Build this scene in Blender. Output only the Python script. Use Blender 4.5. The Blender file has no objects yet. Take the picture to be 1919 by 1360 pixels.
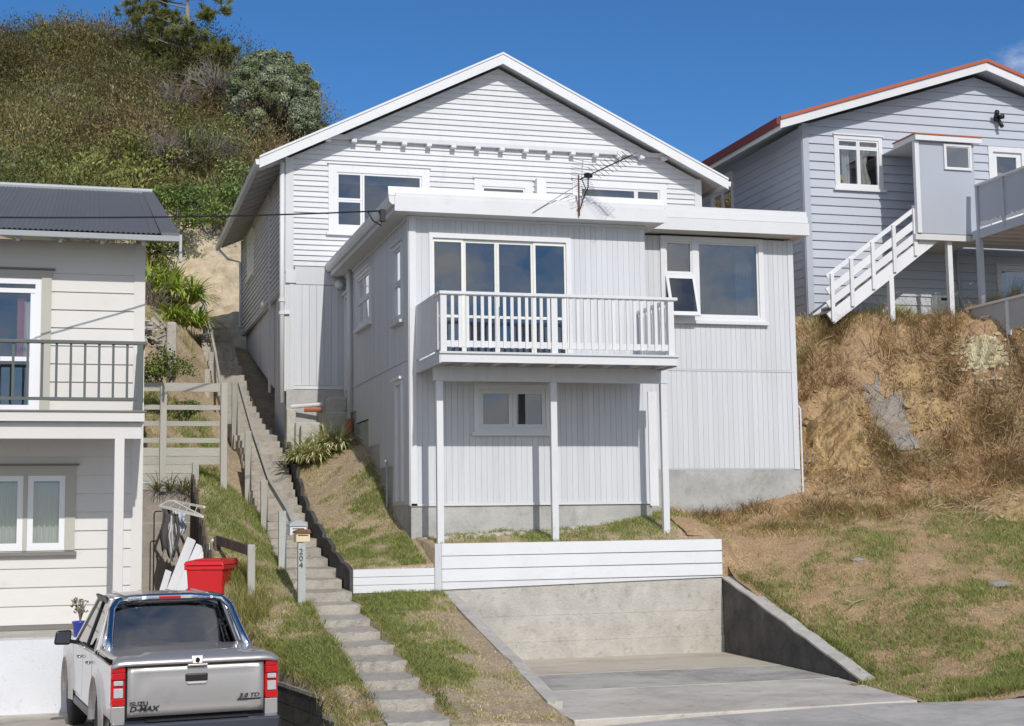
import bpy, bmesh, math, random
import numpy as np
from mathutils import Vector, Matrix, Euler

random.seed(7)
RNG = np.random.default_rng(11)
SC = bpy.context.scene
COL = SC.collection
D = bpy.data

# ------------------------------------------------------------------ camera
# world: metres, X along the house front (right), Y into the hill, Z up, eye level z = 0
YAW, PITCH, ROLL, FPX = 0.27981362, 0.10548559, -0.013628, 2765.76
PW, PH = 1919.0, 1360.0


def cam_axes():
    f = Vector((math.sin(YAW) * math.cos(PITCH), math.cos(YAW) * math.cos(PITCH), math.sin(PITCH)))
    r = Vector((math.cos(YAW), -math.sin(YAW), 0))
    u = r.cross(f)
    r2 = r * math.cos(ROLL) + u * math.sin(ROLL)
    u2 = u * math.cos(ROLL) - r * math.sin(ROLL)
    return r2, u2, f


CR, CU, CF = cam_axes()
cam = D.cameras.new('camera')
camo = D.objects.new('camera', cam)
COL.objects.link(camo)
m = Matrix(((CR.x, CU.x, -CF.x, 0), (CR.y, CU.y, -CF.y, 0), (CR.z, CU.z, -CF.z, 0), (0, 0, 0, 1)))
camo.matrix_world = m
cam.sensor_fit = 'HORIZONTAL'
cam.sensor_width = 36.0
cam.lens = FPX / PW * 36.0
cam.clip_start = 0.1
cam.clip_end = 3000
SC.camera = camo


def at(px, py, **k):
    """point of the plane X=, Y= or Z= const seen at a photograph pixel (used to survey the place)"""
    d = CR * (px - 959.5) - CU * (py - 680.0) + CF * FPX
    (a, v), = k.items()
    i = 'XYZ'.index(a)
    return d * (v / d[i])


# ------------------------------------------------------------------ world, sun, exposure
SUN_DIR = Vector((0.04, -1.0, 0.71)).normalized()          # towards the sun
ELEV = math.asin(SUN_DIR.z)
AZ = math.atan2(SUN_DIR.x, SUN_DIR.y)                       # clockwise from +Y
W = D.worlds.new('World')
SC.world = W
W.use_nodes = True
nt = W.node_tree
nt.nodes.clear()
wo = nt.nodes.new('ShaderNodeOutputWorld')
bg = nt.nodes.new('ShaderNodeBackground')
sky = nt.nodes.new('ShaderNodeTexSky')
sky.sky_type = 'NISHITA'
sky.sun_disc = False
sky.sun_elevation = ELEV
sky.sun_rotation = AZ
sky.altitude = 2000
sky.air_density = 1.0
sky.dust_density = 0.0
sky.ozone_density = 6.0
bg.inputs['Strength'].default_value = 0.112
# broken cloud: scattered over the northern sky, a few puffs low in the south-west
tc = nt.nodes.new('ShaderNodeTexCoord')
mp = nt.nodes.new('ShaderNodeMapping')
mp.inputs['Scale'].default_value = (1.0, 1.0, 1.8)
mp.inputs['Location'].default_value = (1.3, 0.7, 0.2)
nz = nt.nodes.new('ShaderNodeTexNoise')
nz.inputs['Scale'].default_value = 8.0
nz.inputs['Detail'].default_value = 9
nz.inputs['Roughness'].default_value = 0.62
nt.links.new(tc.outputs['Generated'], mp.inputs['Vector'])
nt.links.new(mp.outputs['Vector'], nz.inputs['Vector'])
sep = nt.nodes.new('ShaderNodeSeparateXYZ')
nt.links.new(tc.outputs['Generated'], sep.inputs[0])


def wmath(op, a, b=None, c=None):
    n = nt.nodes.new('ShaderNodeMath')
    n.operation = op
    for i, v in enumerate((a, b, c)):
        if v is None:
            continue
        if isinstance(v, (int, float)):
            n.inputs[i].default_value = v
        else:
            nt.links.new(v, n.inputs[i])
    return n.outputs[0]


# cloud bank low over the northern horizon (mirrored in the panes), scattered above, clear to the south
d1 = wmath('MULTIPLY', sep.outputs['X'], -0.16)  # extra unseen cloud towards the left, added as fill for the shaded walls
d2 = wmath('MULTIPLY', sep.outputs['Y'], -0.34)
d3 = wmath('MULTIPLY', wmath('MAXIMUM', sep.outputs['Z'], 0.0), -0.12)
cov = wmath('ADD', wmath('ADD', d1, d2), d3)
cov = wmath('SUBTRACT', cov, 0.01)
cov = wmath('MINIMUM', cov, 0.15)
cov = wmath('MAXIMUM', cov, -0.4)
# one fair-weather puff standing behind the blue house
pd = (CR * (1905 - 959.5) - CU * (128 - 680.0) + CF * FPX).normalized()
vd = nt.nodes.new('ShaderNodeVectorMath'); vd.operation = 'DOT_PRODUCT'
nv_ = nt.nodes.new('ShaderNodeVectorMath'); nv_.operation = 'NORMALIZE'
nt.links.new(tc.outputs['Generated'], nv_.inputs[0])
nt.links.new(nv_.outputs[0], vd.inputs[0])
vd.inputs[1].default_value = pd
pm = nt.nodes.new('ShaderNodeMapRange')
pm.inputs['From Min'].default_value = math.cos(math.radians(3.0)); pm.inputs['From Max'].default_value = 1.0
pm.inputs['To Max'].default_value = 0.40
nt.links.new(vd.outputs['Value'], pm.inputs['Value'])
cov = wmath('ADD', cov, pm.outputs[0])
s1 = wmath('ADD', nz.outputs['Fac'], cov)
mr = nt.nodes.new('ShaderNodeMapRange')
mr.interpolation_type = 'SMOOTHSTEP'
mr.inputs['From Min'].default_value = 0.46
mr.inputs['From Max'].default_value = 0.80
nt.links.new(s1, mr.inputs['Value'])
mx = nt.nodes.new('ShaderNodeMix')
mx.data_type = 'RGBA'
nt.links.new(mr.outputs['Result'], mx.inputs['Factor'])
hs = nt.nodes.new('ShaderNodeHueSaturation')
hs.inputs['Saturation'].default_value = 1.15
nt.links.new(sky.outputs['Color'], hs.inputs['Color'])
nt.links.new(hs.outputs['Color'], mx.inputs[6])
mx.inputs[7].default_value = (9.2, 9.1, 9.1, 1)  # cloud brightness raised to add fill in the shade
nt.links.new(mx.outputs[2], bg.inputs['Color'])
nt.links.new(bg.outputs[0], wo.inputs[0])

sl = D.lights.new('sun', 'SUN')
sl.energy = 2.95
sl.angle = math.radians(0.53)
sl.color = (1.0, 0.965, 0.92)
slo = D.objects.new('sun', sl)
COL.objects.link(slo)
slo.rotation_euler = (-SUN_DIR).to_track_quat('-Z', 'Y').to_euler()
slo.location = (0, -20, 40)

SC.view_settings.view_transform = 'Standard'
SC.view_settings.look = 'None'
SC.view_settings.exposure = 0.0
SC.view_settings.gamma = 1.0
SC.view_settings.use_curve_mapping = False
SC.render.engine = 'CYCLES'
SC.cycles.max_bounces = 6
SC.cycles.transparent_max_bounces = 12

# ------------------------------------------------------------------ materials
MATS = {}


def mat(name, col, rough=0.6, var=0.10, scale=2.5, bump=0.0, bscale=60.0, metal=0.0, dirt=None, objvar=0.05,
        detail=6, stretch=(1, 1, 1), spec=0.4, coat=0.0, coarse=None):
    """painted / mineral / wooden surface: base colour broken up by noise, optional dirt colour, fine relief"""
    if name in MATS:
        return MATS[name]
    M = D.materials.new(name)
    M.use_nodes = True
    t = M.node_tree
    N, L = t.nodes, t.links
    b = N['Principled BSDF']
    b.inputs['Roughness'].default_value = rough
    b.inputs['Metallic'].default_value = metal
    b.inputs['Specular IOR Level'].default_value = spec
    if coat:
        b.inputs['Coat Weight'].default_value = coat
        b.inputs['Coat Roughness'].default_value = 0.05
    g = N.new('ShaderNodeNewGeometry')
    mp = N.new('ShaderNodeMapping')
    mp.inputs['Scale'].default_value = stretch
    L.new(g.outputs['Position'], mp.inputs['Vector'])
    n1 = N.new('ShaderNodeTexNoise')
    n1.inputs['Scale'].default_value = scale
    n1.inputs['Detail'].default_value = detail
    n1.inputs['Roughness'].default_value = 0.65
    L.new(mp.outputs[0], n1.inputs['Vector'])
    oi = N.new('ShaderNodeObjectInfo')
    # value multiplier = 1 + var*(noise-.5)*2 + objvar*(rand-.5)*2
    ma = N.new('ShaderNodeMath'); ma.operation = 'MULTIPLY_ADD'
    ma.inputs[1].default_value = 2.6 * var
    ma.inputs[2].default_value = 1 - 1.3 * var - objvar
    L.new(n1.outputs['Fac'], ma.inputs[0])
    mb = N.new('ShaderNodeMath'); mb.operation = 'MULTIPLY_ADD'
    mb.inputs[1].default_value = 2 * objvar
    L.new(oi.outputs['Random'], mb.inputs[0])
    L.new(ma.outputs[0], mb.inputs[2])
    vm = N.new('ShaderNodeVectorMath'); vm.operation = 'SCALE'
    vm.inputs[0].default_value = col
    L.new(mb.outputs[0], vm.inputs['Scale'])
    out = vm.outputs[0]
    for dd in ([dirt] if dirt and not isinstance(dirt, list) else (dirt or [])):
        dc, amt, ds = dd[:3]
        n2 = N.new('ShaderNodeTexNoise')
        n2.inputs['Scale'].default_value = ds
        n2.inputs['Detail'].default_value = 8
        n2.inputs['Roughness'].default_value = 0.7
        L.new(mp.outputs[0], n2.inputs['Vector'])
        r = N.new('ShaderNodeMapRange')
        r.inputs['From Min'].default_value = 0.62 - 0.32 * amt
        r.inputs['From Max'].default_value = 0.80 - 0.22 * amt
        r.inputs['To Max'].default_value = dd[3] if len(dd) > 3 else 0.8
        L.new(n2.outputs['Fac'], r.inputs['Value'])
        mi = N.new('ShaderNodeMix'); mi.data_type = 'RGBA'
        L.new(r.outputs[0], mi.inputs['Factor'])
        L.new(out, mi.inputs[6])
        mi.inputs[7].default_value = (*dc, 1)
        out = mi.outputs[2]
    L.new(out, b.inputs['Base Color'])
    if bump:
        n3 = N.new('ShaderNodeTexNoise')
        n3.inputs['Scale'].default_value = bscale
        n3.inputs['Detail'].default_value = 5
        L.new(mp.outputs[0], n3.inputs['Vector'])
        bp = N.new('ShaderNodeBump')
        bp.inputs['Strength'].default_value = bump
        bp.inputs['Distance'].default_value = 0.02
        L.new(n3.outputs['Fac'], bp.inputs['Height'])
        L.new(bp.outputs[0], b.inputs['Normal'])
    MATS[name] = M
    return M


def glass_mat(name, refl=0.16, tint=(0.45, 0.48, 0.5)):
    M = D.materials.new(name)
    M.use_nodes = True
    t = M.node_tree
    N, L = t.nodes, t.links
    N.remove(N['Principled BSDF'])
    o = N['Material Output']
    tr = N.new('ShaderNodeBsdfTransparent'); tr.inputs[0].default_value = (*tint, 1)
    gl = N.new('ShaderNodeBsdfGlossy'); gl.inputs['Roughness'].default_value = 0.01
    gl.inputs['Color'].default_value = (0.95, 0.97, 1, 1)
    lw = N.new('ShaderNodeFresnel'); lw.inputs['IOR'].default_value = 1.5
    ad = N.new('ShaderNodeMath'); ad.operation = 'ADD'; ad.use_clamp = True
    ad.inputs[1].default_value = refl - 0.04
    L.new(lw.outputs[0], ad.inputs[0])
    # old float panes: very slight waviness
    n3 = N.new('ShaderNodeTexNoise'); n3.inputs['Scale'].default_value = 1.3
    g = N.new('ShaderNodeNewGeometry'); L.new(g.outputs['Position'], n3.inputs['Vector'])
    bp = N.new('ShaderNodeBump'); bp.inputs['Strength'].default_value = 0.02; bp.inputs['Distance'].default_value = 0.1
    L.new(n3.outputs['Fac'], bp.inputs['Height'])
    L.new(bp.outputs[0], gl.inputs['Normal'])
    mi = N.new('ShaderNodeMixShader')
    L.new(ad.outputs[0], mi.inputs[0]); L.new(tr.outputs[0], mi.inputs[1]); L.new(gl.outputs[0], mi.inputs[2])
    L.new(mi.outputs[0], o.inputs['Surface'])
    return M


def leaf_mat(name, rough=0.6, trans=0.25, gloss=0.3):
    """foliage: colour of each leaf from the point attribute 'tone'"""
    M = D.materials.new(name)
    M.use_nodes = True
    t = M.node_tree
    N, L = t.nodes, t.links
    b = N['Principled BSDF']
    a = N.new('ShaderNodeAttribute'); a.attribute_name = 'tone'
    L.new(a.outputs['Color'], b.inputs['Base Color'])
    b.inputs['Roughness'].default_value = rough
    b.inputs['Specular IOR Level'].default_value = gloss
    tl = N.new('ShaderNodeBsdfTranslucent')
    L.new(a.outputs['Color'], tl.inputs['Color'])
    mi = N.new('ShaderNodeMixShader'); mi.inputs[0].default_value = trans
    L.new(b.outputs[0], mi.inputs[1]); L.new(tl.outputs[0], mi.inputs[2])
    L.new(mi.outputs[0], N['Material Output'].inputs['Surface'])
    return M


def ground_mat(name, soil=(0.38, 0.285, 0.195), dry=(0.50, 0.41, 0.265), green=(0.14, 0.17, 0.05), gscale=0.9):
    """bare earth, dry turf and green turf mixed by noise and by the point attribute 'lush'; 'rock' bares clay"""
    M = D.materials.new(name)
    M.use_nodes = True
    t = M.node_tree
    N, L = t.nodes, t.links
    b = N['Principled BSDF']
    b.inputs['Roughness'].default_value = 0.95
    b.inputs['Specular IOR Level'].default_value = 0.1
    g = N.new('ShaderNodeNewGeometry')

    def noise(s, d=8, r=0.7):
        n = N.new('ShaderNodeTexNoise')
        n.inputs['Scale'].default_value = s
        n.inputs['Detail'].default_value = d
        n.inputs['Roughness'].default_value = r
        L.new(g.outputs['Position'], n.inputs['Vector'])
        return n.outputs['Fac']

    def ramp(v, a, c, lo=0.0, hi=1.0):
        r = N.new('ShaderNodeMapRange')
        r.inputs['From Min'].default_value = a; r.inputs['From Max'].default_value = c
        r.inputs['To Min'].default_value = lo; r.inputs['To Max'].default_value = hi
        L.new(v, r.inputs['Value'])
        return r.outputs[0]

    def mix(f, a, c):
        m_ = N.new('ShaderNodeMix'); m_.data_type = 'RGBA'
        L.new(f, m_.inputs['Factor'])
        for i, v in ((6, a), (7, c)):
            if isinstance(v, tuple):
                m_.inputs[i].default_value = (*v, 1)
            else:
                L.new(v, m_.inputs[i])
        return m_.outputs[2]

    def math_(op, a, c):
        m_ = N.new('ShaderNodeMath'); m_.operation = op
        for i, v in ((0, a), (1, c)):
            if isinstance(v, (int, float)):
                m_.inputs[i].default_value = v
            else:
                L.new(v, m_.inputs[i])
        return m_.outputs[0]
    c0 = mix(ramp(noise(3.1), 0.38, 0.64), soil, dry)
    c0 = mix(ramp(noise(26, 4), 0.45, 0.75), c0, tuple(0.6 * x for x in soil))
    at_ = N.new('ShaderNodeAttribute'); at_.attribute_name = 'lush'
    f = math_('ADD', noise(gscale, 6), math_('MULTIPLY', at_.outputs['Fac'], 0.35))
    f = math_('ADD', f, math_('MULTIPLY', noise(9, 4), 0.18))
    gcol = mix(ramp(noise(14, 4), 0.4, 0.7), green, tuple(1.5 * x for x in green))
    c1 = mix(ramp(f, 0.72, 0.90), c0, gcol)
    rk = N.new('ShaderNodeAttribute'); rk.attribute_name = 'rock'
    clay = mix(ramp(noise(2.3), 0.4, 0.62), (0.45, 0.29, 0.10), (0.50, 0.40, 0.24))
    clay = mix(ramp(noise(11), 0.5, 0.7), clay, (0.30, 0.18, 0.07))
    c2 = mix(ramp(math_('ADD', rk.outputs['Fac'], math_('MULTIPLY', noise(3.7), 0.5)), 0.62, 0.82), c1, clay)
    sp = math_('MULTIPLY', ramp(noise(55, 3, 0.6), 0.32, 0.68, 0.72, 1.5), ramp(noise(130, 2, 0.5), 0.35, 0.65, 0.75, 1.25))
    vs = N.new('ShaderNodeVectorMath'); vs.operation = 'SCALE'
    L.new(c2, vs.inputs[0]); L.new(sp, vs.inputs['Scale'])
    L.new(vs.outputs[0], b.inputs['Base Color'])
    bp = N.new('ShaderNodeBump'); bp.inputs['Strength'].default_value = 0.7; bp.inputs['Distance'].default_value = 0.04
    hh = math_('ADD', noise(18, 8), math_('MULTIPLY', noise(70, 4), 0.4))
    L.new(hh, bp.inputs['Height'])
    L.new(bp.outputs[0], b.inputs['Normal'])
    MATS[name] = M
    return M


GREYGRIME = (0.30, 0.29, 0.27)
M_WB = mat('white_weatherboard_paint', (0.635, 0.635, 0.645), 0.55, 0.05, 1.3, 0.05, 25, objvar=0.04, stretch=(2.5, 2.5, 0.5),
           dirt=[((0.46, 0.45, 0.43), 0.18, 1.2, 0.4), ((0.50, 0.48, 0.45), 0.12, 5, 0.4)])
M_TRIM = mat('white_trim_paint', (0.715, 0.715, 0.72), 0.45, 0.05, 2.0, 0.04, 30, dirt=[((0.52, 0.50, 0.46), 0.14, 5, 0.5), ((0.56, 0.54, 0.50), 0.2, 1.3, 0.3)])
M_CLAD = mat('grey_white_cladding_paint', (0.62, 0.63, 0.65), 0.6, 0.06, 1.5, 0.10, 90, stretch=(4, 4, 0.4), objvar=0.045,
             dirt=[((0.46, 0.45, 0.43), 0.18, 1.1, 0.4), ((0.48, 0.46, 0.42), 0.12, 4, 0.4)])
M_BACK = mat('cladding_backing_paint', (0.60, 0.61, 0.63), 0.8, 0.05)
M_SOFFIT = mat('soffit_paint', (0.62, 0.61, 0.59), 0.7, 0.06)
M_CREAMFR = mat('cream_joinery_paint', (0.78, 0.765, 0.70), 0.4, 0.05, 4, dirt=((0.5, 0.42, 0.3), 0.10, 9, 0.5))
M_CONC = mat('weathered_concrete', (0.50, 0.47, 0.415), 0.9, 0.22, 3.0, 0.7, 30, detail=10,
             dirt=[((0.30, 0.28, 0.24), 0.40, 2.2, 0.45), ((0.20, 0.185, 0.16), 0.22, 9.0, 0.75), ((0.60, 0.57, 0.50), 0.3, 6.0, 0.5)])
M_CONC2 = mat('foundation_concrete', (0.45, 0.445, 0.42), 0.95, 0.22, 1.1, 0.4, 40, spec=0.15, detail=9,
              dirt=[((0.25, 0.245, 0.22), 0.5, 1.2, 0.75), ((0.57, 0.56, 0.52), 0.4, 2.0, 0.7), ((0.20, 0.19, 0.165), 0.16, 6, 0.7)])
M_SLAB = mat('driveway_concrete', (0.58, 0.535, 0.465), 0.95, 0.22, 1.2, 0.5, 50, spec=0.12, detail=10,
             dirt=[((0.33, 0.30, 0.26), 0.5, 0.9, 0.7), ((0.42, 0.33, 0.23), 0.4, 0.8, 0.55), ((0.62, 0.58, 0.52), 0.35, 7, 0.5), ((0.16, 0.15, 0.14), 0.14, 4, 0.8)])
M_SLABD = mat('stained_driveway_concrete', (0.44, 0.41, 0.365), 0.95, 0.35, 1.0, 0.6, 50, spec=0.12, detail=10,
              dirt=[((0.17, 0.165, 0.16), 0.55, 0.8, 0.8), ((0.52, 0.49, 0.44), 0.45, 2.5, 0.6), ((0.55, 0.53, 0.50), 0.3, 16, 0.6)])
M_SLABT = mat('tan_stained_concrete', (0.54, 0.48, 0.39), 0.95, 0.25, 1.0, 0.5, 50, spec=0.12, detail=10, stretch=(0.7, 1.6, 1),
              dirt=[((0.30, 0.25, 0.19), 0.5, 1.0, 0.7), ((0.60, 0.56, 0.50), 0.4, 3, 0.6)])
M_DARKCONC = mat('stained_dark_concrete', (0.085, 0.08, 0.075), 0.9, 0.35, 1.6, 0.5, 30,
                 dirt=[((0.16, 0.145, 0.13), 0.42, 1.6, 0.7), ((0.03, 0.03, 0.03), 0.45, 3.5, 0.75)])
M_STEP = mat('rough_step_concrete', (0.45, 0.41, 0.35), 0.95, 0.30, 3.0, 0.9, 45,
             dirt=[((0.16, 0.145, 0.12), 0.42, 6, 0.7), ((0.50, 0.47, 0.41), 0.3, 14, 0.6)])
M_PATH = mat('footpath_concrete', (0.53, 0.495, 0.45), 0.95, 0.2, 2.0, 0.5, 80, spec=0.12, detail=10,
             dirt=[((0.28, 0.265, 0.245), 0.45, 1.2, 0.6), ((0.17, 0.16, 0.15), 0.16, 9, 0.6)])
M_ASPH = mat('asphalt', (0.055, 0.055, 0.057), 0.9, 0.3, 6, 0.5, 120)
M_WHITEBLOCK = mat('white_painted_concrete', (0.70, 0.71, 0.73), 0.8, 0.08, 2, 0.3, 40,
                   dirt=[((0.40, 0.40, 0.40), 0.16, 4, 0.6), ((0.12, 0.12, 0.12), 0.03, 22, 0.8)])
M_GLASS = glass_mat('window_glass', 0.15)
M_GLASS2 = glass_mat('clear_window_glass', 0.10, (0.80, 0.82, 0.82))
M_GLASS3 = glass_mat('dark_window_glass', 0.13, (0.25, 0.27, 0.3))
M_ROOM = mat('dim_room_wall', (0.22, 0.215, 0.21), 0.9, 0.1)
M_BLIND = mat('roller_blind', (0.62, 0.64, 0.64), 0.8, 0.05)
M_CURT = mat('pale_curtain', (0.68, 0.66, 0.62), 0.9, 0.08, 6)
M_PINK = mat('pink_curtain', (0.55, 0.17, 0.16), 0.9, 0.12, 5)
M_CREAM = mat('cream_weatherboard_paint', (0.68, 0.655, 0.615), 0.55, 0.04, 1.2, 0.04, 30, objvar=0.025,
              dirt=((0.5, 0.47, 0.42), 0.10, 2.0, 0.4))
M_STONE = mat('beige_trim_paint', (0.47, 0.45, 0.39), 0.55, 0.05, 2)
M_BROWNTR = mat('brown_grey_trim_paint', (0.20, 0.185, 0.165), 0.55, 0.08, 2)
M_PVC = mat('white_window_frame', (0.82, 0.82, 0.83), 0.3, 0.02)
M_DKGREEN = mat('grey_green_rail_paint', (0.105, 0.118, 0.112), 0.45, 0.10, 3)
M_IRON = mat('dark_corrugated_roofing', (0.135, 0.137, 0.142), 0.62, 0.10, 0.9, objvar=0.04, stretch=(2, 0.4, 1))
M_GUTTER = mat('grey_gutter_paint', (0.42, 0.44, 0.45), 0.4, 0.06)
M_BLUE = mat('blue_grey_weatherboard_paint', (0.46, 0.485, 0.54), 0.55, 0.05, 1.0, 0.05, 30, objvar=0.035,
             dirt=((0.36, 0.38, 0.42), 0.14, 1.4, 0.5))
M_BLUEPANEL = mat('blue_grey_panel_paint', (0.43, 0.455, 0.51), 0.55, 0.04, 1.0)
M_RED = mat('red_roof_paint', (0.44, 0.11, 0.055), 0.5, 0.10, 2)
M_DKRED = mat('dark_red_gutter_paint', (0.17, 0.035, 0.03), 0.45, 0.08, 2)
M_BINRED = mat('red_plastic', (0.62, 0.022, 0.026), 0.38, 0.06, 4, objvar=0.0)
M_TIMBER = mat('weathered_timber', (0.42, 0.40, 0.35), 0.85, 0.22, 5, 0.5, 40, stretch=(1, 1, 0.25), objvar=0.09,
               dirt=((0.24, 0.22, 0.18), 0.3, 5, 0.6))
M_TIMBERH = mat('weathered_board_timber', (0.44, 0.42, 0.36), 0.85, 0.2, 5, 0.5, 40, stretch=(0.25, 1, 1), objvar=0.09,
                dirt=((0.25, 0.235, 0.19), 0.25, 5, 0.6))
M_DKTIMBER = mat('dark_stained_timber', (0.075, 0.062, 0.05), 0.85, 0.3, 5, 0.5, 40, stretch=(1, 1, 0.2),
                 dirt=((0.2, 0.18, 0.14), 0.2, 4, 0.7))
M_GREENPOST = mat('pale_green_post_paint', (0.44, 0.46, 0.42), 0.75, 0.15, 3, 0.2, 40, objvar=0.06,
                  dirt=((0.36, 0.32, 0.24), 0.25, 5, 0.7))
M_RAIL = mat('galvanised_rail', (0.22, 0.22, 0.215), 0.5, 0.12, 6, metal=0.3)
M_BLACK = mat('black_plastic', (0.018, 0.018, 0.02), 0.4, 0.1)
M_DARK = mat('dark_shadow_gap', (0.02, 0.02, 0.02), 0.9, 0.0)
M_SILVER = mat('silver_car_paint', (0.53, 0.50, 0.475), 0.33, 0.02, 400, metal=0.65, objvar=0.0, coat=0.6,
               dirt=((0.35, 0.33, 0.30), 0.10, 2.5, 0.35))
M_CHROME = mat('polished_steel', (0.72, 0.73, 0.75), 0.10, 0.02, metal=1.0, objvar=0)
M_TYRE = mat('tyre_rubber', (0.025, 0.025, 0.026), 0.8, 0.1)
M_BUMPER = mat('dark_bumper', (0.05, 0.055, 0.07), 0.3, 0.05, objvar=0, coat=0.3)
M_LENSRED = mat('red_lens', (0.55, 0.012, 0.016), 0.12, 0.05, 20, coat=0.8, objvar=0)
M_LENSCLR = mat('clear_lens', (0.72, 0.72, 0.74), 0.10, 0.10, 25, metal=0.4, coat=0.8, objvar=0)
M_CARGLASS = glass_mat('tinted_car_glass', 0.12, (0.34, 0.36, 0.36))
M_BRANCH = mat('grey_branch_bark', (0.23, 0.20, 0.175), 0.9, 0.2, 8)
M_BARK = mat('brown_bark', (0.12, 0.09, 0.065), 0.9, 0.3, 6, 0.5, 20)
M_TERRA = mat('terracotta_pipe', (0.40, 0.13, 0.075), 0.7, 0.15, 5)
M_BLUEPOT = mat('blue_glazed_pot', (0.02, 0.045, 0.33), 0.2, 0.1, coat=0.5)
M_YELLOW = mat('yellow_plastic', (0.62, 0.46, 0.02), 0.4, 0.05)
M_BUFF = mat('buff_letterbox_paint', (0.72, 0.60, 0.38), 0.5, 0.1)
M_ALU = mat('aluminium_tube', (0.55, 0.55, 0.55), 0.35, 0.05, metal=0.9)
M_RUST = mat('rusty_steel', (0.22, 0.09, 0.04), 0.8, 0.25, 12)
M_STEEL = mat('dark_antenna_steel', (0.05, 0.05, 0.052), 0.5, 0.1, metal=0.3)
M_GLOBE = mat('opal_glass_globe', (0.80, 0.72, 0.62), 0.25, 0.03)
M_CLOTH1 = mat('grey_cloth', (0.10, 0.095, 0.09), 0.95, 0.2, 8)
M_CLOTH2 = mat('white_cloth', (0.62, 0.62, 0.60), 0.95, 0.12, 8)
M_CLOTH3 = mat('blue_patterned_cloth', (0.65, 0.68, 0.72), 0.95, 0.1, 8, dirt=((0.03, 0.08, 0.25), 0.5, 14, 1.0))
M_GREYROCK = mat('grey_shotcrete', (0.31, 0.285, 0.26), 0.95, 0.35, 5, 1.0, 18, dirt=[((0.20, 0.17, 0.14), 0.42, 3, 0.8), ((0.36, 0.26, 0.16), 0.35, 1.5, 0.8)])
M_PALEROCK = mat('pale_yellow_rock', (0.60, 0.54, 0.36), 0.95, 0.3, 5, 1.0, 25, dirt=[((0.36, 0.25, 0.13), 0.42, 3.5, 0.9), ((0.10, 0.07, 0.045), 0.25, 7, 0.9)])
M_CLAYROCK = mat('ochre_clay_rock', (0.47, 0.33, 0.16), 0.95, 0.35, 4, 1.0, 25, dirt=[((0.30, 0.19, 0.10), 0.45, 2.5, 0.9), ((0.56, 0.46, 0.29), 0.3, 3, 0.8), ((0.12, 0.08, 0.05), 0.25, 6, 0.9)])
M_LEAF = leaf_mat('leaf')
M_GRASS = leaf_mat('grass_blade', 0.8, 0.2, 0.15)
M_GROUND = ground_mat('turf_and_earth')
M_BANK = ground_mat('bank_earth', (0.38, 0.25, 0.145), (0.48, 0.34, 0.20), (0.12, 0.155, 0.045), 0.7)
M_HILL = mat('hill_earth', (0.10, 0.085, 0.05), 0.95, 0.3, 1.0)
M_CLIFF = mat('cut_clay_bank', (0.52, 0.43, 0.29), 0.95, 0.35, 2.0, 1.0, 9,
              dirt=[((0.34, 0.25, 0.15), 0.45, 2.2, 0.8), ((0.64, 0.57, 0.45), 0.35, 4, 0.7), ((0.16, 0.12, 0.08), 0.2, 7, 0.8)])

# ------------------------------------------------------------------ mesh helpers


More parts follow.
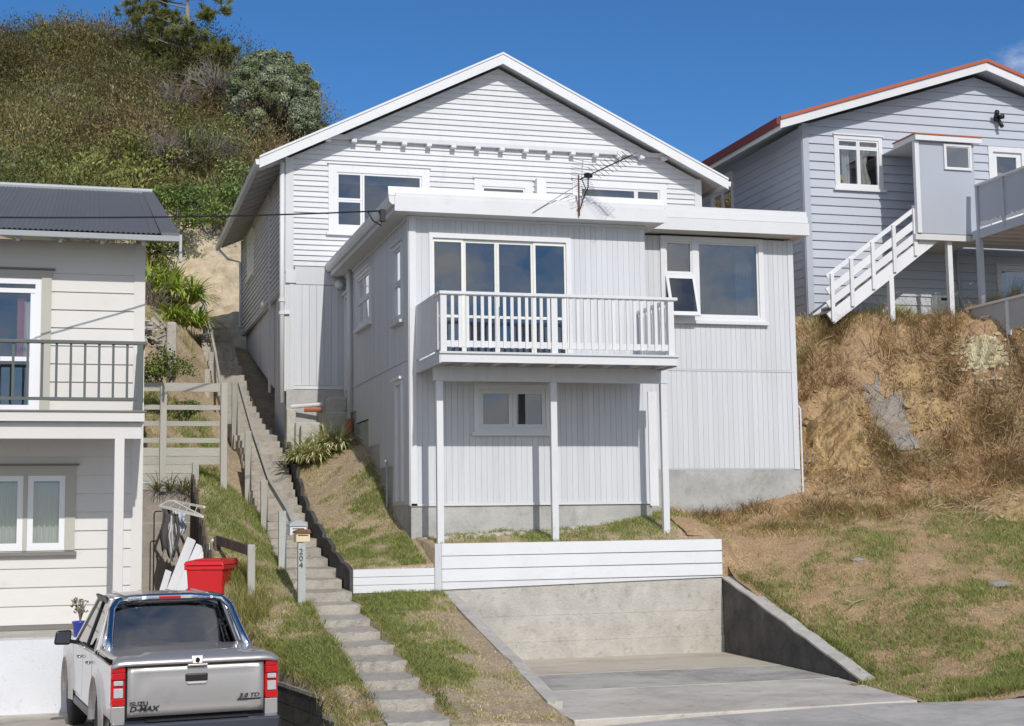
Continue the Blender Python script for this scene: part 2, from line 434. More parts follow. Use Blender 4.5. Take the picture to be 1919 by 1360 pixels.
class MB:
    """collects boxes, bars, tubes, prisms; build() links them as ONE mesh object"""

    def __init__(self):
        self.v, self.f = [], []

    def add(self, vs, fs):
        o = len(self.v)
        self.v += [tuple(x) for x in vs]
        self.f += [tuple(i + o for i in f) for f in fs]
        return self

    def hexa(self, p):
        """8 points: bottom ring 0-3, top ring 4-7"""
        return self.add(p, [(3, 2, 1, 0), (4, 5, 6, 7), (0, 1, 5, 4), (1, 2, 6, 5), (2, 3, 7, 6), (3, 0, 4, 7)])

    def box(self, x0, x1, y0, y1, z0, z1):
        return self.hexa([(x0, y0, z0), (x1, y0, z0), (x1, y1, z0), (x0, y1, z0),
                          (x0, y0, z1), (x1, y0, z1), (x1, y1, z1), (x0, y1, z1)])

    def bar(self, p, q, w, h, up=(0, 0, 1)):
        p, q, up = Vector(p), Vector(q), Vector(up)
        d = (q - p).normalized()
        s = d.cross(up)
        if s.length < 1e-4:
            s = d.cross(Vector((0, 1, 0)))
        s.normalize()
        u = s.cross(d).normalized()
        s, u = s * (w / 2), u * (h / 2)
        return self.hexa([p - s - u, p + s - u, q + s - u, q - s - u, p - s + u, p + s + u, q + s + u, q - s + u])

    def tube(self, pts, r, n=8, r1=None):
        pts = [Vector(p) for p in pts]
        k = len(pts)
        vs, fs = [], []
        for i, p in enumerate(pts):
            d = (pts[min(i + 1, k - 1)] - pts[max(i - 1, 0)]).normalized()
            a = d.cross(Vector((0, 0, 1)))
            if a.length < 1e-3:
                a = d.cross(Vector((0, 1, 0)))
            a.normalize()
            b = d.cross(a)
            rr = r if r1 is None else r + (r1 - r) * i / max(1, k - 1)
            for j in range(n):
                t = 2 * math.pi * j / n
                vs.append(p + a * math.cos(t) * rr + b * math.sin(t) * rr)
        for i in range(k - 1):
            for j in range(n):
                j2 = (j + 1) % n
                fs.append((i * n + j, i * n + j2, (i + 1) * n + j2, (i + 1) * n + j))
        fs.append(tuple(range(n))[::-1])
        fs.append(tuple((k - 1) * n + j for j in range(n)))
        return self.add(vs, fs)

    def prism(self, poly, vec):
        poly = [Vector(p) for p in poly]
        vec = Vector(vec)
        n = len(poly)
        vs = poly + [p + vec for p in poly]
        fs = [tuple(range(n))[::-1], tuple(range(n, 2 * n))]
        for i in range(n):
            j = (i + 1) % n
            fs.append((i, j, n + j, n + i))
        return self.add(vs, fs)

    def lathe(self, c, prof, n=16):
        """prof: (radius, z) pairs around a vertical axis at c"""
        vs, fs = [], []
        for r, z in prof:
            for j in range(n):
                t = 2 * math.pi * j / n
                vs.append((c[0] + r * math.cos(t), c[1] + r * math.sin(t), c[2] + z))
        for i in range(len(prof) - 1):
            for j in range(n):
                j2 = (j + 1) % n
                fs.append((i * n + j, i * n + j2, (i + 1) * n + j2, (i + 1) * n + j))
        fs.append(tuple(range(n))[::-1])
        fs.append(tuple((len(prof) - 1) * n + j for j in range(n)))
        return self.add(vs, fs)

    def grid(self, P):
        """P[i][j] points"""
        a, b = len(P), len(P[0])
        return self.add([q for row in P for q in row],
                        [(i * b + j, i * b + j + 1, (i + 1) * b + j + 1, (i + 1) * b + j) for i in range(a - 1) for j in range(b - 1)])

    def xf(self, M):
        self.v = [tuple(M @ Vector(p)) for p in self.v]
        return self

    def build(self, name, material, parent=None, bevel=0.0, smooth=False, segs=2, solid=0.0):
        me = D.meshes.new(name)
        me.from_pydata(self.v, [], self.f)
        if bevel or smooth:
            bm = bmesh.new(); bm.from_mesh(me)
            bmesh.ops.recalc_face_normals(bm, faces=bm.faces)
            bm.to_mesh(me); bm.free()
        me.materials.append(material)
        o = link(name, me, parent)
        if solid:
            s = o.modifiers.new('thickness', 'SOLIDIFY'); s.thickness = solid; s.offset = 0
        if bevel:
            b = o.modifiers.new('bevel', 'BEVEL'); b.width = bevel; b.segments = segs
            b.limit_method = 'ANGLE'; b.angle_limit = math.radians(35)
        if smooth:
            for p in me.polygons:
                p.use_smooth = True
        return o


def link(name, me, parent=None):
    o = D.objects.new(name, me)
    COL.objects.link(o)
    if parent is not None:
        o.parent = parent
        if parent.type == 'EMPTY':
            o.matrix_parent_inverse = parent.matrix_basis.inverted()
    return o


def tag(o, label=None, cat=None, group=None, kind=None):
    if label:
        o['label'] = label
    if cat:
        o['category'] = cat
    if group:
        o['group'] = group
    if kind:
        o['kind'] = kind
    return o


def thing(name, label, cat, loc, group=None):
    o = D.objects.new(name, None)
    o.empty_display_size = 0.3
    o.location = loc
    COL.objects.link(o)
    tag(o, label, cat, group)
    return o


def fast_mesh(name, verts, quads=None, tris=None, tone=None, material=None, parent=None, attrs=None):
    """numpy arrays straight into a mesh"""
    me = D.meshes.new(name)
    nv = len(verts)
    me.vertices.add(nv)
    me.vertices.foreach_set('co', np.ascontiguousarray(verts, dtype=np.float32).ravel())
    fl = []
    if quads is not None:
        fl = np.ascontiguousarray(quads, dtype=np.int32); k = 4
    else:
        fl = np.ascontiguousarray(tris, dtype=np.int32); k = 3
    nf = len(fl)
    me.loops.add(nf * k)
    me.loops.foreach_set('vertex_index', fl.ravel())
    me.polygons.add(nf)
    me.polygons.foreach_set('loop_start', np.arange(0, nf * k, k, dtype=np.int32))
    me.polygons.foreach_set('loop_total', np.full(nf, k, dtype=np.int32))
    if tone is not None:
        a = me.attributes.new('tone', 'FLOAT_COLOR', 'POINT')
        c = np.ones((nv, 4), dtype=np.float32); c[:, :3] = tone
        a.data.foreach_set('color', c.ravel())
    for k_, v_ in (attrs or {}).items():
        a = me.attributes.new(k_, 'FLOAT', 'POINT')
        a.data.foreach_set('value', np.ascontiguousarray(v_, dtype=np.float32))
    me.update(calc_edges=True)
    me.validate()
    if material:
        me.materials.append(material)
    return link(name, me, parent)


# ------------------------------------------------------------------ terrain helpers


def tps(pts, smooth=0.02):
    """thin plate surface z(x, y) through surveyed points"""
    P = np.array(pts, float)
    xy, z = P[:, :2], P[:, 2]
    n = len(P)
    r2 = ((xy[:, None] - xy[None]) ** 2).sum(-1)
    K = np.where(r2 > 0, r2 * np.log(r2 + 1e-12) * 0.5, 0) + np.eye(n) * smooth
    A = np.zeros((n + 3, n + 3))
    A[:n, :n] = K
    A[:n, n] = 1; A[:n, n + 1:] = xy
    A[n, :n] = 1; A[n + 1:, :n] = xy.T
    w = np.linalg.solve(A, np.concatenate([z, [0, 0, 0]]))

    def f(x, y):
        x = np.asarray(x, float); y = np.asarray(y, float)
        sh = np.broadcast(x, y).shape
        q = np.stack([np.broadcast_to(x, sh).ravel(), np.broadcast_to(y, sh).ravel()], 1)
        out = np.empty(len(q))
        for i in range(0, len(q), 20000):
            qq = q[i:i + 20000]
            r = ((qq[:, None] - xy[None]) ** 2).sum(-1)
            out[i:i + 20000] = np.where(r > 0, r * np.log(r + 1e-12) * 0.5, 0) @ w[:n] + w[n] + qq @ w[n + 1:]
        return out.reshape(sh)
    return f


def vnoise(x, y, s, seed=0):
    """smooth value noise in [-1, 1]"""
    x = np.asarray(x, float) * s + 131.7 * seed; y = np.asarray(y, float) * s + 71.3 * seed
    xi, yi = np.floor(x).astype(int), np.floor(y).astype(int)
    fx, fy = x - xi, y - yi
    fx = fx * fx * (3 - 2 * fx); fy = fy * fy * (3 - 2 * fy)

    def h(a, b):
        n = (a * 374761393 + b * 668265263 + seed * 1442695) & 0xffffffff
        n = ((n ^ (n >> 13)) * 1274126177) & 0xffffffff
        return ((n ^ (n >> 16)) & 0xffff) / 32767.5 - 1
    return (h(xi, yi) * (1 - fx) + h(xi + 1, yi) * fx) * (1 - fy) + (h(xi, yi + 1) * (1 - fx) + h(xi + 1, yi + 1) * fx) * fy


def fbm(x, y, s, o=4, seed=0):
    t, a = 0, 1.0
    for i in range(o):
        t = t + a * vnoise(x, y, s * 2 ** i, seed + i)
        a *= 0.5
    return t


def patch(name, f, left, right, y0, y1, nx, ny, material, lush=None, rock=None, rough=0.03, skirt=0.6, seed=1, rs=1.5, cut=None):
    """ground sheet between the curves x = left(y) and x = right(y), with a skirt so that it has a body"""
    ys = np.linspace(y0, y1, ny)
    T = np.linspace(0, 1, nx)
    L_ = np.array([left(y) for y in ys]); R_ = np.array([right(y) for y in ys])
    X = L_[:, None] + (R_ - L_)[:, None] * T[None]
    Y = np.repeat(ys[:, None], nx, 1)
    Z = f(X, Y) + rough * fbm(X, Y, rs, 5, seed)
    V = np.stack([X, Y, Z], -1).reshape(-1, 3)
    idx = np.arange(nx * ny).reshape(ny, nx)
    Q = np.stack([idx[:-1, :-1], idx[:-1, 1:], idx[1:, 1:], idx[1:, :-1]], -1).reshape(-1, 4)
    if cut is not None:
        cq = V[Q].mean(1)
        Q = Q[~cut(cq[:, 0], cq[:, 1])]
    ring = np.concatenate([idx[0, :], idx[1:, -1], idx[-1, -2::-1], idx[-2:0:-1, 0]])
    B = V[ring].copy(); B[:, 2] -= skirt if cut is None else 0.0
    o = len(V)
    n = len(ring)
    k = np.arange(n)
    S = np.stack([ring[k], o + k, o + (k + 1) % n, ring[(k + 1) % n]], -1)
    VV = np.concatenate([V, B]); QQ = np.concatenate([Q, S])
    at_ = {}
    lu = lush(X, Y, Z).reshape(-1) if lush else np.zeros(nx * ny)
    ro = rock(X, Y, Z).reshape(-1) if rock else np.zeros(nx * ny)
    at_['lush'] = np.concatenate([lu, lu[ring]]); at_['rock'] = np.concatenate([ro, ro[ring]])
    ob = fast_mesh(name, VV, quads=QQ, material=material, attrs=at_)
    for p in ob.data.polygons:
        p.use_smooth = True
    tag(ob, kind='structure')
    return ob, (lambda x, y: f(x, y) + rough * fbm(x, y, rs, 5, seed))


def unit(v):
    return v / np.maximum(np.linalg.norm(v, axis=-1, keepdims=True), 1e-9)


def blades(P, h, w, lean, tone, bend=0.5):
    """grass blades: two quads' worth of bent strip per root (5 verts -> 3 tris packed as quads)"""
    n = len(P)
    a = RNG.uniform(0, 2 * np.pi, n)
    side = np.stack([np.cos(a), np.sin(a), np.zeros(n)], 1) * (w[:, None] / 2)
    b = RNG.uniform(0, 2 * np.pi, n)
    out = np.stack([np.cos(b), np.sin(b), np.zeros(n)], 1) * (lean * h)[:, None]
    up = np.stack([np.zeros(n), np.zeros(n), h], 1)
    mid = P + up * 0.55 + out * 0.35
    tip = P + up * (1 - 0.25 * bend) + out
    V = np.stack([P - side, P + side, mid + side * 0.7, mid - side * 0.7, tip + side * 0.1, tip - side * 0.1], 1).reshape(-1, 3)
    o = np.arange(n)[:, None] * 6
    Q = np.concatenate([o + np.array([[0, 1, 2, 3]]), o + np.array([[3, 2, 4, 5]])])
    T = np.repeat(tone, 6, 0)
    return V, Q, T


def scatter(f, left, right, y0, y1, dens, keep=None):
    A = 0
    ys = np.linspace(y0, y1, 50)
    A = np.mean([right(y) - left(y) for y in ys]) * (y1 - y0)
    n = int(A * dens)
    y = RNG.uniform(y0, y1, n)
    l = np.interp(y, ys, [left(q) for q in ys]); r = np.interp(y, ys, [right(q) for q in ys])
    x = l + (r - l) * RNG.uniform(0, 1, n)
    if keep is not None:
        k = RNG.uniform(0, 1, n) < keep(x, y)
        x, y = x[k], y[k]
    return np.stack([x, y, f(x, y)], 1)


def join(parts):
    V, Q, T = [], [], []
    o = 0
    for v, q, t in parts:
        V.append(v); Q.append(q + o); T.append(t); o += len(v)
    return np.concatenate(V), np.concatenate(Q), np.concatenate(T)


def leafquads(P, Nn, size, tone, aspect=0.5):
    """leaf-shaped diamonds at P with facing Nn"""
    n = len(P)
    r = unit(RNG.normal(size=(n, 3)))
    a = unit(np.cross(Nn, r)); b = np.cross(Nn, a)
    s = size[:, None]
    V = np.stack([P - a * s, P + b * s * aspect, P + a * s, P - b * s * aspect], 1).reshape(-1, 3)
    Q = np.arange(4 * n).reshape(n, 4)
    return V, Q, np.repeat(tone, 4, 0)


def clump(c, rad, n, size, base, spread=0.35, sq=(1, 1, 0.8), fill=0.35, up=0.3, aspect=0.5):
    """leafy clump: leaves through the outer part of a lumpy ellipsoid"""
    d = unit(RNG.normal(size=(n, 3)))
    d[:, 2] = np.where(d[:, 2] < -0.4, -d[:, 2], d[:, 2])
    r = rad * (1 - fill * RNG.uniform(0, 1, n) ** 1.5)
    lump = 1 + 0.18 * np.sin(d[:, 0] * 5 + c[0] * 3) * np.cos(d[:, 1] * 4.3 + c[1]) + 0.12 * np.sin(d[:, 2] * 7 + c[0])
    P = np.asarray(c) + d * (r * lump)[:, None] * np.array(sq)
    Nn = unit(d + RNG.normal(size=(n, 3)) * 0.7 + np.array([0, 0, up]))
    tn = np.asarray(base) * (1 + spread * RNG.normal(size=(n, 1))).clip(0.35, 2.0)
    tn = tn * (1 + 0.10 * RNG.normal(size=(n, 3)))
    return leafquads(P, Nn, size * RNG.uniform(0.6, 1.3, n), tn.clip(0.004, 0.9), aspect)


# ------------------------------------------------------------------ building helpers


def mapper(axis, plane):
    """(u, outward offset, z) -> world"""
    if axis == 'F':
        return lambda u, o, z: (u, plane - o, z)
    if axis == 'L':
        return lambda u, o, z: (plane - o, u, z)
    return lambda u, o, z: (plane + o, u, z)


def subtract(rects, ops):
    for (a0, a1, b0, b1) in ops:
        out = []
        for (u0, u1, z0, z1) in rects:
            if a1 <= u0 or a0 >= u1 or b1 <= z0 or b0 >= z1:
                out.append((u0, u1, z0, z1)); continue
            if a0 > u0: out.append((u0, a0, z0, z1))
            if a1 < u1: out.append((a1, u1, z0, z1))
            m0, m1 = max(u0, a0), min(u1, a1)
            if b0 > z0: out.append((m0, m1, z0, b0))
            if b1 < z1: out.append((m0, m1, b1, z1))
        rects = out
    return [r for r in rects if r[1] - r[0] > 0.004 and r[3] - r[2] > 0.004]


def slab(mb, mp_, u0, u1, o0, o1, z0, z1):
    mb.hexa([mp_(u0, o1, z0), mp_(u1, o1, z0), mp_(u1, o0, z0), mp_(u0, o0, z0),
             mp_(u0, o1, z1), mp_(u1, o1, z1), mp_(u1, o0, z1), mp_(u0, o0, z1)])


def backing(parent, mp_, rects, ops, mtl, th=0.10, name='wall'):
    mb = MB()
    for r in subtract(rects, ops):
        slab(mb, mp_, r[0], r[1], -th, 0.0, r[2], r[3])
    return mb.build(name, mtl, parent)


def boards_h(parent, mp_, u0, u1, z0, z1, pitch, ops, mtl, gable=None, butt=0.036, name='weatherboard'):
    """bevel-back weatherboards, each board its own part; gable(z) -> (ul, ur) clips them"""
    n = int(round((z1 - z0) / pitch))
    pitch = (z1 - z0) / n
    for i in range(n):
        a, b = z0 + i * pitch, z0 + (i + 1) * pitch
        groups = {}
        for r in subtract([(u0, u1, a, b)], ops):
            # pieces that touch the same end belong to one board
            key = None
            for k in groups:
                if any(abs(q[1] - r[0]) < 1e-6 or abs(q[0] - r[1]) < 1e-6 or not (q[1] < r[0] or q[0] > r[1]) for q in groups[k]):
                    key = k; break
            groups.setdefault(key if key is not None else r, []).append(r)
        for g in groups.values():
            mb = MB()
            ok = False
            j = RNG.uniform(-0.0015, 0.0015)
            for (p, q, c, d) in g:
                pl, pr, ql, qr = p, q, p, q
                if gable:
                    gl, gr = gable(c); hl, hr = gable(d)
                    pl, pr = max(p, gl), min(q, gr); ql, qr = max(p, hl), min(q, hr)
                    if pr - pl < 0.05:
                        continue
                    if qr < ql:
                        ql = qr = (ql + qr) / 2
                ok = True
                ob = butt - (butt - 0.006) * (c - a) / (b - a) + j; ot = butt - (butt - 0.006) * (d - a) / (b - a) + j
                dd = d - 0.0015
                mb.hexa([mp_(pl, ob, c), mp_(pr, ob, c), mp_(pr, 0.001, c), mp_(pl, 0.001, c),
                         mp_(ql, ot, dd), mp_(qr, ot, dd), mp_(qr, 0.001, dd), mp_(ql, 0.001, dd)])
            if ok:
                mb.build(name, mtl, parent)


def boards_v(parent, mp_, u0, u1, z0, z1, pitch, ops, mtl, th=0.008, gap=0.005, name='cladding_board', zt=None, zb=None):
    n = max(1, int(round((u1 - u0) / pitch)))
    pitch = (u1 - u0) / n
    for i in range(n):
        a, b = u0 + i * pitch, u0 + (i + 1) * pitch - gap
        lo = zb((a + b) / 2) if zb else z0
        rs = subtract([(a, b, lo, z1)], ops)
        groups = []
        for r in rs:
            for g in groups:
                if any(not (q[3] < r[2] - 1e-6 or q[2] > r[3] + 1e-6) for q in g):
                    g.append(r); break
            else:
                groups.append([r])
        for g in groups:
            mb = MB()
            t = th + RNG.uniform(-0.001, 0.001)
            for r in g:
                slab(mb, mp_, r[0], r[1], 0.001, t, r[2], r[3])
            mb.build(name, mtl, parent)


def window(parent, mp_, u0, u1, z0, z1, cols, fr=0.09, sill=True, proud=0.045, glass=None, frame=None, sash=0.045, depth=0.06,
           transoms=None, name='window', head=True, recess=0.0):
    """timber window: casing, sashes, panes.  cols: fractions of the glazed width; transoms: {col: [fractions from the bottom]}"""
    glass = glass or M_GLASS; frame = frame or M_TRIM
    mb = MB()
    slab(mb, mp_, u0, u0 + fr, -depth, proud, z0, z1)
    slab(mb, mp_, u1 - fr, u1, -depth, proud, z0, z1)
    slab(mb, mp_, u0 + fr, u1 - fr, -depth, proud, z1 - fr, z1)
    slab(mb, mp_, u0 + fr, u1 - fr, -depth, proud, z0, z0 + fr * 0.8)
    w = mb.build(name, frame, parent)
    if head:
        slab(MB_ := MB(), mp_, u0 - 0.03, u1 + 0.03, 0.0, proud + 0.03, z1 + 0.002, z1 + 0.03)
        MB_.build('head_flashing', frame, w)
    if sill:
        s = MB(); slab(s, mp_, u0 - 0.05, u1 + 0.05, 0.0, proud + 0.05, z0 - 0.055, z0 - 0.002)
        s.build('sill', frame, w)
    gu0, gu1, gz0, gz1 = u0 + fr, u1 - fr, z0 + fr * 0.8, z1 - fr
    tot = sum(cols)
    a = gu0
    for i, c in enumerate(cols):
        b = a + (gu1 - gu0) * c / tot
        cuts = [0.0] + (transoms or {}).get(i, []) + [1.0]
        for k in range(len(cuts) - 1):
            c0 = gz0 + (gz1 - gz0) * cuts[k]; c1 = gz0 + (gz1 - gz0) * cuts[k + 1]
            sb = MB()
            e = 0.002
            slab(sb, mp_, a + e, a + sash, -depth + 0.01, proud - 0.018 - recess, c0 + e, c1 - e)
            slab(sb, mp_, b - sash, b - e, -depth + 0.01, proud - 0.018 - recess, c0 + e, c1 - e)
            slab(sb, mp_, a + sash, b - sash, -depth + 0.01, proud - 0.018 - recess, c1 - sash, c1 - e)
            slab(sb, mp_, a + sash, b - sash, -depth + 0.01, proud - 0.018 - recess, c0 + e, c0 + sash)
            sb.build('sash', frame, w)
            p = MB()
            o = proud - 0.04 - recess
            slab(p, mp_, a + sash - 0.004, b - sash + 0.004, o - 0.004, o, c0 + sash - 0.004, c1 - sash + 0.004)
            p.build('pane', glass, w)
        a = b
    return w


def opening(u0, u1, z0, z1, fr=0.09):
    e = fr - 0.02
    return (u0 + e, u1 - e, z0 + e * 0.8, z1 - e)


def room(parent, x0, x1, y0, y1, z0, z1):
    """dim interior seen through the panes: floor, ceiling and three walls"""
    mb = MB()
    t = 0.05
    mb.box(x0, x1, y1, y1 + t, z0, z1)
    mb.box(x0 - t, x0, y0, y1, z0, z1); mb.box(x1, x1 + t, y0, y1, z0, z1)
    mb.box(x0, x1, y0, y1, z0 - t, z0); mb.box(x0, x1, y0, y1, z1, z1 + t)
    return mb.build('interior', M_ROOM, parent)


def drape(parent, mp_, u0, u1, z0, z1, o, mtl, waves=6, amp=0.03, name='curtain', pinch=None):
    n = waves * 8
    P = []
    for k in range(7):
        z = z0 + (z1 - z0) * k / 6
        row = []
        for i in range(n + 1):
            t = i / n
            u = u0 + (u1 - u0) * t
            if pinch:
                u = pinch[0] + (u - pinch[0]) * (1 - pinch[1] * math.sin(math.pi * k / 6) ** 2)
            row.append(mp_(u, o + amp * math.sin(t * waves * 2 * math.pi + 0.4 * math.sin(k)), z))
        P.append(row)
    return MB().grid(P).build(name, mtl, parent, smooth=True)

# ================================================================== THE MAIN HOUSE (upper gabled block)
YM, XM0, XM1, XA = 30.5, 3.90, 13.26, 8.52           # front wall plane, corners, ridge
ZE, ZA = 7.60, 9.86                                     # wall top at the corners, underside of the apex
YMB = 39.6
F = mapper('F', YM)
Lm = mapper('L', XM0)
house = thing('house', 'white two-storey weatherboard house with a wide gable and dentil band', 'house', (8.5, 30.5, 2.6))


def rake(z, off=0.0):
    """wall limits under the gable at height z"""
    t = (z - ZE) / (ZA - ZE)
    t = max(0.0, t)
    return XM0 + (XA - XM0) * t + off, XM1 - (XM1 - XA) * t - off


wins_f = [(4.774, 6.962, 6.06, 7.535), (7.957, 9.28, 6.25, 7.39), (10.21, 12.44, 6.25, 7.49)]
ops_f = [opening(*w) for w in wins_f]
backing(house, F, [(XM0, XM1, 2.4, ZE)], ops_f, M_WB)
gb = MB()
gb.prism([F(XM0, -0.1, ZE), F(XM1, -0.1, ZE), F(XA, -0.1, ZA)], (0, -0.1, 0))
gb.build('gable_wall', M_WB, house)
ZD = 8.13
boards_h(house, F, XM0 + 0.14, XM1 - 0.14, 5.33, ZD - 0.06, 0.116, ops_f, M_WB, gable=lambda z: rake(z, 0.05) if z > ZE else (XM0 + 0.14, XM1 - 0.14))
FG = mapper('F', YM - 0.075)
gw = MB()
gl, gr = rake(ZD + 0.04, 0.02)
gw.prism([FG(gl, -0.074, ZD + 0.03), FG(gr, -0.074, ZD + 0.03), FG(XA, -0.074, ZA)], (0, -0.074, 0))
gw.build('gable_packing', M_WB, house)
boards_h(house, FG, 4.0, 13.2, ZD + 0.03, ZA - 0.02, 0.116, [], M_WB, gable=lambda z: rake(z, 0.05))
# dentil band
mb = MB(); slab(mb, F, 4.62, 12.48, 0.0, 0.125, ZD - 0.06, ZD + 0.028); mb.build('dentil_ledge', M_WB, house)
dm = None
for i in range(15):
    x = 4.76 + i * (12.36 - 4.76) / 14
    if dm is None:
        d = MB(); slab(d, mapper('F', 0.0), -0.055, 0.055, 0.024, 0.20, ZD - 0.135, ZD - 0.062)
        d0 = d.build('dentil', M_TRIM, house, bevel=0.008); dm = d0
        o = d0
    else:
        o = dm.copy(); COL.objects.link(o)
    o.location = (x, YM, 0)
# corner boards, downpipe box
for a, b in ((XM0 - 0.03, XM0 + 0.14), (XM1 - 0.14, XM1 + 0.03)):
    mb = MB(); slab(mb, F, a, b, 0.001, 0.04, 5.2 if a < 5 else 4.6, ZE + 0.02); mb.build('corner_board', M_WB, house)
for w, cols, tr in ((wins_f[0], [0.30, 0.70], {0: [0.49]}), (wins_f[1], [1], None), (wins_f[2], [0.7, 0.3], None)):
    wo_ = window(house, F, *w, cols, fr=0.17, transoms=tr)
    zt = w[3] - 0.22
    mb = MB(); slab(mb, F, w[0] + 0.2, w[1] - 0.2, -0.10, -0.095, zt - 0.17, zt + 0.05); mb.build('blind', M_BLIND, wo_)
room(house, XM0 + 0.3, XM1 - 0.3, YM + 0.13, YM + 3.2, 5.35, 7.55)
# roof: two slopes, barge boards, soffits
YR0, YR1 = 30.02, 40.1
EL, ER = 3.30, 13.74
ZEL = ZE + (ZA - ZE) * (EL - XM0) / (XA - XM0)
ZER = ZE + (ZA - ZE) * (XM1 - ER) / (XM1 - XA)
up = 0.16
for nm, ex, ez in (('roof_slope', EL, ZEL), ('roof_slope', ER, ZER)):
    mb = MB()
    mb.prism([(ex, YR0 + 0.03, ez + up), (XA, YR0 + 0.03, ZA + up), (XA, YR0 + 0.03, ZA + up + 0.045), (ex, YR0 + 0.03, ez + up + 0.045)], (0, YR1 - YR0, 0))
    mb.build(nm, M_GUTTER, house)
for ex, ez in ((EL - 0.02, ZEL), (ER + 0.02, ZER)):
    mb = MB()
    mb.prism([(ex, YR0, ez - 0.045), (XA, YR0, ZA - 0.01), (XA, YR0, ZA + 0.195), (ex, YR0, ez + 0.16)], (0, 0.028, 0))
    mb.build('barge_board', M_TRIM, house)
    mb = MB()
    mb.prism([(ex, YR0 - 0.02, ez + 0.164), (XA, YR0 - 0.02, ZA + 0.20), (XA, YR0 - 0.02, ZA + 0.245), (ex, YR0 - 0.02, ez + 0.21)], (0, 0.09, 0))
    mb.build('barge_capping', M_TRIM, house)
    mb = MB()
    mb.prism([(ex + (0.05 if ex < 8 else -0.05), YR0 + 0.03, ez + up - 0.045), (XA, YR0 + 0.03, ZA + up - 0.045), (XA, YR0 + 0.03, ZA + up - 0.02), (ex + (0.05 if ex < 8 else -0.05), YR0 + 0.03, ez + up - 0.02)], (0, YR1 - YR0 - 0.1, 0))
    mb.build('sarking', M_SOFFIT, house)
# rafters under the left eave, gutter
for i in range(17):
    y = YM + 0.1 + i * 0.56
    mb = MB()
    z0 = ZEL + up - 0.05
    zz = ZE + up - 0.05
    mb.prism([(EL + 0.03, y, z0 - 0.09), (XM0 + 0.02, y, zz - 0.12), (XM0 + 0.02, y, zz - 0.001), (EL + 0.03, y, z0 - 0.001)], (0, 0.05, 0))
    mb.build('rafter', M_SOFFIT, house)
mb = MB()
mb.prism([(EL - 0.10, YR0 + 0.03, ZEL + 0.14), (EL - 0.085, YR0 + 0.03, ZEL + 0.03), (EL + 0.01, YR0 + 0.03, ZEL + 0.03), (EL + 0.01, YR0 + 0.03, ZEL + 0.14)], (0, YR1 - YR0 - 0.06, 0))
gut = mb.build('gutter', M_TRIM, house)
mb = MB()
mb.prism([(ER + 0.10, YR0 + 0.03, ZER + 0.14), (ER + 0.085, YR0 + 0.03, ZER + 0.03), (ER - 0.01, YR0 + 0.03, ZER + 0.03), (ER - 0.01, YR0 + 0.03, ZER + 0.14)], (0, YR1 - YR0 - 0.06, 0))
mb.build('gutter', M_TRIM, house)
# far end bracket of the gutter: short return pipe
mb = MB(); mb.tube([(EL - 0.03, YMB + 0.3, ZEL + 0.05), (EL + 0.2, YMB + 0.1, ZEL - 0.25), (XM0 - 0.08, YMB - 0.02, ZEL - 0.35), (XM0 - 0.08, YMB - 0.02, 5.2)], 0.035, 8)
mb.build('rear_downpipe', M_TRIM, house)
# left side wall: weatherboards above, sheet skirting below
opl = [(36.75, 38.15, 6.20, 7.32)]
backing(house, Lm, [(YM, YMB, 5.0, ZE - 0.02)], [opening(*o) for o in opl], M_WB)
boards_h(house, Lm, YM + 0.14, 33.20, 5.03, ZE - 0.1, 0.116, [], M_WB)
boards_h(house, Lm, 33.30, YMB, 5.03, ZE - 0.1, 0.116, [opening(*o) for o in opl], M_WB)
mb = MB(); slab(mb, Lm, 33.2, 33.3, 0.001, 0.05, 2.9, ZE - 0.05); mb.build('cover_batten', M_WB, house)
mb = MB(); slab(mb, Lm, YM - 0.0, YM + 0.14, 0.001, 0.04, 2.7, ZE - 0.05); mb.build('corner_board', M_WB, house)
mb = MB(); slab(mb, Lm, YMB, YMB + 0.1, -0.1, 0.05, 5.0, ZE - 0.05); mb.build('corner_board', M_WB, house)
wl = window(house, Lm, *opl[0], [1, 1], fr=0.12, frame=M_CREAMFR)
Ls = mapper('L', XM0 + 0.10)
mb = MB()
mb.prism([(XM0 + 0.1, 33.3, 3.0), (XM0 + 0.1, YMB, 4.6), (XM0 + 0.1, YMB, 5.0), (XM0 + 0.1, 33.3, 5.0)], (0.1, 0, 0))
mb.prism([(XM0 + 0.1, YM, 0.8), (XM0 + 0.1, 33.3, 0.8), (XM0 + 0.1, 33.3, 5.0), (XM0 + 0.1, YM, 5.0)], (0.1, 0, 0))
mb.build('base_wall', M_CLAD, house)
boards_v(house, Ls, 33.32, YMB, 3.0, 4.99, 0.30, [], M_CLAD, zb=lambda y: 3.0 + (y - 33.3) * 0.26)
boards_v(house, Ls, YM + 0.15, 33.2, 2.6, 4.99, 0.15, [(31.5, 32.4, 2.6, 4.9)], M_CLAD)
mb = MB(); slab(mb, Ls, 31.5, 32.4, 0.001, 0.03, 2.75, 4.85); dr = mb.build('side_door', M_CLAD, house)
for a, b, c, d in ((31.42, 31.5, 2.7, 4.95), (32.4, 32.48, 2.7, 4.95), (31.5, 32.4, 4.86, 4.95)):
    mb = MB(); slab(mb, Ls, a, b, 0.001, 0.05, c, d); mb.build('door_casing', M_TRIM, dr)
mb = MB(); slab(mb, Ls, YM + 0.05, YMB, 0.04, 0.13, 4.96, 5.01); mb.build('skirt_flashing', M_TRIM, house)
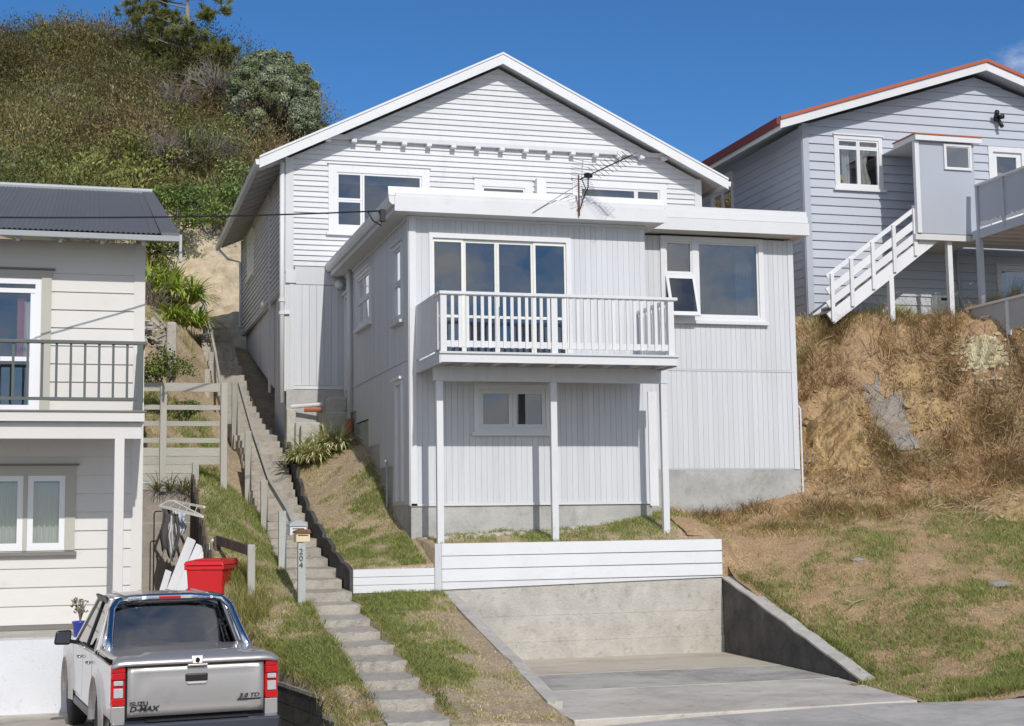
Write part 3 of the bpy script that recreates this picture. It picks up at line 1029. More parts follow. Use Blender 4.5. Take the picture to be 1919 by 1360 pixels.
# lower front wall left of the front wing
opd = []
backing(house, F, [(XM0 + 0.15, 5.2, 2.6, 5.3)], [], M_BACK, name='lower_wall', th=0.05)
boards_v(house, F, XM0 + 0.17, 5.15, 2.82, 4.93, 0.155, [], M_CLAD)
mb = MB(); slab(mb, F, XM0 + 0.06, XM0 + 0.168, -0.12, 0.016, 2.55, 5.2); mb.build('corner_post', M_CLAD, house)
mb = MB(); slab(mb, F, XM0 + 0.17, 5.15, 0.001, 0.014, 4.94, 5.32); mb.build('lower_panel', M_CLAD, house)
mb = MB(); slab(mb, F, XM0 + 0.15, 5.2, 0.001, 0.035, 2.74, 2.81); mb.build('base_batten', M_TRIM, house)
mb = MB(); slab(mb, F, XM0, 5.2, -0.2, 0.02, 0.8, 2.735); mb.build('foundation', M_CONC2, house)
mb = MB(); slab(mb, F, XM0 - 0.02, XM0 + 0.20, 0.017, 0.05, 4.96, 5.24); mb.build('corner_block', M_WB, house)
# downpipe at the corner, with collars
mb = MB(); px_, py_ = XM0 - 0.10, YM - 0.04
mb.tube([(px_, py_, 7.5), (px_, py_, 2.45)], 0.052, 12)
dp = mb.build('downpipe', M_TRIM, house, smooth=True)
for z in (4.55, 4.28):
    mb = MB(); mb.lathe((px_, py_, z), [(0.056, 0), (0.07, 0.005), (0.07, 0.07), (0.056, 0.075)], 12); mb.build('pipe_collar', M_TRIM, dp)
mb = MB(); mb.box(px_ + 0.05, px_ + 0.16, py_ - 0.02, py_ + 0.02, 4.3, 4.38); mb.build('pipe_bracket', M_TRIM, dp)
for p, nm in (((XM0 + 0.0, 33.6, 4.93), 'side'), ((4.98, 30.38, 4.93), 'front')):
    mb = MB(); mb.lathe(p, [(0.0, -0.09), (0.05, -0.075), (0.085, -0.03), (0.09, 0.01), (0.07, 0.06), (0.04, 0.085)], 16)
    if nm == 'side':
        mb.xf(Matrix.Translation((-0.12, 0, 0)))
    lo = mb.build('wall_lamp', M_GLOBE if nm == 'side' else M_TRIM, house, smooth=True)
    mb = MB()
    mb.box(p[0] - (0.06 if nm == 'side' else 0.03), p[0] + 0.03, p[1] - 0.03, p[1] + 0.12, p[2] + 0.05, p[2] + 0.11); mb.build('lamp_base', M_TRIM, lo)
# meter cupboard above the front roof, beside the middle window
mb = MB(); slab(mb, F, 9.33, 9.55, 0.03, 0.20, 6.95, 7.42); mb.build('meter_box', M_TRIM, house, bevel=0.01)

# ================================================================== FRONT WING (flat-roofed addition with balcony)
YB, XB0, XB1 = 24.0, 5.13, 9.36
FB = mapper('F', YB)
LB = mapper('L', XB0)
wing = thing('house_extension', 'pale grey flat-roofed front extension of grooved panels with balcony and sliding doors', 'house extension', (7.2, 24.0, 0.2))
DOOR = (5.46, 7.975, 2.62, 4.835)
LOWW = (6.215, 7.56, 1.46, 2.27)
ops = [opening(*DOOR, fr=0.06), opening(*LOWW)]
backing(wing, FB, [(XB0, XB1, 0.26, 5.12)], ops, M_BACK)
boards_v(wing, FB, XB0 + 0.10, XB1 - 0.005, 0.28, 5.10, 0.100, ops, M_CLAD)
mb = MB(); slab(mb, FB, XB0 - 0.02, XB0 + 0.10, 0.001, 0.03, 0.24, 5.10); mb.build('corner_board', M_TRIM, wing)
mb = MB(); slab(mb, FB, XB1 - 0.02, XB1 + 0.14, 0.014, 0.04, 0.20, 2.18); mb.build('corner_board', M_TRIM, wing)
mb = MB(); slab(mb, FB, XB0, XB1, 0.001, 0.03, 0.235, 0.278); mb.build('base_flashing', M_TRIM, wing)
mb = MB(); slab(mb, FB, XB0, XB1 + 0.02, -0.25, -0.002, -0.9, 0.262); mb.build('foundation', M_CONC2, wing)
# left side wall
W1 = (24.49, 25.25, 3.42, 4.78)
W2 = (27.45, 28.95, 3.78, 4.86)
DL = (24.56, 25.16, 0.33, 2.40)
DR_ = (29.72, 30.40, 2.55, 4.70)
opsl = [opening(*W1, fr=0.08), opening(*W2, fr=0.08), DL, DR_]
backing(wing, LB, [(YB, 30.48, 2.2, 5.12), (YB, 27.8, 1.4, 2.2), (YB, 26.7, 0.95, 1.4), (YB, 25.5, 0.26, 0.95)], opsl, M_BACK)


def step_base(y):
    return 0.28 if y < 25.5 else 0.97 if y < 26.7 else 1.42 if y < 27.8 else 1.95 if y < 29.2 else 2.2


boards_v(wing, LB, YB + 0.02, 30.46, 2.72, 5.10, 0.112, opsl, M_CLAD)
boards_v(wing, LB, YB + 0.02, 29.6, 0.28, 2.685, 0.112, opsl, M_CLAD, zb=step_base)
mb = MB(); slab(mb, LB, YB, 30.46, 0.012, 0.022, 2.685, 2.72); mb.build('joint_flashing', M_CLAD, wing)
mb = MB(); slab(mb, LB, YB - 0.03, YB + 0.1, 0.013, 0.032, 0.25, 5.1); mb.build('corner_board', M_CLAD, wing)
mb = MB(); slab(mb, LB, 29.56, 29.68, 0.013, 0.05, 2.2, 5.1); mb.build('corner_board', M_TRIM, wing)
mb = MB()
for a, b, z in ((YB, 25.5, 0.265), (25.5, 26.7, 0.955), (26.7, 27.8, 1.405), (27.8, 29.2, 1.93), (29.2, 30.4, 2.2)):
    slab(mb, LB, a, b, -0.25, -0.012, z - 1.7, z - 0.002)
mb.build('foundation', M_CONC2, wing)
window(wing, LB, *W1, [1], fr=0.08, transoms={0: [0.5]}, glass=M_GLASS2, frame=M_CLAD)
drape(wing, LB, W1[0] + 0.12, W1[1] - 0.12, W1[2] + 0.1, W1[3] - 0.1, -0.16, M_CURT, 3)
window(wing, LB, *W2, [1, 1], fr=0.08, transoms={0: [0.5], 1: [0.5]}, glass=M_GLASS2, frame=M_TRIM)
for dd, fr_ in ((DL, 'lower_side_door'), (DR_, 'rear_side_door')):
    mb = MB(); slab(mb, LB, dd[0] + 0.07, dd[1] - 0.07, -0.03, -0.01, dd[2], dd[3] - 0.07); d_ = mb.build('side_door', M_CLAD, wing)
    for a, b, c, e in ((dd[0], dd[0] + 0.07, dd[2], dd[3]), (dd[1] - 0.07, dd[1], dd[2], dd[3]), (dd[0] + 0.07, dd[1] - 0.07, dd[3] - 0.07, dd[3])):
        mb = MB(); slab(mb, LB, a, b, -0.05, 0.045, c, e); mb.build('door_casing', M_TRIM, d_)
    mb = MB(); slab(mb, LB, dd[0] - 0.05, dd[1] + 0.05, 0.0, 0.09, dd[3] + 0.002, dd[3] + 0.05); mb.build('door_hood', M_TRIM, d_)
# sliding doors
sd = MB()
for a, b, c, d in ((DOOR[0], DOOR[0] + 0.06, DOOR[2], DOOR[3]), (DOOR[1] - 0.09, DOOR[1], DOOR[2], DOOR[3]), (DOOR[0] + 0.06, DOOR[1] - 0.09, DOOR[3] - 0.085, DOOR[3])):
    slab(sd, FB, a, b, -0.06, 0.05, c, d)
sld = sd.build('sliding_door', M_TRIM, wing)
gx = [at(809 + 0.0, 500, Y=YB).x, at(868.5, 500, Y=YB).x, at(931, 500, Y=YB).x, at(999, 500, Y=YB).x, at(1061, 500, Y=YB).x]
for i in range(4):
    a, b = gx[i], gx[i + 1]
    mb = MB()
    o0, o1 = (-0.03, 0.012) if i in (0, 3) else (-0.055, -0.005)
    st = 0.042
    slab(mb, FB, a, a + st, o0, o1, 2.64, 4.745); slab(mb, FB, b - st + 0.002, b - 0.002, o0, o1, 2.64, 4.745)
    slab(mb, FB, a + st, b - st, o0, o1, 4.69, 4.745); slab(mb, FB, a + st, b - st, o0, o1, 2.64, 2.70)
    slab(mb, FB, a + st, b - st, o0, o1, 3.40, 3.445)
    s_ = mb.build('door_sash', M_CREAMFR, sld)
    for c, d in ((2.70, 3.40), (3.445, 4.69)):
        mb = MB(); slab(mb, FB, a + st - 0.005, b - st + 0.005, o0 + 0.012, o0 + 0.018, c - 0.005, d + 0.005); mb.build('door_pane', M_GLASS, sld)
mb = MB(); slab(mb, FB, DOOR[0], DOOR[1], -0.02, 0.05, 2.58, 2.635); mb.build('door_threshold', M_TRIM, sld)
mb = MB(); slab(mb, FB, gx[2] + 0.012, gx[2] + 0.03, 0.0, 0.03, 3.42, 3.60); mb.build('door_handle', M_BLACK, sld)
mb = MB(); slab(mb, FB, DOOR[0] + 0.1, DOOR[1] - 0.1, -0.14, -0.135, 4.60, 4.72); mb.build('blind', M_BLIND, sld)
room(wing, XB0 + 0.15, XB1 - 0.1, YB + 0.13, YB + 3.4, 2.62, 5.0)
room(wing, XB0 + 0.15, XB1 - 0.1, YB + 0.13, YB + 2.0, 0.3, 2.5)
lw = window(wing, FB, *LOWW, [1, 1], fr=0.085, glass=M_GLASS3, sash=0.07)
# balcony deck
YD, XD0, XD1, ZDK = 22.26, 5.25, 9.16, 2.62
mb = MB(); mb.box(XD0, XD1 + 0.03, YD, YD + 0.03, 2.455, 2.585); mb.build('deck_fascia', M_TRIM, wing)
mb = MB(); mb.box(XD0 - 0.03, XD0, YD, YB - 0.02, 2.44, 2.585); mb.build('deck_fascia', M_CLAD, wing)
mb = MB(); mb.box(XD1 + 0.03, XD1 + 0.06, YD, YB - 0.02, 2.44, 2.585); mb.build('deck_fascia', M_CLAD, wing)
for i in range(17):
    y = YD - 0.03 + i * 0.104
    mb = MB(); mb.box(XD0 - 0.03, XD1 + 0.06, y, y + 0.097, 2.588, 2.62); mb.build('deck_board', M_CLAD, wing)
for i in range(9):
    x = XD0 + 0.03 + i * (XD1 - XD0 - 0.1) / 8
    mb = MB(); mb.box(x, x + 0.045, YD + 0.03, YB - 0.015, 2.47, 2.586); mb.build('joist', M_SOFFIT, wing)
mb = MB(); mb.box(XD0 + 0.06, 9.34, 23.02, 23.12, 2.235, 2.468); mb.build('bearer', M_CLAD, wing)
ZG = -0.9
for i, x in enumerate((5.405, 7.325, 9.265)):
    mb = MB(); mb.box(x - 0.055, x + 0.055, 23.03, 23.125, ZG, 2.234)
    mb.build('verandah_post', M_TRIM, wing, bevel=0.006)
# railing: end posts, middle post, balusters, rails
rz0, rz1 = 2.70, 3.52
fl = YD + 0.05
mb = MB(); mb.box(XD0 - 0.02, XD1 + 0.07, fl - 0.06, fl + 0.07, 3.525, 3.575); mb.build('top_rail', M_TRIM, wing, bevel=0.006)
mb = MB(); mb.box(XD0 + 0.08, XD1 - 0.08, fl, fl + 0.04, 2.70, 2.80); mb.build('bottom_rail', M_TRIM, wing)
for x in (XD0, 7.07, XD1 - 0.09):
    mb = MB(); mb.box(x, x + 0.10, fl - 0.03, fl + 0.07, 2.622, 3.524); mb.build('rail_post', M_TRIM, wing)
bal = None
xs = [XD0 + 0.195 + i * 0.1215 for i in range(14)] + [7.07 + 0.205 + i * 0.1215 for i in range(15)]
for x in xs:
    if bal is None:
        mb = MB(); mb.box(-0.025, 0.025, fl - 0.026, fl - 0.001, 2.69, 3.524); bal = mb.build('baluster', M_TRIM, wing); o = bal
    else:
        o = bal.copy(); COL.objects.link(o)
    o.location = (x, 0, 0)
for side, x in ((0, XD0), (1, XD1)):
    mb = MB(); mb.box(x - 0.03, x + 0.05, fl + 0.075, YB - 0.02, 3.525, 3.572); mb.build('top_rail', M_TRIM, wing)
    mb = MB(); mb.box(x + 0.002, x + 0.04, fl + 0.075, YB - 0.02, 2.70, 2.80); mb.build('bottom_rail', M_TRIM, wing)
    sb_ = None
    n = 15 if side == 0 else 13
    for i in range(n):
        if sb_ is None:
            mb = MB()
            if side == 0:
                mb.box(x - 0.024, x, -0.045, 0.045, 2.66, 3.524)
            else:
                mb.box(x + 0.041, x + 0.065, -0.025, 0.025, 2.69, 3.524)
            sb_ = mb.build('side_baluster', M_TRIM, wing); o = sb_
        else:
            o = sb_.copy(); COL.objects.link(o)
        o.location = (0, fl + 0.14 + i * (1.58 / n), 0)
# flat roof: fascias, gutter, soffit
YF, XF0, XF1 = 23.60, 4.80, 9.62
mb = MB(); mb.box(XF0 + 0.02, XF1 - 0.02, YF + 0.03, 30.46, 5.34, 5.42); mb.box(XF0 + 0.1, XF1 - 0.05, YF + 0.12, 30.46, 5.42, 5.50); mb.build('flat_roof', M_TRIM, wing)
mb = MB(); mb.box(XF0, XF1, YF, YF + 0.028, 5.105, 5.352); mb.build('fascia', M_TRIM, wing)
mb = MB(); mb.prism([(XF0 - 0.09, YF + 0.035, 5.37), (XF0 - 0.09, YF + 0.075, 5.40), (XF0 - 0.09, YF + 0.10, 5.535), (XF0 - 0.09, YF + 0.14, 5.535), (XF0 - 0.09, YF + 0.14, 5.365)], (XF1 - XF0 + 0.09, 0, 0)); mb.build('front_gutter', M_TRIM, wing)
mb = MB(); mb.box(XF0 + 0.012, XF0 + 0.04, YF + 0.03, 30.44, 5.12, 5.30); mb.build('fascia', M_CLAD, wing)
mb = MB(); mb.box(XF1 - 0.03, XF1, YF + 0.03, 25.2, 5.12, 5.35); mb.build('fascia', M_TRIM, wing)
mb = MB(); mb.prism([(XF0 - 0.10, YF + 0.02, 5.36), (XF0 - 0.085, YF + 0.02, 5.26), (XF0 - 0.04, YF + 0.02, 5.215), (XF0 + 0.008, YF + 0.02, 5.215), (XF0 + 0.008, YF + 0.02, 5.36)], (0, 6.85, 0)); mb.build('side_gutter', M_TRIM, wing)
mb = MB(); mb.box(XF0 + 0.03, XF1 - 0.03, YF + 0.03, YB - 0.005, 5.112, 5.13); mb.box(XF0 + 0.04, XB0 - 0.002, YB - 0.004, 30.45, 5.112, 5.13); mb.box(XB1 + 0.014, XF1 - 0.03, YB - 0.004, 25.18, 5.112, 5.13); mb.build('soffit', M_SOFFIT, wing)
mb = MB(); slab(mb, FB, XB0, XB1, 0.013, 0.04, 5.065, 5.108); mb.build('eave_batten', M_TRIM, wing)
mb = MB(); slab(mb, LB, YB, 30.4, 0.013, 0.04, 5.065, 5.108); mb.build('eave_batten', M_TRIM, wing)
# downpipe at the back corner, terracotta gully
mb = MB(); mb.tube([(5.05, 29.55, 5.2), (5.05, 29.55, 2.05)], 0.045, 10); dq = mb.build('downpipe', M_TRIM, wing, smooth=True)
mb = MB(); mb.tube([(5.05, 29.55, 2.05), (5.05, 29.55, 1.62)], 0.075, 12); mb.build('gully_pipe', M_TERRA, dq, smooth=True)
mb = MB(); mb.tube([(5.06, 25.7, 1.05), (5.06, 25.7, 0.15)], 0.02, 6); mb.tube([(5.02, 25.62, 1.05), (5.06, 25.78, 1.05)], 0.018, 6); mb.build('tap_pipe', M_GUTTER, wing)

# ---- right-hand part, set back
YW, XW1 = 25.2, 12.82
FW = mapper('F', YW)
RW = (10.12, 12.20, 3.62, 5.20)
opw = [opening(*RW, fr=0.1)]
backing(wing, FW, [(XB1 - 0.2, XW1, 0.86, 5.2)], opw, M_BACK)
boards_v(wing, FW, 9.38, XW1 - 0.1, 2.72, 5.2, 0.100, opw, M_CLAD)
boards_v(wing, FW, 9.38, XW1 - 0.1, 0.88, 2.685, 0.100, [], M_CLAD)
mb = MB(); slab(mb, FW, 9.38, XW1, 0.004, 0.02, 2.685, 2.712); mb.build('joint_flashing', M_CLAD, wing)
mb = MB(); slab(mb, FW, XW1 - 0.1, XW1 + 0.012, 0.001, 0.018, 0.86, 5.2); mb.build('corner_board', M_CLAD, wing)
mb = MB(); mb.box(XW1 - 0.1, XW1, YW + 0.1, 30.4, 0.8, 5.3); mb.build('end_wall', M_CLAD, wing)
mb = MB(); slab(mb, FW, XB1 - 0.1, XW1 + 0.03, -0.3, -0.004, -0.7, 0.865); mb.box(XW1 - 0.1, XW1 + 0.03, YW + 0.3, 29, 0.0, 0.86); mb.build('foundation', M_CONC2, wing)
# window: fixed big light, small top light, open awning sash
ww = MB()
u0, u1, z0, z1 = RW
fr = 0.1
slab(ww, FW, u0, u0 + fr, -0.06, 0.05, z0, z1); slab(ww, FW, u1 - fr, u1, -0.06, 0.05, z0, z1)
slab(ww, FW, u0 + fr, u1 - fr, -0.06, 0.05, z1 - fr, z1); slab(ww, FW, u0 + fr, u1 - fr, -0.06, 0.05, z0, z0 + 0.09)
um = at(1302, 520, Y=YW).x
slab(ww, FW, um - 0.055, um + 0.055, -0.06, 0.035, z0 + 0.09, z1 - fr)
zm = 4.47
slab(ww, FW, u0 + fr, um - 0.055, -0.06, 0.04, zm - 0.035, zm + 0.035)
rw = ww.build('window', M_TRIM, wing)
mb = MB(); slab(mb, FW, u0 - 0.05, u1 + 0.06, 0.0, 0.10, z0 - 0.06, z0 - 0.002); mb.build('sill', M_TRIM, rw)
for a, b, c, d in ((um + 0.055, u1 - fr, z0 + 0.09, z1 - fr), (u0 + fr, um - 0.055, zm + 0.035, z1 - fr)):
    mb = MB(); s = 0.035
    slab(mb, FW, a, a + s, -0.05, 0.02, c, d); slab(mb, FW, b - s, b, -0.05, 0.02, c, d); slab(mb, FW, a + s, b - s, -0.05, 0.02, d - s, d); slab(mb, FW, a + s, b - s, -0.05, 0.02, c, c + s)
    mb.build('sash', M_TRIM, rw)
    mb = MB(); slab(mb, FW, a + s - 0.004, b - s + 0.004, -0.01, -0.004, c + s - 0.004, d - s + 0.004); mb.build('pane', M_GLASS, rw)
    mb = MB(); slab(mb, FW, a + 0.02, b - 0.02, -0.13, -0.125, d - 0.14, d - 0.02); mb.build('blind', M_BLIND, rw)
# awning sash hinged at its top, swung out
h = zm - 0.035 - (z0 + 0.02)
a, b = u0 + fr - 0.02, um - 0.03
ang = math.radians(17)
T = Matrix.Translation((0, YW - 0.045, zm - 0.04)) @ Matrix.Rotation(-ang, 4, 'X')
mb = MB(); s = 0.055
for q in ((a, a + s, -h, 0), (b - s, b, -h, 0), (a + s, b - s, -0.045, 0), (a + s, b - s, -h, -h + 0.075)):
    mb.box(q[0], q[1], -0.035, 0.0, q[2], q[3])
mb.xf(T); aw = mb.build('awning_sash', M_TRIM, rw)
mb = MB(); mb.box(a + s, b - s, -0.02, -0.014, -h + 0.075, -0.045); mb.xf(T); mb.build('awning_pane', M_GLASS3, rw)
drape(wing, FW, 11.72, 12.08, RW[2] + 0.12, RW[3] - 0.12, -0.2, M_BLIND, 5, 0.03)
room(wing, XB1 + 0.1, XW1 - 0.15, YW + 0.13, YW + 3.5, 2.7, 5.18)
# fascias of the right-hand roof
YF2 = 24.75
XF2 = 12.97
mb = MB(); mb.box(9.58, XF2, YF2, YF2 + 0.028, 5.235, 5.46); mb.build('fascia', M_TRIM, wing)
mb = MB(); mb.box(XF1 + 0.01, XF2, YF2 + 0.05, YF2 + 0.075, 5.475, 5.60); mb.build('upper_fascia', M_TRIM, wing)
mb = MB(); mb.box(XF1 + 0.01, XF2, YF2 + 0.09, YF2 + 0.115, 5.60, 5.70); mb.build('upper_fascia', M_TRIM, wing)
mb = MB(); mb.box(9.7, XF2 - 0.01, YF2 + 0.12, 30.46, 5.50, 5.66); mb.build('flat_roof', M_TRIM, wing)
mb = MB(); mb.box(9.66, XF2 - 0.01, YF2 + 0.03, 30.4, 5.24, 5.26); mb.build('soffit', M_SOFFIT, wing)
mb = MB(); mb.box(XF2 - 0.03, XF2, YF2 + 0.03, 30.4, 5.235, 5.46); mb.build('fascia', M_TRIM, wing)
# right corner downpipe: thin pipes running to the ground
mb = MB(); mb.tube([(XW1 + 0.06, YW - 0.01, 2.0), (XW1 + 0.06, YW - 0.01, 0.3)], 0.018, 8); mb.tube([(XW1 + 0.06, YW - 0.01, 2.0), (XW1 + 0.02, YW + 0.1, 2.1)], 0.018, 8); mb.build('conduit', M_TRIM, wing)
# glass jar on the right-hand sill (inside the pane), Christmas-like white bunch behind the sliding door
jar = thing('sweet_jar', 'clear glass jar full of shiny bits on the inner sill of the right window', 'jar', (at(1361, 585, Y=YW + 0.25).x, YW + 0.25, 3.72))
jx = at(1361, 585, Y=YW + 0.25).x
mb = MB(); mb.lathe((jx, YW + 0.26, 3.72), [(0.13, 0), (0.15, 0.02), (0.15, 0.16), (0.12, 0.21), (0.12, 0.24)], 16); mb.build('jar_body', M_GLASS2, jar, smooth=True)
mb = MB()
for i in range(90):
    t = random.uniform(0, 6.28); r = 0.125 * math.sqrt(random.random()); z = random.uniform(0.02, 0.19); s = random.uniform(0.010, 0.022)
    c = (jx + r * math.cos(t), YW + 0.26 + r * math.sin(t), 3.72 + z)
    mb.box(c[0] - s, c[0] + s, c[1] - s, c[1] + s, c[2] - s, c[2] + s)
mb.build('bead', M_CHROME, jar)
mb = MB(); mb.box(jx - 0.5, jx + 0.8, YW + 0.12, YW + 0.45, 3.66, 3.718); mb.build('inner_sill', M_TRIM, wing)
vx = at(838, 520, Y=YB + 0.4).x
vase = thing('flower_vase', 'white flowers in a tall vase behind the left pane of the sliding door', 'vase', (vx, YB + 0.45, 2.63))
mb = MB(); mb.lathe((vx, YB + 0.45, 2.63), [(0.16, 0), (0.17, 0.03), (0.10, 0.35), (0.13, 0.75), (0.15, 0.95), (0.12, 1.0)], 14); mb.build('vase_body', M_CLOTH2, vase, smooth=True)
V, Q, T_ = join([clump((vx + RNG.uniform(-0.16, 0.16), YB + 0.45, 3.75 + RNG.uniform(-0.1, 0.30)), 0.10, 40, 0.035, (0.6, 0.6, 0.58), 0.1) for _ in range(9)] + [clump((vx + 0.1, YB + 0.4, 4.0), 0.06, 14, 0.03, (0.35, 0.05, 0.06))])
fast_mesh('flowers', V, quads=Q, tone=T_, material=M_LEAF, parent=vase)

# ================================================================== WHITE BOARDED RETAINING WALLS
YR = 22.6
rt = thing('retaining_wall', 'long white painted board wall along the top of the parking bay', 'retaining wall', (7.7, 22.7, -1.1))
zb_l, zb_r = -1.075, -0.985
for i in range(4):
    t = -0.362 - i * 0.2
    b = t - 0.190
    bl, br = (max(b, zb_l), max(b, zb_r)) if i < 3 else (zb_l, zb_r)
    mb = MB(); mb.hexa([(5.315, YR, bl), (10.045, YR, br), (10.045, YR + 0.04, br), (5.315, YR + 0.04, bl), (5.315, YR, t), (10.045, YR, t - 0.008), (10.045, YR + 0.04, t - 0.008), (5.315, YR + 0.04, t)])
    mb.build('wall_board', M_TRIM, rt)
mb = MB(); mb.box(5.335, 10.03, YR + 0.04, YR + 0.06, -1.0, -0.38); mb.build('backing_board', M_BACK, rt)
mb = MB(); mb.box(5.32, 5.36, YR + 0.042, YR + 0.42, -1.1, -0.37); mb.box(5.205, 5.312, YR + 0.01, YR + 0.05, -1.09, -0.364); mb.build('end_return', M_CLAD, rt)
rs_ = thing('low_retaining_wall', 'short low white board wall between steps and parking bay', 'retaining wall', (4.55, 22.6, -1.1))
for i in range(3):
    t = -0.735 - i * 0.122
    mb = MB(); mb.box(3.92, 5.195, YR, YR + 0.045, t - 0.115, t); mb.build('wall_board', M_TRIM, rs_)

# ================================================================== PARKING BAY
bay = MB()
slabs = [(22.62, 20.58), (20.53, 18.80), (18.75, 16.25)]
for yj in (20.555, 18.775):
    mb = MB(); mb.box(5.4, 10.05, yj - 0.027, yj + 0.027, -2.6, -2.20 - (22.6 - yj) * 0.012 + 0.004); tag(mb.build('driveway_joint', mat('joint_mortar', (0.52, 0.49, 0.43), 0.95, 0.25, 3, 0.4, 40, spec=0.12, dirt=((0.33, 0.30, 0.26), 0.5, 2.0, 0.9))), kind='structure')
for i, (a, b) in enumerate(slabs):
    za = -2.20 - (22.6 - a) * 0.012; zb2 = -2.20 - (22.6 - b) * 0.012
    x1b = 10.05 if i < 2 else 9.75
    x0 = 5.5 if i < 2 else 5.35
    mb = MB(); mb.hexa([(x0, b, -2.6), (x1b, b, -2.6), (10.05, a, -2.6), (x0, a, -2.6), (x0, b, zb2), (x1b, b, zb2 + (0.02 if i == 2 else 0)), (10.05, a, za), (x0, a, za)])
    o = mb.build('driveway', (M_SLABT, M_SLABD, M_SLAB)[i], None, bevel=0.012); tag(o, kind='structure')
bw = thing('concrete_wall', 'grey board-marked concrete wall at the back of the parking bay', 'concrete wall', (7.7, 22.7, -2.2))
lifts = [(-2.6, -1.93), (-1.928, -1.52), (-1.518, -0.9)]
for i, (a, b) in enumerate(lifts):
    mb = MB()
    y = YR + 0.03 + 0.006 * (i % 2) - 0.01 * (2 - i)
    ta, tb = (b, b) if i < 2 else (zb_l - 0.003, zb_r - 0.003)
    mb.hexa([(5.32, y, a), (10.05, y, a), (10.05, YR + 0.22, a), (5.32, YR + 0.22, a), (5.32, y, ta), (10.05, y, tb), (10.05, YR + 0.22, tb), (5.32, YR + 0.22, ta)])
    mb.build('concrete_lift', M_CONC, bw)
ls = thing('sloping_kerb_wall', 'narrow sloping concrete wall on the left side of the parking bay', 'concrete wall', (5.4, 20, -2.2))
n = 14
P0, P1 = (5.33, 22.62), (5.36, 17.15)
for i in range(3):
    pass
mb = MB()
pts = [(P0[1] + (P1[1] - P0[1]) * k / n, -1.085 - 1.075 * (k / n) ** 1.0 + random.uniform(-0.012, 0.012)) for k in range(n + 1)]
for k in range(n):
    (ya, za), (yb_, zb_) = pts[k], pts[k + 1]
    mb.hexa([(5.31, yb_, -2.7), (5.50, yb_, -2.7), (5.50, ya, -2.7), (5.31, ya, -2.7), (5.31, yb_, zb_), (5.50, yb_, zb_ - 0.01), (5.50, ya, za - 0.01), (5.31, ya, za)])
mb.build('wall_body', M_CONC, ls)
rw_ = thing('triangular_side_wall', 'dark stained triangular concrete wall on the right side of the parking bay', 'concrete wall', (10.1, 20.5, -2.2))
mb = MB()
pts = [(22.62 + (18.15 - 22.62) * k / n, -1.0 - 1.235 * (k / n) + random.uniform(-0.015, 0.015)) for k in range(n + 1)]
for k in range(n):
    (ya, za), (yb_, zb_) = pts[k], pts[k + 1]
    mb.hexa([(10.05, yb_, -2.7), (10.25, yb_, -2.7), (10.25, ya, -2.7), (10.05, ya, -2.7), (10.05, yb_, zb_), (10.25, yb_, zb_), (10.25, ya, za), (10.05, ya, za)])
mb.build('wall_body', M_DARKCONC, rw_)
mb = MB()
for k in range(n):
    (ya, za), (yb_, zb_) = pts[k], pts[k + 1]
    e = 0.012
    mb.hexa([(10.04, yb_, zb_ + 0.001), (10.26, yb_, zb_ + 0.001), (10.26, ya, za + 0.001), (10.04, ya, za + 0.001), (10.04, yb_, zb_ + 0.03), (10.26, yb_, zb_ + 0.03 + e), (10.26, ya, za + 0.03 + e), (10.04, ya, za + 0.03)])
mb.build('wall_capping', M_CONC, rw_)

# ================================================================== GROUND
g = MB(); g.box(-400, 400, -60, 500, -3.6, -2.95); tag(g.build('ground', M_HILL), kind='structure')
r_ = MB(); r_.box(-120, 120, -20, 13.2, -3.2, -2.62); tag(r_.build('road', M_ASPH), kind='structure')
# footpath rises gently to the right
mb = MB()
for i, (a, b) in enumerate([(-30, 2.4)] + [(2.4 + k * 1.55, 2.4 + (k + 1) * 1.55 - 0.006) for k in range(14)] + [(24.1, 60)]):
    za, zb_ = (-2.345 + (min(a, 14) - 5) * 0.018, -2.345 + (min(b, 14) - 5) * 0.018)
    if i == 0:
        za = zb_ = -2.64
    ya = 16.0 + (a - 5) * 0.12 if 5 < a < 9.8 else (16.24 if a < 5 else 15.93)
    yb_ = 16.0 + (b - 5) * 0.12 if 5 < b < 9.8 else (16.24 if b < 5 else 15.93)
    if i == 0:
        ya = yb_ = 15.2
    mb = MB(); mb.hexa([(a, 13.4, -3.1), (b, 13.4, -3.1), (b, yb_, -3.1), (a, ya, -3.1), (a, 13.4, za - 0.03), (b, 13.4, zb_ - 0.03), (b, yb_, zb_), (a, ya, za)])
    tag(mb.build('footpath', M_PATH, None, bevel=0.006), kind='structure')
mb = MB(); mb.box(-60, 60, 13.22, 13.39, -3.1, -2.50); tag(mb.build('kerb', M_CONC), kind='structure')
# neighbour's parking pad
mb = MB(); mb.hexa([(-14, 14.6, -3.2), (2.9, 14.6, -3.2), (2.3, 22.3, -3.2), (-14, 22.3, -3.2), (-14, 14.6, -2.63), (2.9, 14.6, -2.63), (2.3, 22.3, -2.63), (-14, 22.3, -2.63)])
tag(mb.build('parking_pad', M_SLAB), kind='structure')

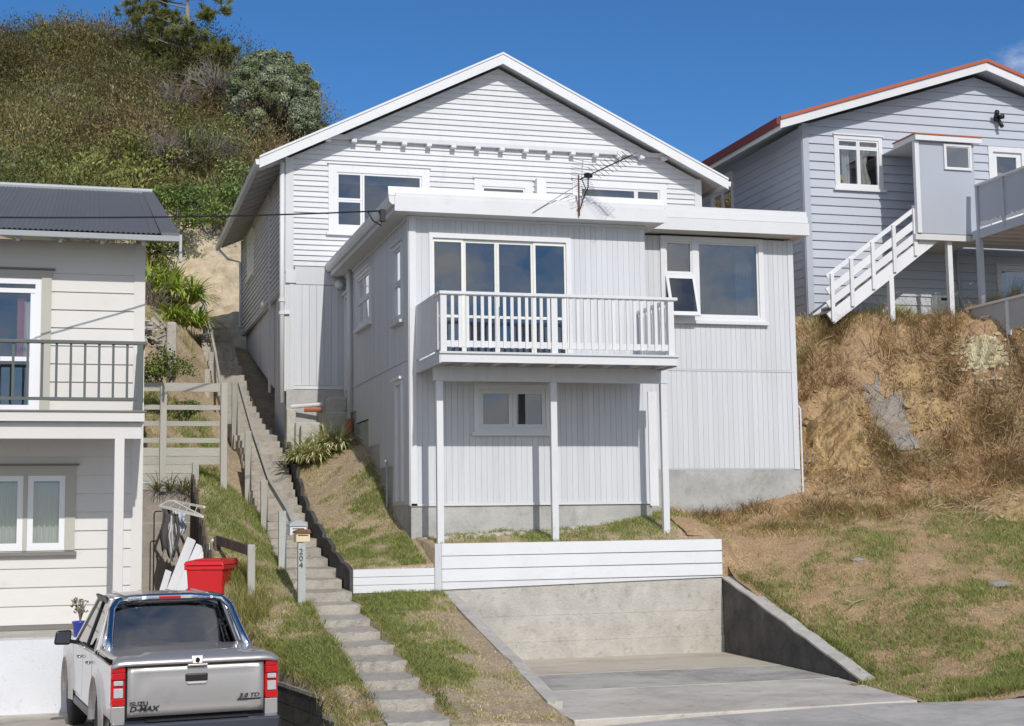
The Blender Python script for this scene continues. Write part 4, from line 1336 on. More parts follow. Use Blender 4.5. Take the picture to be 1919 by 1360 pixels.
# -- survey points of the slopes
f_low = tps([(3.85, 16.05, -2.24), (3.85, 17.6, -1.93), (3.85, 19.1, -1.65), (3.85, 20.7, -1.40), (3.85, 22.55, -1.13), (5.3, 22.55, -1.12), (5.3, 20, -1.62), (5.3, 17.1, -2.2), (5.3, 16.1, -2.33), (4.6, 19.5, -1.60)])
lawn_low, flow = patch('lawn', f_low, lambda y: 3.845, lambda y: 5.32, 16.05, 22.6, 30, 110, M_GROUND,
                       lush=lambda X, Y, Z: 0.35 - 0.75 * np.clip((X - 4.25) / 0.9, 0, 1) + 0.35 * (Y > 21.2), rough=0.025, seed=3)
f_mid = tps([(3.95, 22.65, -0.76), (3.95, 24.5, -0.45), (3.95, 26.1, -0.08), (3.95, 27.3, 0.28), (3.95, 28.3, 0.68), (3.95, 29.4, 1.2), (3.95, 30.4, 1.6),
             (5.1, 22.65, -0.68), (5.1, 24, -0.32), (5.1, 25.5, 0.15), (5.1, 26.7, 0.85), (5.1, 27.8, 1.28), (5.1, 29.2, 1.6), (5.1, 30.4, 1.7), (4.5, 27, 0.5)])
lawn_mid, fmid = patch('lawn', f_mid, lambda y: 3.93, lambda y: 5.20, 22.63, 30.5, 26, 130, M_GROUND,
                       lush=lambda X, Y, Z: 0.15 - 0.25 * (Y > 26.5) + 0.0 * X, rough=0.025, seed=5)
f_yard = tps([(5.2, 22.65, -0.46), (7.5, 22.65, -0.46), (10.2, 22.65, -0.46), (5.2, 24, -0.27), (7.2, 24, -0.20), (9.4, 24, -0.02), (9.4, 25.2, 0.02), (11, 25.2, 0.10),
              (12.9, 25.25, 0.44), (10.3, 22.0, -1.1), (10.3, 20.4, -1.60), (10.3, 18.2, -2.20), (11.5, 24, 0.05)])
yard, fyard = patch('yard', f_yard, lambda y: 5.2, lambda y: 10.04 if y < 22.9 else 9.75, 22.66, 25.25, 70, 40, M_GROUND,
                    lush=lambda X, Y, Z: -0.1 + 0.2 * ((X > 6.5) & (X < 9.5)), rough=0.03, seed=6)
bank_px = [((1600, 1200), 19.7), ((1750, 1150), 19.2), ((1900, 1100), 19.6), ((1450, 1050), 22.4), ((1600, 1050), 21.6), ((1750, 1000), 22.4), ((1900, 960), 22.8),
           ((1550, 940), 24.6), ((1650, 900), 25.0), ((1780, 880), 25.0), ((1900, 860), 24.5), ((1530, 850), 25.8), ((1650, 800), 26.1), ((1780, 780), 26.0), ((1900, 760), 25.3),
           ((1520, 740), 26.8), ((1650, 700), 26.9), ((1780, 690), 26.5), ((1900, 690), 25.6), ((1515, 650), 27.7), ((1650, 645), 26.95), ((1780, 642), 26.55), ((1900, 640), 25.7),
           ((1530, 606), 28.2), ((1600, 610), 27.8), ((1650, 613), 27.5), ((1780, 616), 26.95), ((1900, 612), 26.0), ((1850, 614), 26.45), ((1850, 640), 26.1), ((1850, 700), 26.0)]
bp_ = []
for (p, y) in bank_px:
    q = at(*p, Y=y); bp_.append((q.x, q.y, q.z))
bp_ += [(10.25, 22.6, -1.0), (10.25, 20.4, -1.62), (10.25, 18.2, -2.22), (9.8, 16.3, -2.26), (11, 15.95, -2.22), (13, 15.95, -2.2), (18, 15.95, -2.2), (24, 15.95, -2.2), (10.3, 24, -0.14), (10.32, 22.85, -0.72), (10.25, 21.5, -1.30), (10.25, 19.3, -1.92), (11.0, 20.4, -1.50), (11.0, 18.6, -1.98), (11, 22.4, -0.80), (11, 25.1, 0.05),
        (12.9, 25.2, 0.42), (13.1, 27, 2.2), (13.4, 28.5, 3.95), (14.5, 29, 4.2), (18, 28.6, 4.25), (22, 27.2, 4.3), (26, 27, 4.3), (13.6, 31, 4.4), (20, 31, 4.4), (27, 31, 4.4), (24, 20, -0.9), (24, 24, 1.6)]
bp_ += [(10.06, y, float(f_yard(10.06, y))) for y in (22.9, 23.3, 23.8, 24.4, 25.0)] + [(9.6, y, float(f_yard(9.6, y)) + 0.01) for y in (22.7, 23.2, 23.8, 24.4, 25.0)]
f_bank0 = tps(bp_, 0.08)


def f_bank(x, y):
    x = np.asarray(x, float); y = np.asarray(y, float)
    z = f_bank0(x, y)
    steep = np.clip((y - 24.6) / 1.5, 0, 1) * np.clip((28.6 - y) / 0.8, 0, 1)
    return z + steep * (0.27 * fbm(x, y * 0.7, 0.9, 4, 21) + 0.14 * fbm(x, y, 3.0, 3, 33))


def rockmask(X, Y, Z):
    r = np.zeros_like(X)
    for (p, y, s, a) in (((1575, 800), 26.0, 0.65, 0.62), ((1600, 850), 25.7, 0.55, 0.60), ((1700, 790), 26.1, 0.4, 0.45), ((1830, 660), 27.0, 0.8, 0.35), ((1740, 700), 26.8, 0.5, 0.35), ((1880, 930), 24.3, 0.7, 0.30), ((1540, 790), 26.2, 0.5, 0.5)):
        q = at(*p, Y=y)
        d2 = ((X - q.x) ** 2 + (Y - q.y) ** 2 + (Z - q.z) ** 2) / s ** 2
        r = np.maximum(r, a * np.exp(-d2))
    return r + 0.12 * np.clip((Y - 24.5) / 1.5, 0, 1) * (Y < 28)


bank, fbank = patch('grass_bank', f_bank, lambda y: 9.55, lambda y: 27.0, 15.80, 28.95, 230, 180, M_BANK, cut=lambda x, y: ((x < 10.14) & (y < 22.6) & (y > 18.0)) | ((x < 10.03) & (y < 22.84) & (y > 18.0)) | ((x < 9.8) & (y <= 18.0)) | ((x < 12.74) & (y > 25.3)),
                    lush=lambda X, Y, Z: 0.42 * np.clip((22.8 - Y) / 3.5, -0.6, 1) + 0.10 * vnoise(X, Y, 0.5, 4) - 0.5 * np.clip((Y - 23.8) / 1.5, 0, 1), rock=rockmask, rough=0.05, seed=9)
terr = MB(); terr.box(12.9, 40, 28.9, 45, 1.0, 4.30); tag(terr.build('terrace_ground', M_GROUND), kind='structure')
# left strip between the neighbour and the steps
f_left = tps([(2.95, 16, -2.25), (3.1, 17.5, -1.93), (3.1, 19.1, -1.65), (2.95, 21.5, -1.2), (2.95, 23.4, -0.76), (2.95, 25.8, -0.22), (2.9, 27.5, 0.15), (2.9, 28.8, 0.5), (2.9, 30.5, 1.0), (2.9, 31.5, 1.3),
              (1.9, 26.6, 0.85), (1.9, 25.5, 0.48), (2.3, 26, 0.62), (1.9, 24, -0.25), (1.95, 22.4, -0.95), (2.05, 21, -1.4), (2.2, 19, -1.85), (2.45, 17.3, -2.02), (2.7, 16.2, -2.3), (1.9, 27.2, 0.95), (2.4, 27.2, 0.65)])


def left_edge(y):
    return float(np.interp(y, [16, 17.2, 19, 21, 22.2, 23.8, 25.9, 26.6], [2.80, 2.66, 2.40, 2.15, 1.98, 1.86, 1.80, 1.80]))


strip, fstrip = patch('grass_verge', f_left, left_edge, lambda y: 3.145 if y < 21.6 else 3.0, 16.05, 27.4, 28, 170, M_GROUND,
                      lush=lambda X, Y, Z: 0.30 + 0.0 * X, rough=0.03, seed=12)
# hillside behind
hp = [(-45, 30, 2), (-20, 33, 3.5), (-10, 33, 4.2), (-3, 31, 2.5), (1.0, 27.2, 0.8), (1.9, 27.3, 0.97), (2.4, 27.3, 0.68), (2.9, 27.4, 0.15), (2.9, 29, 0.55), (2.9, 31.5, 1.3), (1.5, 30, 1.6), (0.8, 33, 3.0), (2.2, 34, 2.5), (2.7, 37.6, 3.25), (2.6, 39.8, 4.0), (1.2, 38, 4.6), (3.0, 41.5, 5.2), (-2, 38, 6.5),
      (3.9, 33, 2.2), (3.9, 36, 3.4), (3.9, 39, 4.7), (6, 39, 4.0), (13, 40, 4.2), (14, 33, 4.2), (20, 45, 5.0), (40, 45, 5.0), (3.2, 43.6, 7.0), (2.2, 43.8, 7.6), (4.3, 44.5, 7.6), (2.5, 45.5, 9.0), (4.5, 46.5, 9.0)]
for p, y in (((0, 108), 72), ((110, 108), 72), ((230, 142), 72), ((330, 180), 70), ((450, 226), 67), ((520, 262), 65), ((590, 285), 63), ((100, 225), 61), ((300, 268), 57), ((450, 290), 57), ((100, 320), 50), ((300, 330), 50), ((420, 350), 51), ((380, 420), 47.0), ((-200, 108), 72), ((-200, 250), 58)):
    q = at(*p, Y=y); hp.append((q.x, q.y, q.z))
hp += [(10, 66, 11), (20, 66, 7), (40, 70, 6), (10, 90, 9), (-10, 95, 18), (-50, 95, 16), (60, 110, 5), (20, 110, 6), (-60, 72, 18)]
for p, y in (((300, 612), 36.8), ((345, 605), 37.3), ((285, 570), 38.2), ((345, 545), 39.5), ((352, 645), 35.8), ((300, 660), 34.2)):
    q = at(*p, Y=y); hp.append((q.x, q.y, q.z))
hp = [h for h in hp if (h[0], h[1]) not in ((2.2, 34), (0.8, 33), (1.2, 38), (2.9, 29), (2.9, 31.5), (2.7, 37.6), (2.6, 39.8), (3.9, 33), (3.9, 36), (3.9, 39), (3.0, 41.5))]
STEPZ = [(20.75, -1.36), (21.7, -1.19), (22.2, -1.08), (23.3, -0.88), (24.5, -0.62), (26.1, -0.27), (27.3, 0.09), (28.35, 0.5), (29.4, 1.04), (30.6, 1.63), (31.6, 1.95), (32.7, 2.25), (33.8, 2.80), (36, 3.73), (38.0, 4.6), (39.2, 5.15), (40.6, 5.30)]
for y in (28, 29.5, 31, 32.5, 34, 35.5, 37, 38.5, 40, 41.2):
    z_ = float(np.interp(y, [q[0] for q in STEPZ], [q[1] for q in STEPZ]))
    hp += [(2.55, y, z_ - 0.22), (3.2, y, z_ - 0.42), (3.75, y, z_ - 0.5)]
f_hill = tps(hp, 0.12)


def hill_left(y): return -60.0
def hill_right(y): return 3.02 if y < 32 else 3.9 if y < 39.7 else 40.0


xs1 = np.concatenate([np.linspace(-60, -6, 50), np.linspace(-5, 5, 120), np.linspace(5.6, 45, 40)])
ys1 = np.concatenate([np.linspace(27.3, 48, 130), np.linspace(48.5, 110, 80)])
X, Y = np.meshgrid(xs1, ys1)
Z = f_hill(X, Y) + 0.07 * fbm(X, Y, 0.9, 4, 5)
cl = np.exp(-(((X - 2.6) / 1.8) ** 2 + ((Y - 44.3) / 2.2) ** 2))
Z = Z + cl * 0.45 * fbm(X, Y, 0.8, 5, 8) + cl * 0.3 * np.abs(fbm(X, Y * 0.6, 1.7, 4, 18)) + cl * 0.16 * fbm(X, Y, 3.4, 3, 28)
V = np.stack([X, Y, Z], -1).reshape(-1, 3)
idx = np.arange(X.size).reshape(X.shape)
Q = np.stack([idx[:-1, :-1], idx[:-1, 1:], idx[1:, 1:], idx[1:, :-1]], -1).reshape(-1, 4)
keep_ = ~((V[Q][:, :, 0].min(1) > np.where(V[Q][:, :, 1].max(1) < 31.2, 3.3, 4.3)) & (V[Q][:, :, 1].max(1) < 40.2))
hill = fast_mesh('hill', V, quads=Q[keep_], material=M_HILL)
for p in hill.data.polygons:
    p.use_smooth = True
hill.data.materials.append(M_CLIFF)
hill.data.materials.append(M_GROUND)
fc = V[Q[keep_]].mean(1)
mi_ = np.zeros(len(fc), dtype=np.int32)
mi_[(fc[:, 0] > 0.6) & (fc[:, 0] < 6) & (fc[:, 1] > 41.0) & (fc[:, 1] < 47)] = 1
mi_[(fc[:, 1] < 41.0) & (fc[:, 0] > -3)] = 2
hill.data.polygons.foreach_set('material_index', mi_)
tag(hill, kind='structure')

# ================================================================== CONCRETE STEPS
steps = thing('concrete_steps', 'long flight of rough concrete steps climbing between the lawns', 'steps', (3.4, 16.1, -2.3))
prof = [(16.0, -2.17), (16.8, -2.02), (17.6, -1.88), (18.35, -1.74), (19.15, -1.61), (19.95, -1.485), (20.75, -1.36)]
zf = np.array([(20.75, -1.36), (21.7, -1.19), (22.2, -1.08), (23.3, -0.88), (24.5, -0.62), (26.1, -0.27), (27.3, 0.09), (28.35, 0.5), (29.4, 1.04), (30.6, 1.63), (31.6, 1.95), (32.7, 2.25), (33.8, 2.80), (36, 3.73), (38.0, 4.6), (39.2, 5.15), (40.6, 5.30)])
z = prof[-1][1]
while True:
    z += 0.152
    y = float(np.interp(z, zf[:, 1], zf[:, 0]))
    if y > 40.4:
        break
    prof.append((y, z))
RX = lambda y: float(np.interp(y, [16, 29.5, 31.5, 33.5, 41], [3.85, 3.85, 3.80, 3.56, 3.50]))
LX = lambda y: float(np.interp(y, [16, 20.8, 22, 30, 33, 41], [3.14, 3.14, 2.99, 2.97, 2.86, 2.62]))
for i, (y, z) in enumerate(prof):
    y2 = prof[i + 1][0] if i + 1 < len(prof) else y + 1.0
    l0, r0 = LX(y), RX(y)
    j = lambda: random.uniform(-0.02, 0.02)
    k = 8
    mb = MB()
    top, bot = [], []
    nos = [(l0 + (r0 - l0) * q / k + (j() if 0 < q < k else j() * 1.5), y + j(), z + random.uniform(-0.014, 0.012)) for q in range(k + 1)]
    back = [(l0 + (r0 - l0) * q / k, y2 + 0.12, z + 0.02 + random.uniform(-0.008, 0.008)) for q in range(k + 1)]
    low = [(p[0] + j() * 0.6, p[1] + 0.015 + j() * 0.6, z - 0.30) for p in nos]
    lowb = [(p[0], p[1], z - 0.30) for p in back]
    P = [low, [(p[0], p[1] + j() * 0.5, z - 0.085 + j() * 0.5) for p in nos], nos, [((a[0] * .6 + b[0] * .4), a[1] * .6 + b[1] * .4, (a[2] + b[2]) / 2 + j() * 0.3) for a, b in zip(nos, back)], back, lowb]
    mb.grid(P)
    b_ = len(P[0])
    for e in (0, k):
        mb.add([P[q][e] for q in range(6)], [tuple(range(6))])
    st = mb.build('step', M_STEP, steps)
# stepped kerb on the right of the flight
kb = thing('stepped_kerb', 'dark stepped concrete edging along the right of the steps', 'kerb', (3.93, 26, -0.6))
ys_ = [22.62, 23.5, 24.4, 25.4, 26.4, 27.35, 28.1, 28.75, 29.35, 29.9, 30.45]
for i in range(len(ys_) - 1):
    a, b = ys_[i], ys_[i + 1]
    za = float(np.interp(a, zf[:, 0], zf[:, 1])); zb_ = float(np.interp(b, zf[:, 0], zf[:, 1]))
    t0 = za + 0.26 + random.uniform(-0.03, 0.03); t1 = t0 + (zb_ - za) * 0.45
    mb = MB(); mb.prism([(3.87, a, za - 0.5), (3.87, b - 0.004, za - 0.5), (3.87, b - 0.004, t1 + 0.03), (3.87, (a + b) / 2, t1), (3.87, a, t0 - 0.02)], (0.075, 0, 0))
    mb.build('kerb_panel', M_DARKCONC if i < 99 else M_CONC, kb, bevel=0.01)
# handrail: upper and lower flights
lower_posts = [at(557, 1012, X=2.95), at(529, 957, X=2.95), at(495, 900, X=2.95), at(465, 808, X=2.95), at(440, 716, X=2.95)]
bases = [(21.55, -1.45), (23.45, -0.95), (25.9, -0.45), (28.8, 0.3), (31.45, 1.1)]
hr = thing('handrail', 'lower flight handrail on pale timber posts beside the concrete steps', 'handrail', (2.95, 26, -0.2))
tops = []
for i, (p, (by, bz)) in enumerate(zip(lower_posts, bases)):
    if i == 0:
        continue
    mb = MB(); mb.box(2.95 - 0.06, 2.95 + 0.06, p.y - 0.05, p.y + 0.05, bz, p.z); mb.build('post', M_GREENPOST if i < 2 else M_TIMBER, hr, bevel=0.008)
    tops.append((3.04, p.y, p.z - 0.03))
tops = [(3.04, 21.95, tops[0][2] - 0.48)] + tops
mb = MB()
for a, b in zip(tops[:-1], tops[1:]):
    mb.bar(a, b, 0.05, 0.10)
mb.build('rail', M_TIMBER, hr)
hr2 = thing('handrail', 'upper flight handrail on weathered posts near the clay bank', 'handrail', (2.8, 39, 3.5))
up_posts = [((396, 660), 36.6, 2.9), ((385, 610), 38.3, 3.6), ((378, 575), 39.7, 4.2), ((371, 540), 41.0, 4.8), ((388, 692), 34.4, 2.3)]
tp = []
for (p, y, bz) in up_posts:
    q = at(*p, Y=y)
    mb = MB(); mb.box(q.x - 0.06, q.x + 0.06, y - 0.05, y + 0.05, bz - 0.4, q.z); mb.build('post', M_TIMBER if y != 38.3 else M_GREENPOST, hr2, bevel=0.008)
    tp.append((q.x + 0.1, y, q.z - 0.03))
tp = sorted(tp, key=lambda t: t[1])
e_ = at(410, 715, Y=33.0)
tp = [(e_.x + 0.02, 33.0, e_.z)] + tp[1:]
mb = MB()
for a, b in zip(tp[:-1], tp[1:]):
    mb.bar(a, b, 0.05, 0.09)
mb.build('rail', M_TIMBER, hr2)
# concrete blocks and landing by the downpipe
blk = thing('concrete_landing', 'rough stacked concrete blocks and landing under the corner downpipe', 'concrete blocks', (4.4, 30.0, 1.6))
for (a, b, c, d, e, f_) in ((4.02, 4.55, 29.95, 30.46, 1.3, 2.02), (4.56, 5.08, 29.7, 30.46, 1.3, 2.22), (4.7, 5.08, 30.0, 30.47, 2.22, 2.55), (3.86, 4.05, 30.1, 30.5, 1.5, 2.3), (4.1, 4.32, 29.72, 29.94, 1.3, 1.95)):
    mb = MB(); mb.box(a, b, c, d, e, f_); mb.build('concrete_block', M_CONC, blk, bevel=0.025)
mb = MB(); mb.tube([(3.98, 30.3, 2.36), (4.6, 30.1, 2.40)], 0.04, 8); mb.build('waste_pipe', M_TRIM, blk)
mb = MB(); mb.tube([(4.2, 30.0, 2.28), (4.55, 29.95, 2.28)], 0.05, 8); mb.build('clay_pipe', M_TERRA, blk)

# ================================================================== LETTERBOXES
bp0 = at(561, 1130, X=2.98)
lbp = thing('letterbox_post', 'pale green post numbered 204 at the foot of the handrail', 'post', (2.98, 21.53, -1.3))
mb = MB(); mb.box(2.925, 3.035, 21.48, 21.59, -1.45, -0.30); mb.build('post', M_GREENPOST, lbp, bevel=0.006)
for i, ch in enumerate('204'):
    cu = D.curves.new('digit', 'FONT'); cu.body = ch; cu.size = 0.115; cu.extrude = 0.003; cu.align_x = 'CENTER'
    tmp = D.objects.new('tmp_text', cu); COL.objects.link(tmp)
    bpy.context.view_layer.update()
    me = D.meshes.new_from_object(tmp.evaluated_get(bpy.context.evaluated_depsgraph_get()))
    D.objects.remove(tmp)
    me.materials.append(M_BLACK)
    o = link('digit', me, lbp)
    o.matrix_basis = Matrix.Translation((2.966, 21.474, -0.46 - i * 0.098)) @ Matrix.Rotation(math.pi / 2, 4, 'X')


def letterbox(c, w, h, d, label, mtl, roofm, curved):
    t = thing('letterbox', label, 'letterbox', c, 'letterboxes at the steps')
    mb = MB(); mb.box(c[0] - w / 2, c[0] + w / 2, c[1] - d / 2, c[1] + d / 2, c[2], c[2] + h); bx = mb.build('box', mtl, t, bevel=0.006)
    mb = MB()
    if curved:
        P = []
        for k in range(11):
            a = math.pi * k / 10
            P.append((c[0] - math.cos(a) * (w / 2 + 0.015), c[1] - d / 2 - 0.02, c[2] + h + 0.002 + math.sin(a) * 0.085))
        mb.prism(P, (0, d + 0.04, 0))
    else:
        mb.prism([(c[0] - w / 2 - 0.02, c[1] - d / 2 - 0.03, c[2] + h), (c[0] + w / 2 + 0.02, c[1] - d / 2 - 0.03, c[2] + h), (c[0] + w / 2, c[1] - d / 2 - 0.03, c[2] + h + 0.03), (c[0], c[1] - d / 2 - 0.03, c[2] + h + 0.06), (c[0] - w / 2, c[1] - d / 2 - 0.03, c[2] + h + 0.03)], (0, d + 0.06, 0))
    mb.build('lid', roofm, t)
    mb = MB(); mb.box(c[0] - w * 0.36, c[0] + w * 0.36, c[1] - d / 2 - 0.004, c[1] - d / 2 + 0.01, c[2] + h * 0.68, c[2] + h * 0.78); mb.build('mail_slot', M_BLACK, t)


letterbox((2.995, 21.62, -0.285), 0.20, 0.13, 0.30, 'small buff letterbox on top of the numbered post', M_BUFF, M_RUST, False)
letterbox((2.98, 22.05, -0.19), 0.24, 0.13, 0.34, 'white letterbox with grey curved lid behind the buff letterbox', M_TRIM, M_GUTTER, True)

# ================================================================== LEFT NEIGHBOUR (cream house)
YN, YNF = 23.95, 22.2
XN1 = 0.82
XNL = -9.0
FN = mapper('F', YN)
nb = thing('cream_house', 'cream weatherboard house with dark corrugated roof and grey-green balcony rail', 'house', (-3, 23.9, -1.5))
ND = (-4.0, -0.60, 1.66, 3.85)                       # balcony doors
NW = (-2.25, -0.19, -0.38, 0.92)                      # lower window
opn = [(ND[0], ND[1] - 0.02, ND[2], ND[3]), (NW[0] + 0.05, NW[1] - 0.05, NW[2] + 0.05, NW[3] - 0.05)]
backing(nb, FN, [(XNL, XN1, -1.56, 4.45)], opn, M_CREAM, th=0.12)
boards_h(nb, FN, XNL, XN1 - 0.17, -1.50, 1.34, 0.287, opn, M_CREAM, butt=0.03)
boards_h(nb, FN, XNL, XN1 - 0.17, 1.66, 3.93, 0.277, opn, M_CREAM, butt=0.03)
mb = MB(); slab(mb, FN, XNL, XN1 - 0.17, 0.001, 0.018, 3.932, 4.44); mb.build('frieze_panel', M_CREAM, nb)
for a, b in ((-1.54, 1.36), (1.64, 4.44)):
    mb = MB(); slab(mb, FN, XN1 - 0.17, XN1, 0.001, 0.028, a, b); mb.build('corner_board', M_CREAM, nb)
mb = MB(); mb.box(XN1 - 0.12, XN1, YN + 0.12, 31.5, -1.56, 4.6); mb.build('end_wall', M_CREAM, nb)
# balcony doors
mb = MB()
slab(mb, FN, ND[1] - 0.15, ND[1], 0.0, 0.05, ND[2] - 0.02, ND[3] + 0.12); slab(mb, FN, ND[0], ND[1] - 0.15, 0.0, 0.05, ND[3], ND[3] + 0.12)
mb.build('door_architrave', M_STONE, nb)
mb = MB(); slab(mb, FN, ND[0], ND[1] + 0.05, 0.0, 0.08, ND[3] + 0.122, ND[3] + 0.15); mb.build('door_flashing', M_BROWNTR, nb)
mb = MB()
u1 = ND[1] - 0.152
slab(mb, FN, u1 - 0.09, u1, -0.07, 0.02, ND[2], ND[3] - 0.002); slab(mb, FN, ND[0], u1 - 0.09, -0.07, 0.02, ND[3] - 0.10, ND[3] - 0.002)
slab(mb, FN, ND[0], u1 - 0.09, -0.07, 0.01, ND[3] - 0.24, ND[3] - 0.17)
slab(mb, FN, u1 - 0.16, u1 - 0.09, -0.06, 0.0, ND[2], ND[3] - 0.24)
slab(mb, FN, ND[0], u1 - 0.16, -0.06, 0.0, ND[2], ND[2] + 0.20); slab(mb, FN, ND[0], u1 - 0.16, -0.06, 0.0, ND[2] + 0.88, ND[2] + 0.95)
dn = mb.build('balcony_door', M_PVC, nb)
mb = MB(); slab(mb, FN, ND[0], u1 - 0.16, -0.04, -0.034, ND[2] + 0.2, ND[2] + 0.88); slab(mb, FN, ND[0], u1 - 0.16, -0.04, -0.034, ND[2] + 0.95, ND[3] - 0.24); slab(mb, FN, ND[0], u1 - 0.09, -0.04, -0.034, ND[3] - 0.17, ND[3] - 0.10); mb.build('door_pane', M_GLASS2, dn)
for k, a in enumerate((u1 - 0.58, u1 - 1.02, u1 - 1.46)):
    mb = MB(); slab(mb, FN, a, a + 0.40, -0.09, -0.075, ND[2] + 0.22, ND[2] + 0.84); slab(mb, FN, a, a + 0.03, -0.074, -0.06, ND[2] + 0.22, ND[2] + 0.86); slab(mb, FN, a + 0.37, a + 0.4, -0.074, -0.06, ND[2] + 0.22, ND[2] + 0.86); slab(mb, FN, a, a + 0.4, -0.074, -0.06, ND[2] + 0.82, ND[2] + 0.88); mb.build('screen_panel', M_BLACK, dn)
drape(nb, FN, u1 - 0.26, u1 - 0.12, ND[2] + 0.2, ND[3] - 0.35, -0.16, M_CURT, 2, 0.02)
drape(nb, FN, u1 - 0.36, u1 - 0.24, ND[2] + 0.2, ND[3] - 0.30, -0.13, M_PINK, 2, 0.02)
room(nb, XNL + 0.3, XN1 - 0.2, YN + 0.14, YN + 3, 1.66, 4.3)
room(nb, XNL + 0.3, XN1 - 0.2, YN + 0.14, YN + 3, -1.4, 1.5)
# lower window: two casements in a brown-grey surround
mb = MB()
fr = 0.15
slab(mb, FN, NW[0], NW[0] + fr, -0.05, 0.045, NW[2], NW[3]); slab(mb, FN, NW[1] - fr, NW[1], -0.05, 0.045, NW[2], NW[3]); slab(mb, FN, NW[0] + fr, NW[1] - fr, -0.05, 0.045, NW[3] - fr, NW[3])
cols_ = [NW[0] + fr + (NW[1] - NW[0] - 2 * fr) * k / 3 for k in range(4)]
for c in cols_[1:3]:
    slab(mb, FN, c - 0.03, c + 0.03, -0.05, 0.04, NW[2], NW[3] - fr)
nw = mb.build('window', M_STONE, nb)
mb = MB(); slab(mb, FN, NW[0] - 0.05, NW[1] + 0.05, 0.0, 0.09, NW[3] + 0.002, NW[3] + 0.03); mb.build('head_flashing', M_BROWNTR, nw)
mb = MB(); slab(mb, FN, NW[0] - 0.03, NW[1] + 0.03, 0.0, 0.11, NW[2] - 0.075, NW[2] - 0.02); mb.build('sill', M_BROWNTR, nw)
for a, b in zip(cols_[:-1], cols_[1:]):
    a, b = a + (0.03 if a != cols_[0] else 0.0), b - (0.03 if b != cols_[3] else 0.0)
    a += 0.002; b -= 0.002
    c, d = NW[2] - 0.0, NW[3] - fr - 0.002
    s = 0.085
    mb = MB(); slab(mb, FN, a, a + s, -0.04, 0.03, c, d); slab(mb, FN, b - s, b, -0.04, 0.03, c, d); slab(mb, FN, a + s, b - s, -0.04, 0.03, d - s, d); slab(mb, FN, a + s, b - s, -0.04, 0.03, c, c + s + 0.03)
    mb.build('casement', M_PVC, nw)
    mb = MB(); slab(mb, FN, a + s - 0.004, b - s + 0.004, -0.008, -0.002, c + s, d - s + 0.004); mb.build('pane', M_GLASS2, nw)
    drape(nb, FN, a + 0.06, b - 0.06, c + 0.06, c + 1.04, -0.13, M_CURT, 5, 0.022)
# balcony
mb = MB(); mb.box(XNL, 0.775, YNF, YNF + 0.035, 1.495, 1.625); mb.build('deck_fascia', M_CREAM, nb)
mb = MB(); mb.box(0.74, 0.775, YNF + 0.036, YN - 0.03, 1.495, 1.625); mb.build('deck_fascia', M_CREAM, nb)
mb = MB(); mb.box(XNL, 0.80, YNF - 0.02, YN - 0.03, 1.63, 1.655); mb.build('deck_surface', M_BROWNTR, nb)
mb = MB(); mb.box(XNL, 0.735, YNF + 0.11, YNF + 0.20, 1.25, 1.492); mb.build('bearer', M_CREAM, nb)
mb = MB(); mb.box(XNL, 0.73, YNF + 0.22, YN - 0.03, 1.475, 1.492); mb.build('deck_lining', M_SOFFIT, nb)
mb = MB(); mb.box(0.36, 0.50, YNF + 0.10, YNF + 0.24, -1.56, 1.248); mb.build('verandah_post', M_CREAM, nb, bevel=0.008)
ry = YNF + 0.05
mb = MB(); mb.box(XNL, 0.80, ry - 0.045, ry + 0.045, 2.625, 2.675); mb.build('top_rail', M_DKGREEN, nb, bevel=0.006)
mb = MB(); mb.box(XNL, 0.70, ry - 0.02, ry + 0.02, 1.80, 1.845); mb.build('bottom_rail', M_DKGREEN, nb)
for x in (0.70, -1.47, -3.9):
    mb = MB(); mb.box(x - 0.04, x + 0.045, ry - 0.04, ry + 0.04, 1.656, 2.624); mb.build('rail_post', M_DKGREEN, nb)
b0 = None
for i in range(36):
    x = 0.52 - i * 0.1985
    if abs(x + 1.47) < 0.07:
        continue
    if b0 is None:
        mb = MB(); mb.box(-0.0175, 0.0175, ry - 0.0175, ry + 0.0175, 1.846, 2.624); b0 = mb.build('baluster', M_DKGREEN, nb); o = b0
    else:
        o = b0.copy(); COL.objects.link(o)
    o.location = (x, 0, 0)
mb = MB(); mb.box(0.70, 0.78, ry + 0.046, YN - 0.03, 2.625, 2.672); mb.build('top_rail', M_DKGREEN, nb)
mb = MB(); mb.box(0.72, 0.76, ry + 0.046, YN - 0.03, 1.80, 1.845); mb.build('bottom_rail', M_DKGREEN, nb)
b1 = None
for i in range(9):
    y = ry + 0.17 + i * 0.175
    if b1 is None:
        mb = MB(); mb.box(0.722, 0.757, -0.0175, 0.0175, 1.846, 2.624); b1 = mb.build('side_baluster', M_DKGREEN, nb); o = b1
    else:
        o = b1.copy(); COL.objects.link(o)
    o.location = (0, y, 0)
# roof: corrugated sheets, barge flashing, gutter, rafter ends
YG, ZG0, YRD, ZRD = 23.28, 4.47, 31.0, 6.82
pitch_c = 0.076
xr0, xr1 = 1.20, 0.93                                # sheet ends at gutter and ridge
sheets = []
w_sheet = pitch_c * 10
x = XNL
while x < 1.3:
    xe = min(x + w_sheet, 1.05)
    if xe - x < 0.05:
        break
    nn = int(round((xe - x) / pitch_c)) * 8
    P = []
    for (yy, zz) in ((YG - 0.03, ZG0), ((YG + YRD) / 2, (ZG0 + ZRD) / 2), (YRD, ZRD)):
        P.append([(x + (xe - x) * k / nn, yy, zz + 0.0105 * math.cos(2 * math.pi * (x + (xe - x) * k / nn) / pitch_c) + 0.02 + (0.004 if len(sheets) % 2 else 0)) for k in range(nn + 1)])
    sheets.append(MB().grid(P).build('roof_sheet', M_IRON, nb, smooth=True))
    x = xe
